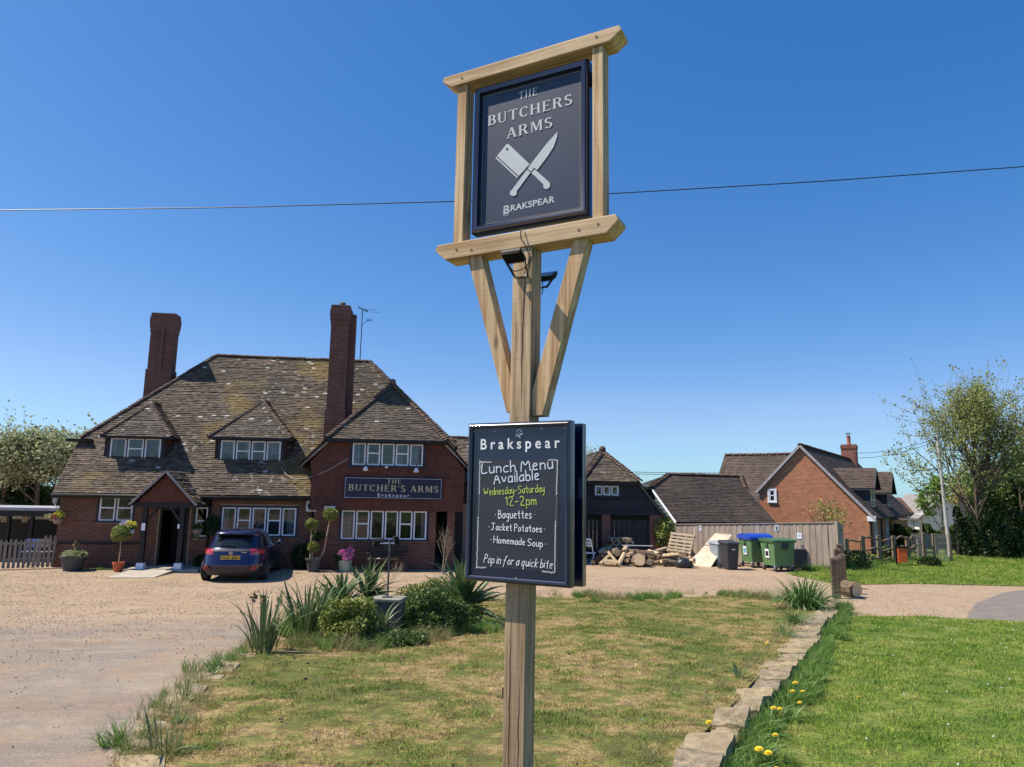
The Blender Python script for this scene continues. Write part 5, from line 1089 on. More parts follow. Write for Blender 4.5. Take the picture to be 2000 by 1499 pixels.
# -- white rendered house far behind
WF = Fr(at(1800, 1040, 62), -10)
wh = thing('white_house', 'white rendered house with red tiled roof far behind the trees', 'house', (WF.o[0], WF.o[1], 0), WF.a)
def wL(x, y, d=0): return WF.L(x, y, d)
M_render = mat('white_render', (.78, .76, .72), .8, .06, 2, bump=.05)
M_redt = mat_tile('tile_red', (.16, .075, .05), (.26, .13, .09), mossy=.1, white=0)
a = wL(1800, 1000)[0]; b = wL(1892, 1000)[0]; zt2 = wL(1840, 1005)[1]; apw = wL(1846, 968)
m = MB(); m.prism([(a, 0, -.5), (b, 0, -.5), (b, 0, zt2), (apw[0], 0, apw[1]), (a, 0, zt2)], (0, .2, 0)); m.box(a, a+.2, .2, 9, -.5, zt2); m.box(a-5.5, a, 2, 2.2, -.5, wL(1780, 1004, 2)[1]); m.build('wall', M_render, wh)
m = MB(); pr1 = [(a-.4, -.3, zt2-.4), (a-.4, 9, zt2-.4), (apw[0], 9, apw[1]+.15), (apw[0], -.3, apw[1]+.15)]; pr2 = [(b+.4, -.3, zt2-.4), (b+.4, 9, zt2-.4), (apw[0], 9, apw[1]+.15), (apw[0], -.3, apw[1]+.15)]; m.prism(pr1, (0, 0, -.15)); m.prism(pr2, (0, 0, -.15))
zl = wL(1780, 1002, 2)[1]; pr3 = [(a-6, 1.7, zl), (a, 1.7, zl), (a, 4.5, wL(1780, 975, 4.5)[1]), (a-6, 4.5, wL(1780, 975, 4.5)[1])]; m.prism(pr3, (0, 0, -.12)); wro = m.build('roof', mat('roof_grey', (.24, .22, .21), .8), wh)
tiles('tiles', pr3, (1, 0, 0), (0, 2.8, pr3[2][2]-zl), (0, -(pr3[2][2]-zl), 2.8), M_redt, wro, seed=141, expo=.3, width=.4, lift=.03)
m = MB(); m.box(apw[0]+2.2, apw[0]+3.2, 3, 4, zt2, wL(1886, 958, 3)[1]); m.build('chimney', M_brickH, wh)
# ================================================================== BOARD FENCE WITH NOTICES
M_fb = mat_wood('weathered_board', (.47, .385, .31), (.33, .26, .205), 2, knots=False, grain=22, gr=.45, tint=(.17, .14, .12), objr=.17)
A_ = at(1302, 1024, 33.6); B_ = at(1630, 1020, 29.2)
dx, dy = B_[0]-A_[0], B_[1]-A_[1]; FL = math.hypot(dx, dy); fang = math.atan2(dy, dx); fence = thing('board_fence', 'tall weathered vertical board fence behind the green bins', 'fence', (A_[0], A_[1], 0), fang)
FF = Fr((A_[0], A_[1]), math.degrees(fang)); nb_ = 58
prot = []
for v_ in range(3):
    m = MB(); w_ = FL/nb_; m.box(.003, w_-.003, -.012, .012, 0, 1); prot.append(m)
mes = []
for i in range(nb_):
    t = i/(nb_-1); ztp = A_[2]+(B_[2]-A_[2])*t; m = MB(); w_ = FL/nb_; off = .006 if i % 2 else -.004
    m.box(i*w_-.004 if i % 2 else i*w_+.002, (i+1)*w_+(.004 if i % 2 else -.002), -.01-off, .01-off, .03+random.uniform(-.02, .02), ztp-.03+random.uniform(-.008, .008)); m.build('board', M_fb, fence)
m = MB(); m.add([(0, -.045, A_[2]-.03), (FL, -.045, B_[2]-.03), (FL, .045, B_[2]-.03), (0, .045, A_[2]-.03), (0, -.045, A_[2]), (FL, -.045, B_[2]), (FL, .045, B_[2]), (0, .045, A_[2])], [(0, 3, 2, 1), (4, 5, 6, 7), (0, 1, 5, 4), (1, 2, 6, 5), (2, 3, 7, 6), (3, 0, 4, 7)]); m.build('capping_rail', M_fb, fence)
m = MB(); m.box(FL-.01, FL+.1, -.03, .09, 0, B_[2]+.04); m.build('post', M_fb, fence)
for i in range(7): m = MB(); m.box(FL+.02, FL+.045, .1+i*.16, .25+i*.16, .02, B_[2]-.04-.01*i); m.build('board', M_fb, fence)
for i in range(4): m = MB(); m.box(-.02-.0*i, .005, .1+i*.16, .25+i*.16, .02, A_[2]-.1); m.build('board', M_fb, fence)
def notice(px0, py0, px1, py1, label, marks):
    a = FF.L(px0, py0, -.03); b = FF.L(px1, py1, -.03); w_ = FF.W((a[0]+b[0])/2, -.03); t = thing('notice', label, 'notice', (w_[0], w_[1], (a[1]+b[1])/2), fang)
    W_, H = abs(b[0]-a[0])/2, abs(a[1]-b[1])/2; m = MB(); m.box(-W_, W_, 0, .006, -H, H); m.build('sheet', M_white, t); k = MB()
    for (x0, z0, x1, z1) in marks: k.box(x0*W_, x1*W_, -.003, -.0005, z0*H, z1*H)
    if marks: k.build('printing', M_metalk, t)['kind'] = 'stuff'
notice(1365, 1027, 1370, 1038, 'small white notice with a black symbol, left end of the board fence', [(-.5, .2, .5, .6), (-.6, -.6, .1, -.2)])
notice(1513, 1026, 1521, 1037, 'white notice with a black lorry symbol on the fence above the green bins', [(-.7, .1, .6, .65), (-.5, -.75, .6, -.1)])
notice(1556, 1041, 1566, 1053, 'plain white paper pinned to the fence right of the green bins', [(-.6, .2, .6, .23), (-.6, 0, .5, .03), (-.6, -.2, .55, -.17)])
# ================================================================== BINS
M_bing = mat('bin_green', (.115, .22, .095), .5, .15, 3, spec=.4, bump=.05)
M_bingd = mat('bin_green_dark', (.06, .14, .065), .5, .15, 3, bump=.05)
M_binb = mat('bin_blue_lid', (.012, .06, .40), .4, .1, 3, bump=.03)
M_bink = mat('bin_charcoal', (.045, .047, .055), .5, .2, 3, bump=.05)
M_bingr = mat('bin_pale', (.30, .34, .38), .5, .15, 3, bump=.05)
M_rub = mat('rubber', (.025, .025, .025), .8)
def tub(mb, W_, D, z0, z1, t0=.82, t1=1., r=.06):
    vs = []
    for z_, k in ((z0, t0), (z0+.05, t0+.01), (z1, t1)):
        for cx, cy, a0 in ((1, -1, -90), (1, 1, 0), (-1, 1, 90), (-1, -1, 180)):
            for q in range(4):
                a = math.radians(a0+30*q); vs.append((cx*(W_/2*k-r)+r*math.cos(a), cy*(D/2*k-r)+r*math.sin(a), z_))
    n = 16; fs = [(j*n+i, j*n+(i+1) % n, (j+1)*n+(i+1) % n, (j+1)*n+i) for j in range(2) for i in range(n)]+[tuple(range(n))[::-1], tuple(range(2*n, 3*n))]
    mb.add(vs, fs)
def bigbin(px, py, rot, label, lidm, sticker):
    p = at(px, py, 1); p = G(px, py, lambda x, y: 0.0); Wd, D = .95, 1.0; a = R(rot); ctr = (p[0]+math.cos(a)*Wd*.5-math.sin(a)*D*.5, p[1]+math.sin(a)*Wd*.5+math.cos(a)*D*.5)
    t = thing('wheeled_bin', label, 'bin', (ctr[0], ctr[1], 0), a, 'large green wheeled bins')
    m = MB(); tub(m, Wd, D, .22, 1.14, .84, 1.); m.build('body', M_bing, t, smooth='auto')
    m = MB(); tub(m, Wd+.08, D+.06, 1.12, 1.19, 1, 1); m.build('rim', M_bingd if lidm is M_bing else lidm, t, smooth='auto')
    m = MB(); n = 10; vs = []
    for j in range(n+1):
        aa = math.pi*j/n; yy = -math.cos(aa)*(D/2+.04); zz_ = 1.19+math.sin(aa)*(.17 if lidm is M_binb else .07); vs += [(-Wd/2-.05, yy, zz_), (Wd/2+.05, yy, zz_)]
    m.add(vs, [(2*j, 2*j+1, 2*j+3, 2*j+2) for j in range(n)]+[tuple(range(0, 2*n+2, 2))[::-1], tuple(range(1, 2*n+2, 2))]); m.build('lid', lidm if lidm is M_binb else M_bingd, t, smooth='auto')
    for x in (-.36, .36):
        for y in (-.4, .4):
            w = MB(); w.tube([(x-.03, y, .1), (x+.03, y, .1)], .1, 12); wo = w.build('wheel', M_rub, t); f = MB(); f.box(x-.05, x+.05, y-.03, y+.03, .1, .24); f.build('castor_fork', M_bingr, wo)
    m = MB(); m.lathe([(0, 0), (.16, 0), (.16, .03), (0, .03)], (0, 0, 0), 14); Mx = Matrix.Translation((.02, -D/2*.995, 1.0)) @ Matrix.Rotation(R(90), 4, 'X'); m.v = [tuple(Mx @ Vector(v)) for v in m.v]; m.build('lifting_boss', M_bink, t)
    for s in (-1, 1): m = MB(); m.box(s*(Wd/2+.02)-.03, s*(Wd/2+.02)+.03, -.1, .1, .95, 1.08); m.build('lifting_lug', M_bingd, t)
    m = MB(); x_ = -Wd/2*.945; m.prism([(x_-.008, .12, .5), (x_-.008, -.14, .5), (x_-.035, -.14, .84), (x_-.035, .12, .84)], (.012, 0, 0)); m.build('sticker', M_white, t)
    m = MB(); m.prism([(x_-.022, .08, .58), (x_-.022, -.10, .58), (x_-.0325, -.10, .76), (x_-.0325, .08, .76)], (.004, 0, 0)); m.build('sticker_print', sticker, t)
bigbin(1513, 1118, 12, 'green wheeled bin with a green lid and black and white sticker, nearer of the two', M_bing, M_metalk)
bigbin(1468, 1110, 12, 'green wheeled bin with a domed blue lid, against the board fence', M_binb, mat('sticker_blue', (.15, .40, .62), .5))
def wheelie(px, py, rot, label, m_, hgt=1.06):
    p = G(px, py, lambda x, y: 0.0); t = thing('wheelie_bin', label, 'bin', (p[0], p[1]+.3, 0), R(rot), 'household wheelie bins')
    m = MB(); tub(m, .56, .62, .03, hgt-.08, .78, 1., .05); m.build('body', m_, t, smooth='auto')
    m = MB(); m.add([(-.31, -.36, hgt-.09), (.31, -.36, hgt-.09), (.31, .36, hgt-.09), (-.31, .36, hgt-.09), (-.29, -.33, hgt-.04), (.29, -.33, hgt-.04), (.29, .33, hgt+.03), (-.29, .33, hgt+.03)], [(0, 3, 2, 1), (4, 5, 6, 7), (0, 1, 5, 4), (1, 2, 6, 5), (2, 3, 7, 6), (3, 0, 4, 7)]); m.build('lid', m_, t, bevel=.015)
    m = MB(); m.tube([(-.26, .38, hgt-.06), (.26, .38, hgt-.06)], .02, 8); m.build('handle', m_, t)
    for x in (-.27, .27): m = MB(); m.tube([(x-.03, .3, .12), (x+.03, .3, .12)], .12, 12); m.build('wheel', M_rub, t)
    m = MB(); m.box(-.08, .08, -.316, -.306, hgt-.33, hgt-.29); m.build('label_plate', M_white, t)
wheelie(1430, 1114, 15, 'charcoal wheelie bin between the leaning sheets and the green bins', M_bink, 1.1)
wheelie(1409, 1107, 22, 'pale grey wheelie bin tucked behind the charcoal one', M_bingr, .98)
# leaning folded sheets, pallets, plank, chair
M_ply = mat('pale_sheet', (.58, .49, .37), .85, .18, 3, bump=.1)
def P_at(x, y, Y): return Vector([float(c) for c in at(x, y, Y)])
def slab(mb, q, th):
    n = (q[1]-q[0]).cross(q[3]-q[0]).normalized()*th; mb.prism(q, n)
lean = thing('leaning_sheet', 'long pale folded hardboard sheet leaning on the fence', 'sheet', G(1365, 1106, lambda x, y: 0.0))
o_ = lean.location.copy()
bl_, br_ = Vector([float(c) for c in G(1341, 1104, lambda x, y: 0.)]), Vector([float(c) for c in G(1388, 1108, lambda x, y: 0.)]); tl, tr = P_at(1397, 1041, 31.2), P_at(1430, 1044, 30.9)
for k, (f0, f1, c0, c1) in enumerate(((0, .32, 0, 0), (.33, .62, 0, .0), (.63, 1, .0, .0))):
    m = MB(); q = [bl_.lerp(tl, f0), br_.lerp(tr, f0), br_.lerp(tr, f1), bl_.lerp(tl, f1)]; q = [p-o_ for p in q]; 
    sagv = Vector((0, 0, -.03 if k == 1 else .0)); q = [p+sagv for p in q]; slab(m, q, -.02); m.build('panel', M_ply, lean)
m = MB(); q = [bl_.lerp(tl, 1.0)-o_, br_.lerp(tr, 1.0)-o_]; m.bar(q[0], q[1], .05, .05); m.build('batten', mat('pallet_wood', (.44, .36, .26), .85, .25, 6), lean)
M_pal = mat_wood('pallet_slat', (.48, .39, .28), (.36, .28, .19), 0, knots=False, grain=20, objr=.2)
def pallet(label, loc, rotm, group='wooden pallets', w_=1.1, d_=.9):
    t = thing('pallet', label, 'pallet', loc, 0, group); t.rotation_euler = rotm
    for i in range(6): m = MB(); m.box(-w_/2, w_/2, -d_/2+i*(d_-.1)/5, -d_/2+i*(d_-.1)/5+.1, .1, .12); m.build('slat', M_pal, t)
    for x in (-w_/2+.05, -w_/6, w_/6, w_/2-.05): m = MB(); m.box(x-.04, x+.04, -d_/2, d_/2, .02, .1); m.build('bearer', M_pal, t)
    for i in range(3): m = MB(); m.box(-w_/2, w_/2, -d_/2+i*(d_-.1)/2, -d_/2+i*(d_-.1)/2+.1, 0, .02); m.build('slat', M_pal, t)
    return t
pl_ = at(1331, 1063, 31.9); pallet('pallet leaning on the left end of the board fence above the logs', pl_, (R(64), R(4), fang))
for k in range(4):
    q = at(1205, 1066, 31.8); pallet(['lowest pallet of the stack behind the log pile', 'second pallet up in the stack behind the log pile', 'third pallet up in the stack behind the log pile', 'topmost pallet of the stack behind the log pile'][k], (q[0]+random.uniform(-.05, .12)+(.12 if k > 1 else 0), q[1], .45+k*.145), (0, 0, R(3+random.uniform(-6, 6))), w_=.95)
m = MB(); a = P_at(1216, 1066, 30.9); b = P_at(1275, 1067, 30.9); c = a; m.bar(Vector((0, 0, 0)), b-a, .16, .035); tag(m.build('plank', mat('pale_plank', (.55, .54, .55), .7), None, loc=a), 'long pale plank lying across the back of the log pile', 'plank')
cf = at(1150, 1098, 30.2); ch_ = thing('folding_chair', 'white folding chair standing left of the log pile', 'chair', (cf[0], cf[1], 0), R(-35))
Mw = M_white
for s in (-.2, .2):
    m = MB(); m.bar((s, .2, 0), (s, -.22, 1.05), .035, .03); m.build('leg', Mw, ch_); m = MB(); m.bar((s*.9, -.2, 0), (s*.9, .22, .47), .035, .03); m.build('leg', Mw, ch_)
m = MB(); m.box(-.22, .22, -.16, .24, .45, .475); m.build('seat', Mw, ch_)
for z_ in (.72, .84, .97): m = MB(); y_ = .2-.42*z_/1.05; m.box(-.2, .2, y_-.015, y_+.01, z_, z_+.08); m.build('slat', Mw, ch_)
# ================================================================== LOG PILE
M_bark = mat('bark', (.16, .115, .075), .95, .45, 9, bump=.8, bd=.02, objr=.35); M_barkp = mat('pale_stripped_wood', (.50, .38, .24), .85, .3, 8, bump=.3, objr=.25)
def mat_cut():
    m, nt, b = new_mat('cut_face'); t = NT(nt); v = t.pos(True); w_ = t.n('TexNoise'); c = t.mix(t.ramp(t.noise(v, 9, 4), [(.3, 0.), (.7, 1.)]), (.55, .38, .20), (.68, .52, .31))
    k = t.math('ADD', t.math('MULTIPLY', t.n('ObjectInfo').outputs['Random'], .5), .72); cc = t.n('CombineColor'); [t.l(k, cc.inputs[i]) for i in range(3)]; c = t.mix(1.0, c, cc.outputs[0], 'MULTIPLY')
    t.l(c, b.inputs['Base Color']); b.inputs['Roughness'].default_value = .9; return m
M_cut = mat_cut()
def log_piece(p0, p1, r, label=None, group='split logs in the pile', pale=None, name='log', half=False):
    p0, p1 = Vector(p0), Vector(p1); d = p1-p0; L = d.length; t = thing(name, label or 'cut firewood log lying loose in the pile before the black barn', 'log', p0, 0, group)
    t.rotation_euler = d.to_track_quat('Z', 'Y').to_euler(); n = 11; pr = [r*random.uniform(.86, 1.1) for _ in range(n)]
    if half: pr = [r*(1 if i < 7 else .35) for i in range(n)]
    m = MB(); rings = []
    for f in (0, .33, .66, 1): rings.append([(pr[i]*random.uniform(.95, 1.05)*(1-.06*f)*math.cos(2*math.pi*i/n), pr[i]*(1-.06*f)*math.sin(2*math.pi*i/n), L*f) for i in range(n)])
    m.add([q for rg_ in rings for q in rg_], [(j*n+i, j*n+(i+1) % n, (j+1)*n+(i+1) % n, (j+1)*n+i) for j in range(3) for i in range(n)])
    pale = random.random() < .35 if pale is None else pale
    m.build('bark', M_barkp if pale else M_bark, t)
    for k, rg_ in ((0, rings[0]), (1, rings[3])):
        c = MB(); q = [(x*.99, y*.99, z+(.004 if k else -.004)) for x, y, z in rg_]; c.add(q, [tuple(range(n)) if k else tuple(range(n))[::-1]]); c.build('cut_face', M_cut, t)
    return t
def gp3(px, Y, z): # world point on the vertical line seen at column px at depth Y
    x = float(at(px, 1080, Y)[0]); return (x, Y, z)
special = [((1158, 29.9, .12), (1184, 30.3, .48), .11, 'long round log propped at the left foot of the log pile', False), ((1182, 29.5, .13), (1205, 29.3, .14), .14, 'thick pale log lying flat at the front of the log pile', True),
 ((1172, 29.4, .08), (1190, 29.9, .38), .07, 'slim branch propped on the front left of the log pile', True), ((1188, 29.7, .55), (1206, 29.2, .15), .06, 'thin pale branch sloping down the front of the log pile', True),
 ((1208, 29.2, .08), (1220, 29.6, .5), .09, 'upright leaning log in the middle of the log pile front', True), ((1198, 30.2, .55), (1206, 29.7, .52), .16, 'log with a round cut end high in the log pile', False),
 ((1296, 29.9, .16), (1322, 29.7, .15), .13, 'dark round log near the black bag in the pile', False), ((1294, 29.9, .42), (1326, 29.7, .5), .07, 'long pale split rail on the right part of the log pile', True),
 ((1305, 30.2, .62), (1338, 30.0, .55), .06, 'greenish split rail on top of the log pile right part', True), ((1258, 29.5, .12), (1274, 29.6, .15), .13, 'short log with pale end right of the big round slice', False)]
for a, b, r, lb, pale in special: log_piece(gp3(*a), gp3(*b), r, lb, pale=pale)
bs = log_piece(gp3(1245, 29.6, .22), np.array(gp3(1249, 29.25, .30))*1.0, .27, 'big round slice of trunk with an orange cut face leaning in the log pile', pale=False)
bs2 = log_piece(gp3(1231, 30.6, .45), gp3(1240, 30.5, .47), .15, 'short grey log standing on the log pile behind the big slice', pale=False)
random.seed(21)
for i in range(105):
    plq = random.random() < .35
    px = 1160+185*random.random()**.95; env = .68*math.sin(math.pi*min(1, max(0, (px-1150)/115)))**.7 if px < 1210 else .55-.18*(px-1210)/135; env = max(.2, env)
    Y = random.uniform(29.6, 31.6); z_ = random.uniform(.06, .12+env*max(0, 1-abs(Y-30.7)/1.5)); a = random.uniform(-1.2, 1.2); L = random.uniform(.3, .62); tz = random.uniform(-.15, .15); r = random.uniform(.05, .12)
    p = gp3(px, Y, z_); lb = '%s %s log %s in the %s of the pile%s' % ('pale' if plq else 'dark barked', 'stout short' if r > .085 and L < .46 else 'stout' if r > .085 else 'thin short' if L < .46 else 'thin long', 'low' if z_ < .25 else 'high', 'left foot' if px < 1180 else 'left part' if px < 1215 else 'middle' if px < 1260 else 'right part' if px < 1305 else 'right end', ' front' if Y < 30.5 else ' back')
    log_piece(p, (p[0]+L*math.cos(a), p[1]+L*math.sin(a), max(r, z_+tz)), r, lb, half=random.random() < .4, pale=plq)
# dark bag of rubbish in the pile
m = MB(); m.ball((0, 0, .18), .3, 14, 9, .18); o = m.build('rubbish_bag', mat('black_bag', (.03, .03, .035), .35, .3, 6, bump=.8), None, smooth=True, loc=gp3(1336, 29.3, 0)); o.scale = (1.2, .8, .8); tag(o, 'crumpled black plastic bag at the right end of the log pile', 'bag')
# ================================================================== VEGETATION BUILDERS
def flat0(x, y): return 0.0
def gw(px, py, f=flat0): p = G(px, py, f); return Vector([float(c) for c in p])
def leaf_quads(C, size, r, aspect=1.5, flat=0.0):
    n = len(C); C = np.asarray(C, float); s = size*(.6+.8*r.random(n))[:, None]
    a = r.normal(size=(n, 3)); a[:, 2] *= (1-flat); a /= np.linalg.norm(a, axis=1)[:, None]; b = r.normal(size=(n, 3)); b -= (a*b).sum(1)[:, None]*a; b /= np.linalg.norm(b, axis=1)[:, None]
    V = np.stack([C-a*s*.5*aspect, C+b*s*.5, C+a*s*.5*aspect, C-b*s*.5], 1).reshape(-1, 3); return V, np.arange(4*n).reshape(-1, 4)
def leafy(name, C, size, m, parent=None, seed=1, **kw):
    r = np.random.default_rng(seed); V, Fq = leaf_quads(C, size, r); return np_mesh(name, V, Fq, m, parent, **kw)
def blob_points(n, c, rad, r, shell=.4, lump=.25, k=5):
    d = r.normal(size=(n, 3)); d /= np.linalg.norm(d, axis=1)[:, None]; q = shell+(1-shell)*r.random(n)**.5
    ph = r.random((k, 3))*6.28; w = r.normal(size=(k, 3))*2.2; L = sum(np.sin(d@w[i]+ph[i, 0]) for i in range(k))/k
    return np.array(c)+d*(q*(1+lump*L))[:, None]*np.array(rad)
def grow(mb, tips, p, d, L, rad, lv, maxlv, r, spread, nb, upb, segs=4, taper=.55, nside=6, low=.35):
    pts = [p]; rs = [rad]; q = Vector(p); dd = Vector(d).normalized()
    for i in range(segs):
        wv = .035 if lv == 0 else .10; dd = (dd+Vector((r.normal()*wv, r.normal()*wv, r.normal()*.06+upb*.06))).normalized(); q = q+dd*(L/segs); pts.append(q.copy()); rs.append(rad*(1-(1-taper)*(i+1)/segs))
    mb.tube(pts, rs, max(3, nside-lv), cap=False)
    if lv >= maxlv-1: tips += [tuple(x) for x in pts[1:]]
    if lv >= maxlv: return
    for k in range(nb[min(lv, len(nb)-1)]):
        f = (.35 if lv else low)+(.65 if lv else 1-low)*(k+r.random())/nb[min(lv, len(nb)-1)]; f = min(f, .99); i = min(segs-1, int(f*segs)); t = f*segs-i
        base = pts[i].lerp(pts[i+1], t); a = r.random()*6.283; side = Vector((math.cos(a), math.sin(a), .15)); ax = pts[i+1]-pts[i]; side = (side-ax.normalized()*side.dot(ax.normalized())).normalized()
        spr = spread if lv else spread*(1.25-.55*f); nd = (dd*(1-spr)+side*spr*1.25+Vector((0, 0, .18*upb))).normalized(); grow(mb, tips, base, nd, L*(.58+.22*r.random())*((1.15-1.0*f) if lv == 0 else 1), rs[i]*.55, lv+1, maxlv, r, spread, nb, upb, segs=3, nside=nside)
def tree(name, label, base, H, trunk_r, leafm, nleaf, lsize, seed=1, spread=.5, nb=(12, 7, 5), upb=1., barkm=None, group=None, lead=.55, fuzz=.14, cat='tree', maxlv=3, zmin=None, stems=1, Rad=None, low=.35):
    r = np.random.default_rng(seed); t = thing(name, label, cat, base, 0, group); mb = MB(); tips = []
    for s in range(stems):
        d = Vector((r.normal()*.04, r.normal()*.04, 1)) if stems == 1 else Vector((r.normal()*.3, r.normal()*.3, 1))
        grow(mb, tips, Vector((r.normal()*.1*(stems > 1), r.normal()*.1*(stems > 1), -.1)), d, H*lead*1.35, trunk_r, 0, maxlv, r, spread, nb, upb, segs=7, taper=.35, nside=9, low=low)
    T = np.array(tips); kz = H/np.percentile(T[:, 2], 99.5); kx = kz if Rad is None else Rad/np.percentile(np.hypot(T[:, 0], T[:, 1]), 97)
    T = T*np.array([kx, kx, kz]); V = np.array(mb.v); lo = V[:, 2] < H*.12/kz; V = V*np.array([kx, kx, kz]); mb.v = [tuple(q) for q in V]
    if kx > 0: pass
    mb.build('trunk', barkm or M_barkt, t, smooth=True)
    
    if zmin is not None: T = T[T[:, 2] > zmin]
    wt = (.12+np.hypot(T[:, 0], T[:, 1])/max(1e-6, np.percentile(np.hypot(T[:, 0], T[:, 1]), 95)))**1.6; C = T[r.choice(len(T), nleaf, p=wt/wt.sum())]+r.normal(size=(nleaf, 3))*fuzz
    leafy('crown', C, lsize, leafm, t, seed, kind='stuff'); return t
M_barkt = mat('tree_bark', (.11, .085, .065), .95, .4, 6, bump=.6, bd=.02)
M_lf_young = mat_leaf('leaf_young', [(.20, .27, .06), (.30, .38, .10), (.38, .44, .14), (.26, .24, .09)], trans=.4, world_noise=.8)
M_lf_mid = mat_leaf('leaf_mid', [(.035, .07, .018), (.07, .12, .03), (.12, .18, .045)], world_noise=.5)
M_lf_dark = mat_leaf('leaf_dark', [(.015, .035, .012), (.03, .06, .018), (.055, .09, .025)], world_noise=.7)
M_lf_fresh = mat_leaf('leaf_fresh', [(.10, .22, .03), (.18, .32, .05), (.26, .38, .08)])
M_lf_yel = mat_leaf('leaf_variegated', [(.12, .17, .03), (.26, .31, .06), (.42, .40, .10), (.09, .14, .03)], world_noise=1.5)
M_lf_pale = mat_leaf('leaf_pale', [(.22, .26, .11), (.33, .37, .18), (.42, .43, .25)], trans=.4, world_noise=.5)
M_lf_grey = mat_leaf('leaf_yucca', [(.022, .055, .020), (.045, .095, .03), (.09, .15, .05), (.17, .21, .10)], rough=.4)
# ------------------------------------------------------------------ trees
q = gw(1914, 1089); tree('young_leaf_tree', 'tall spreading tree with sparse young leaves at the right edge of the green', q, 9.4, .17, M_lf_young, 19000, .075, 5, .56, (34, 8, 4), .8, lead=.66, fuzz=.13, zmin=1.7, Rad=3.3, low=.2)
q = gw(1856, 1086); sp = tree('sapling', 'young tree with fresh green leaves tied beside the leaning grey pole', q+Vector((-.2, 0, 0)), 4.3, .07, M_lf_fresh, 2000, .085, 8, .4, (8, 4, 3), 1.3, lead=.66, fuzz=.12, zmin=1.0, maxlv=2, Rad=.9)
tl_ = [((0, 1050, 46), 5.6, M_lf_dark, 15000, 3, 'dense dark green tree at the left edge behind the shelter'), ((70, 1050, 42), 6.2, M_lf_pale, 9000, 4, 'bushy tree with young yellow green leaves left of the pub'), ((118, 1050, 44), 6.3, M_lf_pale, 5000, 9, 'pale half bare tree just left of the pub roof')]
for (px, py, Y), H, m_, n, sd, lb in tl_:
    p = at(px, py, Y); tree('broadleaf_tree', lb, (p[0], p[1], 0), H, .16, m_, n, .13, sd, .55, (12, 8, 6), .8, lead=.62, fuzz=.28, group='trees behind the shelter', zmin=.8, Rad=2.6)
for px, Y, H, sd, lb, m_ in ((1142, 46, 6.0, 14, 'bare topped tree behind the barn roof', M_lf_pale), (1262, 50, 3.7, 15, 'pale willow behind the gap between barn and garage', M_lf_pale), (1918, 55, 4.4, 16, 'small tree behind the white house chimney', M_lf_young), (1940, 56, 6.0, 17, 'tree in the garden behind the dark hedge', M_lf_young), (1995, 50, 6.0, 18, 'bushy tree at the far right behind the dark hedge', M_lf_mid), (2060, 48, 7.0, 19, 'tree just beyond the far right of the hedge', M_lf_mid)):
    p = at(px, 1000, Y); tree('garden_tree', lb, (p[0], p[1], 0), H, .12, m_, 5000 if px > 1300 else 900, .14 if px > 1300 else .1, sd, .5, (10, 6, 5), .9, lead=.6, fuzz=.25, group='trees beyond the hedges', Rad=2.4 if px > 1300 else 1.4)
# fine twigs of the bare shrub behind the fence
q = at(1605, 1060, 31.2); tree('shrub', 'thin yellow green shrub rising over the board fence before the brick gable', (q[0], q[1], .3), 2.5, .03, M_lf_yel, 420, .07, 31, .5, (7, 4), .8, lead=.6, maxlv=2, cat='shrub', stems=3, zmin=1.0, Rad=1.3)
def bush(label, c, rad, m, n, ls, seed, name='shrub', group=None, cat='shrub', lump=.35, shell=.4):
    t = thing(name, label, cat, (c[0], c[1], c[2]), 0, group); r = np.random.default_rng(seed); C = blob_points(n, (0, 0, rad[2]*.85), rad, r, shell, lump); C = C[C[:, 2] > .02]
    leafy('foliage', C, ls, m, t, seed, kind='stuff'); mb = MB()
    for i in range(5): a = r.random()*6.28; mb.tube([(0, 0, -.05), (rad[0]*.4*math.cos(a), rad[1]*.4*math.sin(a), rad[2]*.9)], [.02, .008], 5)
    mb.build('stem', M_barkt, t)['kind'] = 'stuff'; return t
p = at(1311, 1035, 31.6); bush('leafy shrub poking above the left end of the board fence', (p[0], p[1]+1.3, .6), (.5, .5, .75), M_lf_yel, 900, .09, 41)
# hedges on the right: dark laurel behind the big tree, green hedge before the white house
def hedge(label, pts, h, w_, m, n, ls, seed, name='hedge'):
    t = thing(name, label, 'hedge', (pts[0][0], pts[0][1], 0)); r = np.random.default_rng(seed); a = np.array(pts[0]); b = np.array(pts[-1]); o = np.array([pts[0][0], pts[0][1], 0.])
    f = r.random(n); P = a[None, :]+(b-a)[None, :]*f[:, None]; nrm = np.array([-(b-a)[1], (b-a)[0]]); nrm = nrm/np.linalg.norm(nrm); hh = h*(.82+.18*np.sin(f*23+seed)+.12*np.sin(f*61)); u = r.random(n)
    top = r.random(n) < .35; z = np.where(top, hh*(1-.08*r.random(n)), hh*r.random(n)); s = np.where(top, (r.random(n)*2-1)*w_/2, np.sign(r.random(n)-.6)*w_/2*(.8+.3*r.random(n))); s += np.sin(f*40+z*3)*.12
    C = np.stack([P[:, 0]+nrm[0]*s, P[:, 1]+nrm[1]*s, z], 1)-o; leafy('foliage', C, ls, m, t, seed, kind='stuff')
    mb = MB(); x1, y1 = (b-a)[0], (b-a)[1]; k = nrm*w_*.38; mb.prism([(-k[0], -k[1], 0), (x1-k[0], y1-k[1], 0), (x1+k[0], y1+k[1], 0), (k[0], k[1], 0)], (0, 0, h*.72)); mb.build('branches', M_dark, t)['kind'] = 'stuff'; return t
a = at(1870, 1085, 38); b = at(2090, 1085, 36); hedge('tall dark glossy laurel hedge behind the spreading tree', [(a[0], a[1]), (b[0], b[1])], 2.3, 1.2, M_lf_dark, 26000, .13, 51)
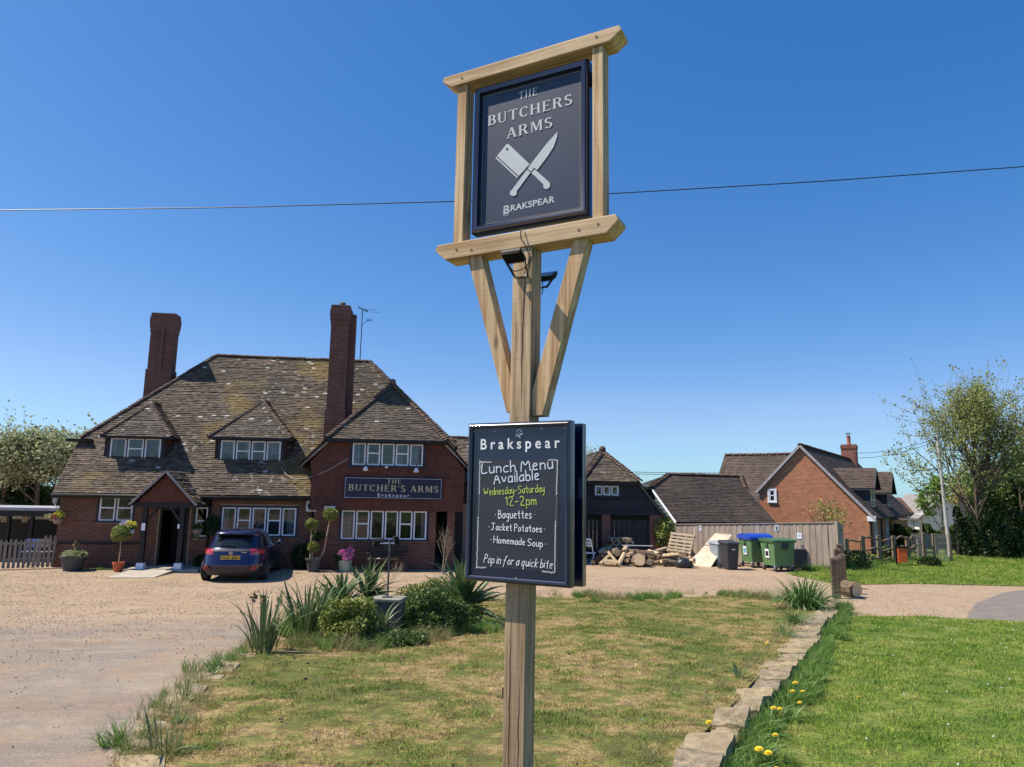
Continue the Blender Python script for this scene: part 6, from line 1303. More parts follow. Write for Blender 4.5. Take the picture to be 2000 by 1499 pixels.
a = at(1715, 1085, 44); b = at(1900, 1085, 43); hedge('clipped bright green hedge before the white house', [(a[0], a[1]), (b[0], b[1])], 1.3, 1.0, M_lf_mid, 12000, .12, 52)
a = at(1880, 1000, 52); b = at(2150, 1000, 50); hedge('high hedge far behind the laurel', [(a[0], a[1]), (b[0], b[1])], 4.3, 1.5, M_lf_mid, 14000, .2, 54)
a = at(-200, 1000, 48); b = at(110, 1000, 46); hedge('dark hedge behind the left shelter', [(a[0], a[1]), (b[0], b[1])], 3.2, 1.5, M_lf_dark, 12000, .16, 53)
for k, (px, py, rr, m_, lb) in enumerate([(1662, 1106, (.75, .6, .42), M_lf_dark, 'low dark shrub at the foot of the rail fence'), (1733, 1092, (.32, .3, .4), M_lf_mid, 'small bush under the rail fence left of the orange bin'), (1815, 1104, (.45, .4, .25), M_lf_dark, 'dark tuft at the foot of the mesh tree guard'), (1700, 1096, (.35, .3, .2), M_lf_fresh, 'low fresh green weeds under the rail fence'), (1638, 1072, (.2, .2, .45), M_lf_mid, 'ivy at the right end of the board fence')]):
    q = gw(px, py+3); bush(lb, q, rr, m_, 1500, .06, 60+k)
# ------------------------------------------------------------------ planting round the plinth: yuccas, irises, shrubs
def blade_leaf_mesh(name, m, L, w_, droop, fold=.25, n=6):
    mb = MB(); vs = []
    for i in range(n+1):
        f = i/n; ww = w_*.5*(min(1, .55+f*2.2) if f < .3 else (1-((f-.3)/.7)**1.8)+.02); x = L*f*math.cos(droop*f*f); z = -L*f*math.sin(droop*f*f)
        vs += [(x, -ww, z+ww*fold), (x, 0, z), (x, ww, z+ww*fold)]
    fs = []
    for i in range(n): a = i*3; fs += [(a, a+1, a+4, a+3), (a+1, a+2, a+5, a+4)]
    me = bpy.data.meshes.new(name); me.from_pydata(vs, [], fs); me.materials.append(m); return me
LM = [blade_leaf_mesh('leaf', M_lf_grey, 1, .085, dr) for dr in (.05, .35, .9)]
IM = [blade_leaf_mesh('leaf', M_lf_grey, 1, .055, dr) for dr in (.1, .5, 1.2)]
M_lily = mat_leaf('leaf_lily', [(.03, .08, .02), (.07, .16, .04), (.16, .26, .08)], rough=.35); GM = [blade_leaf_mesh('leaf', M_lily, 1, .03, dr) for dr in (.4, 1.0, 1.5)]
def rosette(name, label, c, L, n, elev, meshes, cat='plant', group=None, seed=1, rad=.05, rr=(0, 360), wid=1.0):
    random.seed(seed); t = thing(name, label, cat, c, 0, group)
    for i in range(n):
        me = random.choice(meshes[:2] if random.random() < .8 else meshes); o = bpy.data.objects.new('leaf', me); link(o, t); a = R(random.uniform(*rr)); e = R(random.uniform(*elev)); s = L*random.uniform(.6, 1.05)
        o.location = (rad*math.cos(a)*random.random(), rad*math.sin(a)*random.random(), random.uniform(0, .08)); o.rotation_euler = Euler((random.uniform(-.5, .5), -e, a), 'XYZ'); o.scale = (s, s*wid*random.uniform(.8, 1.2), s)
    return t
def yucca(label, px, py, n, L, seed, z0=0, h=.25):
    q = gw(px, py, hz); t = rosette('yucca', label, q+Vector((0, 0, h)), L, n, (-15, 88), LM, seed=seed, group='yuccas round the stone plinth'); m = MB(); m.tube([(0, 0, -h-.05), (0, 0, .05)], [.06, .05], 8); m.build('stem', M_barkt, t); return t
yucca('spiky yucca just right of the stone plinth, half behind the sign post', 905, 1222, 130, 1.15, 1, h=.3)
yucca('spiky yucca left behind the stone plinth', 664, 1206, 90, .95, 2, h=.15)
yucca('spiky yucca directly behind the stone plinth', 716, 1190, 80, 1.0, 3, h=.25)
rosette('iris', 'iris clump with faded flower stalks, leftmost plant on the kerb', gw(515, 1278, hz), .88, 46, (68, 92), IM, seed=4, rad=.2, wid=.9)
rosette('iris', 'iris clump between the leftmost iris and the yellow green shrub', gw(600, 1250, hz), 1.05, 60, (64, 92), IM, seed=5, rad=.24, wid=.9)
rosette('iris', 'small iris in front of the gravel, hard left of the plinth shrubs', gw(575, 1225, hz), .5, 18, (55, 92), IM, seed=6, rad=.12)
M_dead = mat('dead_stalk', (.30, .22, .12), .9, .3, 8)
for px, py, hh in ((488, 1270, .75), (508, 1272, .72), (540, 1262, .66)):
    q = gw(px, py, hz); t = thing('flower_stalk', 'faded iris seed stalk standing on the kerb at photo column %s' % {488: 'furthest left', 508: 'second', 540: 'third'}[px], 'flower stalk', q)
    t['label'] = {488: 'leftmost faded brown iris stalk above the kerb', 508: 'middle faded brown iris stalk above the kerb', 540: 'rightmost faded brown iris stalk above the kerb'}[px]
    m = MB(); m.tube([(0, 0, 0), (random.uniform(-.03, .03), 0, hh)], [.006, .004], 5); m.build('stem', M_dead, t); r = np.random.default_rng(px); C = np.array([0, 0, hh])+r.normal(size=(40, 3))*np.array([.025, .025, .04]); leafy('seed_head', C, .035, M_dead_l if False else M_dead, t, px, kind='stuff')
PLX = gw(757, 1237, hz)
bush('yellow green variegated shrub in front left of the stone plinth', gw(678, 1262, hz), (.48, .38, .40), M_lf_yel, 7000, .036, 71, lump=.7, shell=.15)
bush('shaggy dark leaved shrub at the foot of the stone plinth', gw(752, 1262, hz), (.6, .3, .12), M_lf_mid, 6000, .04, 72, lump=.7, shell=.15)
bush('bright green creeper spilling over the right of the stone plinth', gw(842, 1208, hz), (.72, .45, .42), M_lf_yel, 9000, .034, 73, lump=.7, shell=.15)
bush('dark green shrub between the stone plinth and the yucca', gw(850, 1240, hz), (.62, .4, .38), M_lf_mid, 6500, .042, 74, lump=.7, shell=.15)
# dead arching stems and a bare shrub further right
def twiggy(label, q, H, n, seed, m_, name='bare_shrub', r0=.014, sp=.35):
    r = np.random.default_rng(seed); t = thing(name, label, 'shrub', q); mb = MB(); tips = []
    for i in range(n): grow(mb, tips, Vector((r.normal()*.05, r.normal()*.05, 0)), Vector((r.normal()*sp, r.normal()*sp, 1)), H*(.6+.3*r.random()), r0, 0, 2, r, .38, (5, 3), 1.0, segs=4, nside=5)
    mb.build('branches', m_, t); return t
twiggy('bare straw coloured shrub behind the sign post yucca', gw(866, 1122, flat0), 1.75, 4, 75, mat('straw_twig', (.34, .27, .20), .9), r0=.014, sp=.14)
twiggy('thin dead twigs beside the spotlight pole', gw(757, 1152, hz)+Vector((0, .5, .1)), .9, 3, 76, mat('straw_twig', (.42, .34, .25), .9), r0=.008)
# ------------------------------------------------------------------ stone plinth with its spotlight pole
pq = gw(757, 1243, hz); pz = at(757, 1160, float(pq[1]))[2]
PLT = thing('plinth', 'square dark stone plinth among the yuccas', 'plinth', pq, R(-6)); M_stone = mat('plinth_stone', (.13, .12, .11), .9, .4, 5, bump=.6, bd=.02); Hh = pz-pq[2]-.06
m = MB(); m.box(-.235, .235, -.2, .2, 0, Hh-.05); m.build('block', M_stone, PLT, bevel=.02); m = MB(); m.box(-.26, .26, -.22, .22, Hh-.05, Hh); m.build('cap', mat('cap_stone', (.25, .24, .20), .9, .3, 5, bump=.4), PLT, bevel=.01)
sq_ = pq+Vector((-.03, 0, Hh)); SPT = thing('garden_spotlight', 'slim black pole with two floodlights on the stone plinth', 'spotlight', sq_); tp = at(757, 1062, float(pq[1]))[2]-sq_[2]
m = MB(); m.box(-.08, .08, -.08, .08, 0, .015); m.tube([(0, 0, 0), (0, 0, tp+.06)], .017, 8); m.build('pole', mat('grey_pole', (.10, .10, .11), .4, .2, 6), SPT)
for (dx_, dz_, ax, nm) in ((-.2, .0, 35, 0), (.09, .05, -70, 1)):
    m = MB(); m.box(-.085, .085, -.02, .03, -.07, .07); [m.box(-.08+i*.02, -.072+i*.02, .03, .06, -.06, .06) for i in range(9)]; Mx = Matrix.Translation((dx_, 0, tp+dz_)) @ Matrix.Rotation(R(ax), 4, 'Z') @ Matrix.Rotation(R(40 if nm == 0 else 10), 4, 'X'); m.v = [tuple(Mx @ Vector(v)) for v in m.v]; m.build('lamp_head', M_metalk, SPT)
m = MB(); m.bar((-.2, 0, tp), (.1, 0, tp+.01), .015, .02); m.build('bracket', M_white, SPT)
# ================================================================== DRY STONE EDGING WALL AND KERB STONES
def mat_stone():
    m, nt, b = new_mat('rag_stone'); t = NT(nt); v = t.pos(False); n1 = t.noise(v, 6, 6, .65, .4); c = t.mix(t.ramp(n1, [(.3, 0.), (.65, 1.)]), (.12, .095, .065), (.31, .255, .18))
    k = t.n('ObjectInfo').outputs['Random']; c = t.mix(t.ramp(k, [(0, .0), (1, .55)]), c, (.50, .38, .21)); st_ = t.noise(t.pos(False, (1, 1, 5)), 9, 4, .7); c = t.mix(t.ramp(st_, [(.5, 0.), (.7, .45)]), c, (.10, .085, .065))
    c = t.mix(t.ramp(t.noise(v, 3.2, 4), [(.6, 0.), (.68, .35)]), c, (.44, .42, .36)); t.l(c, b.inputs['Base Color']); b.inputs['Roughness'].default_value = .9; b.inputs['Specular IOR Level'].default_value = .2
    t.bump(t.math('ADD', n1, t.math('MULTIPLY', st_, .7)), .8, .03, b); return m
M_rag = mat_stone()
EWALL = thing('edging_wall', 'low dry stone wall of flat slabs between the dry lawn and the green', 'wall', G(1600, 1200, hz))
ew0 = np.array(EWALL.location)
def stone_obj(P4, top, th, parent, name='stone', o=None, rough=.012):
    """slab from its four top corners (world xy); uneven hand-cut faces"""
    bm = bmesh.new(); o = ew0 if o is None else o; n = 5; g = {}
    P = [np.array(p[:2], float) for p in P4]
    for k, z in ((0, top), (1, top-th*.35), (2, top-th*.7), (3, top-th)):
        for i in range(n):
            for j in range(n):
                edge = i in (0, n-1) or j in (0, n-1)
                if k and not edge: continue
                f, h2 = i/(n-1), j/(n-1); p = (P[0]*(1-f)+P[1]*f)*(1-h2)+(P[3]*(1-f)+P[2]*f)*h2; c = sum(P)/4
                s = 1+(random.uniform(-.04, .03) if edge else 0)-(.03 if k == 3 else 0)+(.025 if k in (1, 2) else 0); p = c+(p-c)*s
                zz_ = z+(random.uniform(-rough, rough) if k == 0 else random.uniform(-.012, .012) if k < 3 else 0)
                g[k, i, j] = bm.verts.new((p[0]-o[0], p[1]-o[1], zz_-o[2]))
    for i in range(n-1):
        for j in range(n-1): bm.faces.new([g[0, i, j], g[0, i+1, j], g[0, i+1, j+1], g[0, i, j+1]])
    ring = [(i, 0) for i in range(n)]+[(n-1, j) for j in range(1, n)]+[(i, n-1) for i in range(n-2, -1, -1)]+[(0, j) for j in range(n-2, 0, -1)]
    for k in range(3):
        for a, b in zip(ring, ring[1:]+ring[:1]): bm.faces.new([g[k, a[0], a[1]], g[k+1, a[0], a[1]], g[k+1, b[0], b[1]], g[k, b[0], b[1]]])
    bmesh.ops.recalc_face_normals(bm, faces=bm.faces[:]); me = bpy.data.meshes.new(name); bm.to_mesh(me); bm.free(); me.materials.append(M_rag); ob = bpy.data.objects.new(name, me); link(ob, parent)
    return ob
random.seed(77)
def hzt(dz): return lambda x, y: hz(x, y)+dz
near = [[(1300, 1535), (1322, 1466), (1414, 1476), (1385, 1535)], [(1326, 1464), (1343, 1437), (1434, 1436), (1415, 1474)], [(1383, 1436), (1394, 1415), (1448, 1420), (1438, 1438)], [(1390, 1410), (1399, 1384), (1466, 1382), (1453, 1414)],
        [(1425, 1384), (1434, 1361), (1492, 1364), (1482, 1384)], [(1432, 1361), (1438, 1346), (1512, 1344), (1508, 1358)], [(1452, 1345), (1456, 1327), (1526, 1330), (1518, 1346)], [(1474, 1325), (1484, 1309), (1546, 1311), (1536, 1326)]]
for k, q_ in enumerate(near):
    dz = (.04, .055, .015, .065, .01, .035, .012, .03)[k]; P4 = [G(x, y, hzt(dz)) for x, y in q_]; P4 = [P4[0], P4[3], P4[2], P4[1]]; c = sum(np.array(p) for p in P4)/4; stone_obj(P4, float(hz(c[0], c[1]))+dz, .17+dz, EWALL)
ys = np.linspace(1306, 1186, 20)
for k in range(len(ys)-1):
    y0, y1 = ys[k], ys[k+1]+.4
    def xl_(y): return np.interp(-y, [-1310, -1290, -1235, -1186], [1484, 1500, 1548, 1592])
    def xr_(y): return np.interp(-y, [-1310, -1290, -1235, -1186], [1550, 1564, 1602, 1640])
    j = random.uniform(-8, 8); dz = random.uniform(.012, .045); P4 = [G(xl_(y0)+j, y0, hzt(dz)), G(xr_(y0)+j, y0, hzt(dz)), G(xr_(y1)+j, y1, hzt(dz)), G(xl_(y1)+j, y1, hzt(dz))]; c = sum(np.array(p) for p in P4)/4; stone_obj(P4, float(hz(c[0], c[1]))+dz, .3, EWALL)
# lower courses so that the wall stands on the green
m = MB()
for k in range(len(WALL_R)-1):
    a, b = WALL_R[k], WALL_R[k+1]; c0, c1 = WALL_L[k], WALL_L[k+1]; za, zb = float(hz(*a)), float(hz(*b))
    f = .18; ia = (a[0]+(c0[0]-a[0])*f, a[1]+(c0[1]-a[1])*f); ib = (b[0]+(c1[0]-b[0])*f, b[1]+(c1[1]-b[1])*f)
    m.add([(ia[0], ia[1], za-.5), (ib[0], ib[1], zb-.5), (c1[0], c1[1], zb-.5), (c0[0], c0[1], za-.5), (ia[0], ia[1], za-.02), (ib[0], ib[1], zb-.02), (c1[0], c1[1], zb-.02), (c0[0], c0[1], za-.02)], [(0, 3, 2, 1), (4, 5, 6, 7), (0, 1, 5, 4), (1, 2, 6, 5), (2, 3, 7, 6), (3, 0, 4, 7)])
m.v = [(v[0]-ew0[0], v[1]-ew0[1], v[2]-ew0[2]) for v in m.v]; m.build('core', M_rag, EWALL)
KERBT = thing('kerb_stones', 'line of flat sunken kerb stones between the tarmac and the dry lawn', 'kerb', G(300, 1400, hz)); kw0 = np.array(KERBT.location)
kp = [((222, 1535), (318, 1535)), ((236, 1478), (322, 1478)), ((252, 1440), (322, 1446)), ((270, 1405), (338, 1412)), ((300, 1380), (352, 1388)), ((330, 1357), (380, 1364)), ((362, 1334), (408, 1341)), ((395, 1314), (440, 1320)), ((430, 1292), (470, 1298)), ((462, 1276), (500, 1281)), ((495, 1258), (530, 1264)), ((530, 1242), (560, 1248))]
for k in range(len(kp)-1):
    (a, b), (d, c) = kp[k], kp[k+1]; dz = random.uniform(.02, .045); f = .96; P4 = [G(*a, hzt(dz)), G(*b, hzt(dz)), G(b[0]+(c[0]-b[0])*f, b[1]+(c[1]-b[1])*f, hzt(dz)), G(a[0]+(d[0]-a[0])*f, a[1]+(d[1]-a[1])*f, hzt(dz))]; cc = sum(np.array(p) for p in P4)/4; stone_obj(P4, float(hz(cc[0], cc[1]))+dz, .15, KERBT, o=kw0, rough=.008)
# ================================================================== GRASS
M_bd = mat_blade('grass_dry', 'dry'); M_bg = mat_blade('grass_green', 'green')
M_lg = mat_leaf('long_grass_leaf', [(.045, .12, .02), (.09, .21, .035), (.15, .29, .05), (.24, .34, .09)], rough=.4, trans=.35, world_noise=2.)
M_weed = mat_leaf('weed_straw', [(.12, .16, .04), (.24, .25, .09), (.42, .35, .18)], trans=.3, world_noise=3)
turf_d = clump_mesh('turf_dry', M_bd, 46, .11, .008, .045, .0065, 1.1, 1); turf_g = clump_mesh('turf_green', M_bg, 56, .11, .008, .044, .0065, 1.0, 2)
from mathutils import noise as mno
def gaps(P, k=.0, sc_=2.2):
    v = np.array([mno.noise((x*sc_, y*sc_, 3.1))+.5*mno.noise((x*sc_*3, y*sc_*3, 1.7)) for x, y in P[:, :2]]); return P[v > k]
long_g = clump_mesh('long_grass', M_lg, 80, .12, .10, .34, .009, 1.1, 3); weed_g = clump_mesh('weeds', M_weed, 34, .10, .08, .30, .0045, .8, 4)
def dn(k0): return lambda x, y: k0/np.maximum(.45, (y/5.0)**1.25)
P = gaps(rand_in(LAWN, dn(150), 11), -.18); s = np.clip((P[:, 1]/6.0)**.35, 1, 1.7); scatter('lawn_grass', np.column_stack([P, hz(P[:, 0], P[:, 1])+.012]), turf_d, .75, 1.25, 'short dry mown turf, straw and green, round the sign post', seed=1, scl=s)
P = rand_in(RL, lambda x, y: np.where(x < y*.80+.6, 150/np.maximum(.45, (y/5.0)**1.25), 0), 12); P = gaps(P, -.45); s = np.clip((P[:, 1]/6.0)**.35, 1, 1.7); scatter('green_grass', np.column_stack([P, hr(P[:, 0], P[:, 1])+.012]), turf_g, .75, 1.3, 'fresh green mown turf right of the stone wall', seed=2, scl=s)
P = rand_in(VERGE, lambda x, y: np.where((x < y*.8) & (y < 40), 12.0, 0), 13); scatter('verge_grass', np.column_stack([P, np.full(len(P), .02)]), turf_g, 1.8, 3.0, 'green grass of the verge before the brick house', seed=3)
def along(pts, n, wid, f, seed, e=1.0):
    r = np.random.default_rng(seed); pts = np.array(pts); L = np.r_[0, np.cumsum(np.linalg.norm(np.diff(pts, axis=0), axis=1))]; t = r.random(n)**e*L[-1]; x = np.interp(t, L, pts[:, 0]); y = np.interp(t, L, pts[:, 1]); x += r.normal(size=n)*wid; y += r.normal(size=n)*wid; return np.column_stack([x, y, f(x, y)])
rr_ = [(p[0]+.2, p[1]-.02) for p in WALL_R]+[(WALL_R[-1][0]+.0, WALL_R[-1][1]-1.0)]
scatter('wall_top_weeds', along([((a[0]+b[0])/2, (a[1]+b[1])/2) for a, b in zip(WALL_L, WALL_R)], 90, .14, lambda x, y: hz(x, y)-.01, 36), weed_g, .2, .6, 'wisps growing in the joints of the stone wall', seed=36, tilt=.5)
scatter('wall_grass', gaps(along(rr_, 900, .10, hr, 21), .0, 2.6), long_g, .3, .95, 'long dark green grass growing along the green side of the stone wall', seed=21, tilt=.3)
ll_ = [(p[0]-.12, p[1]) for p in WALL_L]
scatter('wall_weeds', along(ll_, 120, .06, hz, 22), weed_g, .35, .8, 'weeds along the lawn side of the stone wall', seed=22, tilt=.3)
scatter('kerb_weeds', along([(p[0]+.1, p[1]) for p in KERB], 170, .14, hz, 23), weed_g, .4, 1.15, 'weeds and long straw grass between the kerb stones', seed=23, tilt=.35)
scatter('kerb_grass', along([(p[0]+.1, p[1]) for p in KERB], 40, .12, hz, 24), long_g, .35, .8, 'green tufts among the kerb stones', seed=24, tilt=.35)
scatter('lawn_edge_grass', gaps(along(FAR, 560, .22, hz, 25), .05, .8), weed_g, .4, 1.5, 'ragged grass along the far edge of the dry lawn', seed=25, tilt=.3)
scatter('lawn_edge_green', gaps(along(FAR[2:], 260, .25, hz, 26), .1, .7), long_g, .3, .85, 'green tufts along the far edge of the dry lawn', seed=26, tilt=.3)
scatter('bed_grass', along([g2(600, 1262), g2(700, 1272), g2(800, 1256), g2(900, 1240), g2(975, 1232)], 70, .14, hz, 27), long_g, .3, .9, 'long grass round the foot of the plinth planting', seed=27, tilt=.3)
yucca('younger yucca between the iris clump and the left yucca', 628, 1226, 60, .85, 9, h=.08)
yucca('dark spiky yucca in front of the plinth, between the two yellow green shrubs', 745, 1252, 60, .62, 19, h=.04)
scatter('mound_grass', along([g2(600, 1246), g2(690, 1240), g2(800, 1236), g2(880, 1225)], 170, .22, lambda x, y: hz(x, y)+.05, 35), long_g, .8, 1.9, 'long grass growing through the plinth shrubs', seed=35, tilt=.45)
scatter('bed_weeds', along([g2(560, 1262), g2(700, 1278), g2(860, 1250)], 60, .12, hz, 28), weed_g, .5, 1.4, 'straw coloured grass round the plinth planting', seed=28, tilt=.3)
scatter('fence_grass', along([g2(1560, 1116), g2(1630, 1113), g2(1700, 1103), g2(1790, 1098)], 150, .25, flat0 if False else (lambda x, y: np.zeros_like(x)+.01), 29), long_g, .5, 1.2, 'rough grass at the foot of the fences', seed=29, tilt=.3)
scatter('gravel_weeds', along([g2(120, 1113), g2(250, 1113)], 22, .12, (lambda x, y: np.zeros_like(x)), 30), long_g, .2, .5, 'small green weeds at the foot of the pub wall', seed=30)
rosette('day_lily', 'large arching clump of strap leaves at the far end of the stone wall', gw(1573, 1192, hz), 1.05, 300, (28, 88), GM, seed=12, rad=.34, wid=1.1)
rosette('day_lily', 'smaller clump of strap leaves before the large one on the stone wall', gw(1552, 1222, hz), .55, 70, (20, 85), GM, seed=13, rad=.14, wid=1.2)
rosette('day_lily', 'low strap leaved clump beside the wall slabs, lawn side', gw(1535, 1246, hz), .42, 50, (15, 80), GM, seed=14, rad=.12, wid=1.2)
rosette('plantain', 'lone broad leaved weed on the dry lawn beside the stone wall', gw(1443, 1330, hz), .24, 9, (35, 85), LM, seed=15, rad=.03, wid=1.8)
rosette('broad_weed', 'bright green leafy weed on the kerb below the leftmost iris', gw(418, 1322, hz), .24, 20, (25, 90), GM, seed=16, rad=.05, wid=3.0)
rosette('broad_weed', 'tangled strap leaved weed at the bottom left on the kerb stones', gw(322, 1475, hz), .34, 30, (15, 85), IM, seed=17, rad=.12, wid=.8)
rosette('broad_weed', 'dark strap leaves standing on the kerb above the sunken stone', gw(358, 1376, hz), .28, 12, (60, 90), IM, seed=18, rad=.06, wid=.8)
# loose stones on the forecourt
M_peb = mat('pebble', (.42, .34, .26), .9, .3, 20, objr=0, island=.5, bump=0); pm_ = MB(); random.seed(5)
for k in range(26):
    a = random.random()*6.28; d = .5*random.random()**.5; r_ = random.uniform(.003, .009); pm_.ball((d*math.cos(a), d*math.sin(a), r_*.4), r_, 5, 3, .3)
pme = bpy.data.meshes.new('pebbles'); pme.from_pydata(pm_.v, [], pm_.f); pme.materials.append(M_peb)
P = rand_in(CAR, lambda x, y: np.where((np.abs(x) < y*.85+1) & (y < 26), np.clip((y-8)*1.1, .6, 6.0), 0), 93); P = P[~inpoly(P, LAWN)]; scatter('loose_stones', np.column_stack([P, zc(P[:, 0], P[:, 1])+.002]), pme, .6, 1.5, 'loose small stones scattered over the gravel forecourt', seed=94, tilt=0.0)
# dandelions
M_dan = mat('dandelion_yellow', (.80, .52, .015), .7, .15, 20, bump=0); M_stem = mat('dandelion_stem', (.22, .28, .10), .7)
def dand(px, py, hgt, lb, f=hr, s=1.0):
    q = gw(px, py, lambda x, y: f(x, y)+hgt); q[2] = float(f(q[0], q[1])); t = thing('dandelion', lb, 'dandelion', q, 0, 'dandelions by the stone wall'); m = MB(); m.tube([(0, 0, 0), (.01, 0, hgt)], .0035, 5); m.build('stem', M_stem, t); m = MB()
    r = .022*s; n = 14
    for L_, zz_, rr2 in ((0, .0, 1), (1, .006, .75), (2, .010, .45)):
        for i in range(n): a = 2*math.pi*(i+.5*L_)/n; ca, sa = math.cos(a), math.sin(a); w_ = .0042*s; m.add([(-sa*w_*.4, ca*w_*.4, hgt+zz_), (r*rr2*ca-sa*w_, r*rr2*sa+ca*w_, hgt+zz_+.006), (r*rr2*ca+sa*w_, r*rr2*sa-ca*w_, hgt+zz_+.006), (sa*w_*.4, -ca*w_*.4, hgt+zz_)], [(0, 1, 2, 3)])
    o = m.build('flower', M_dan, t); o.rotation_euler = (R(12), R(-14), 0); o['kind'] = 'stuff'
for px, py, hgt, lb, s in ((1490, 1458, .2, 'open dandelion nearest the camera, left of a pair', 1.5), (1507, 1466, .18, 'open dandelion nearest the camera, right of a pair', 1.4), (1519, 1433, .14, 'small dandelion above the nearest pair', 1.1), (1516, 1380, .18, 'dandelion left of a cluster of three by the wall', 1.3), (1528, 1382, .17, 'dandelion right of a cluster of three by the wall', 1.2), (1523, 1391, .13, 'lowest dandelion of the cluster of three', 1.0), (1558, 1331, .2, 'topmost dandelion in the long grass', 1.4), (1552, 1348, .17, 'dandelion under the topmost one', 1.3), (1572, 1349, .16, 'dandelion right of and under the topmost one', 1.2), (1565, 1371, .12, 'flat dandelion low in the long grass', 1.1), (1604, 1227, .1, 'tiny dandelion far up the stone wall', 1.3), (1521, 1499, .12, 'dandelion at the very bottom of the long grass', 1.1)): dand(px, py, hgt, lb, s=s)
dand(1387, 1410, .07, 'lone dandelion on the dry lawn beside the yellow stone', hz, 1.2); dand(1499, 1256, .07, 'small dandelion on the dry lawn near the long slabs', hz, 1.3); dand(1677, 1362, .03, 'tiny dandelion out on the green turf', hr, .8)
for px, py, lb in ((1254, 1415, 'small white scrap standing in the dry lawn'), (677, 1443, 'tiny white pebble on the dry lawn left of the post'), (638, 1448, 'tiny pale pebble further left on the dry lawn')):
    q = gw(px, py, hz); m = MB(); m.box(-.006, .006, -.003, .003, .012, .05 if px > 1000 else .03); tag(m.build('litter_scrap', M_white, None, loc=q), lb, 'litter')
P = gaps(rand_in(LAWN, lambda x, y: np.where(y < 13, 14.0, 0), 95), .35, 1.3); cm_ = MB(); random.seed(9)
for x, y in P: r_ = random.uniform(.008, .028); cm_.ball((x, y, float(hz(x, y))+.012+r_*.5), r_, 6, 4, .35)
tag(cm_.build('soil_crumbs', mat('soil_crumb', (.16, .10, .065), .95, .35, 30)), 'crumbs of bare brown soil in worn patches of the dry lawn', 'soil', kind='stuff')
r_ = np.random.default_rng(5); P = rand_in(LAWN, lambda x, y: np.where(y < 12, 7.0, 0), 91); mb = MB()
for x, y in P:
    z = float(hz(x, y))+.014; s = random.uniform(.008, .022); a = random.random()*3.14; mb.add([(x+s*math.cos(a), y+s*math.sin(a), z), (x-s*.6*math.sin(a), y+s*.6*math.cos(a), z+s*.5), (x-s*math.cos(a), y-s*math.sin(a), z+.003), (x+s*.6*math.sin(a), y-s*.6*math.cos(a), z+s*.4)], [(0, 1, 2, 3)])
tag(mb.build('fallen_leaves', mat('dead_leaf', (.30, .19, .10), .9, .4, 40)), 'dead brown leaf litter on the dry lawn', 'leaves', kind='stuff')
P = rand_in(RL, lambda x, y: np.where(x < y*.8, 1.4, 0), 92); mb = MB()
for x, y in P: z = float(hr(x, y))+.06; mb.ball((x, y, z), .009, 5, 3)
tag(mb.build('daisies', M_white), 'scattered white daisies in the green turf', 'flowers', kind='stuff')
# ================================================================== BLUE HATCHBACK
M_blue = None
def mat_car():
    m, nt, b = new_mat('car_blue'); b.inputs['Base Color'].default_value = (.006, .008, .06, 1); b.inputs['Metallic'].default_value = .35; b.inputs['Roughness'].default_value = .32; b.inputs['Coat Weight'].default_value = 1; b.inputs['Coat Roughness'].default_value = .04; return m
M_blue = mat_car(); M_cglass = mat_glass('car_glass', (.01, .012, .014), .03); M_plast = mat('grey_black_plastic', (.035, .035, .04), .55, .1, 10, bump=.02); M_red = mat('tail_light_red', (.42, .015, .02), .15, .1, 10, spec=.7, bump=0, coat=1)
cp_ = gw(446, 1139); CAR_ = thing('parked_car', 'blue five door hatchback parked with its tail to the camera before the pub', 'car', cp_, R(9)); CAR_.scale = (1.09, 1.09, 1.04)
def ip(z, T): return float(np.interp(z, [a for a, _ in T], [b for _, b in T]))
WZ = [(.2, .80), (.3, .85), (.5, .885), (.72, .885), (.86, .865), (.95, .84), (.98, .80), (1.25, .705), (1.38, .65), (1.46, .56), (1.50, .40), (1.515, .18)]
YR = [(.2, .16), (.3, .05), (.5, .0), (.66, .05), (.74, .08), (.86, .10), (.92, .13), (.96, .17), (1.15, .33), (1.33, .48), (1.35, .36), (1.42, .37), (1.46, .52), (1.50, .85), (1.515, 1.2)]
YF = [(.2, 3.85), (.3, 3.93), (.5, 3.95), (.7, 3.88), (.82, 3.5), (.92, 3.1), (.98, 2.95), (1.2, 2.5), (1.38, 2.1), (1.46, 1.9), (1.50, 1.7), (1.515, 1.5)]
ZL = sorted(set(list(np.linspace(.2, .92, 26))+[.955, .985]+list(np.linspace(1.0, 1.33, 12))+[1.345, 1.37, 1.4, 1.43, 1.455, 1.475, 1.49, 1.5, 1.51, 1.515])); NA = 150
V = []; 
for z in ZL:
    w_, y0, y1 = ip(z, WZ), ip(z, YR), ip(z, YF); n = 4.6 if z < .95 else 3.6; hl_2 = (y1-y0)/2; yc = (y0+y1)/2
    for k in range(NA):
        # spread samples evenly along the rounded rectangle
        per = 4*k/NA; s = int(per); f = (per-s)*2-1
        if s == 0: u, v = f, -1
        elif s == 1: u, v = 1, f
        elif s == 2: u, v = -f, 1
        else: u, v = -1, -f
        q = (abs(u)**n+abs(v)**n)**(-1/n); bul = (1-u*u)*.05*(1 if v < 0 else 0) if z < 1.3 else 0
        V.append((u*q*w_, yc+v*q*hl_2-(bul if s == 0 else 0), z))
V = np.array(V); NZ = len(ZL); groups = {k: [] for k in 'body glass side plastic red'.split()}
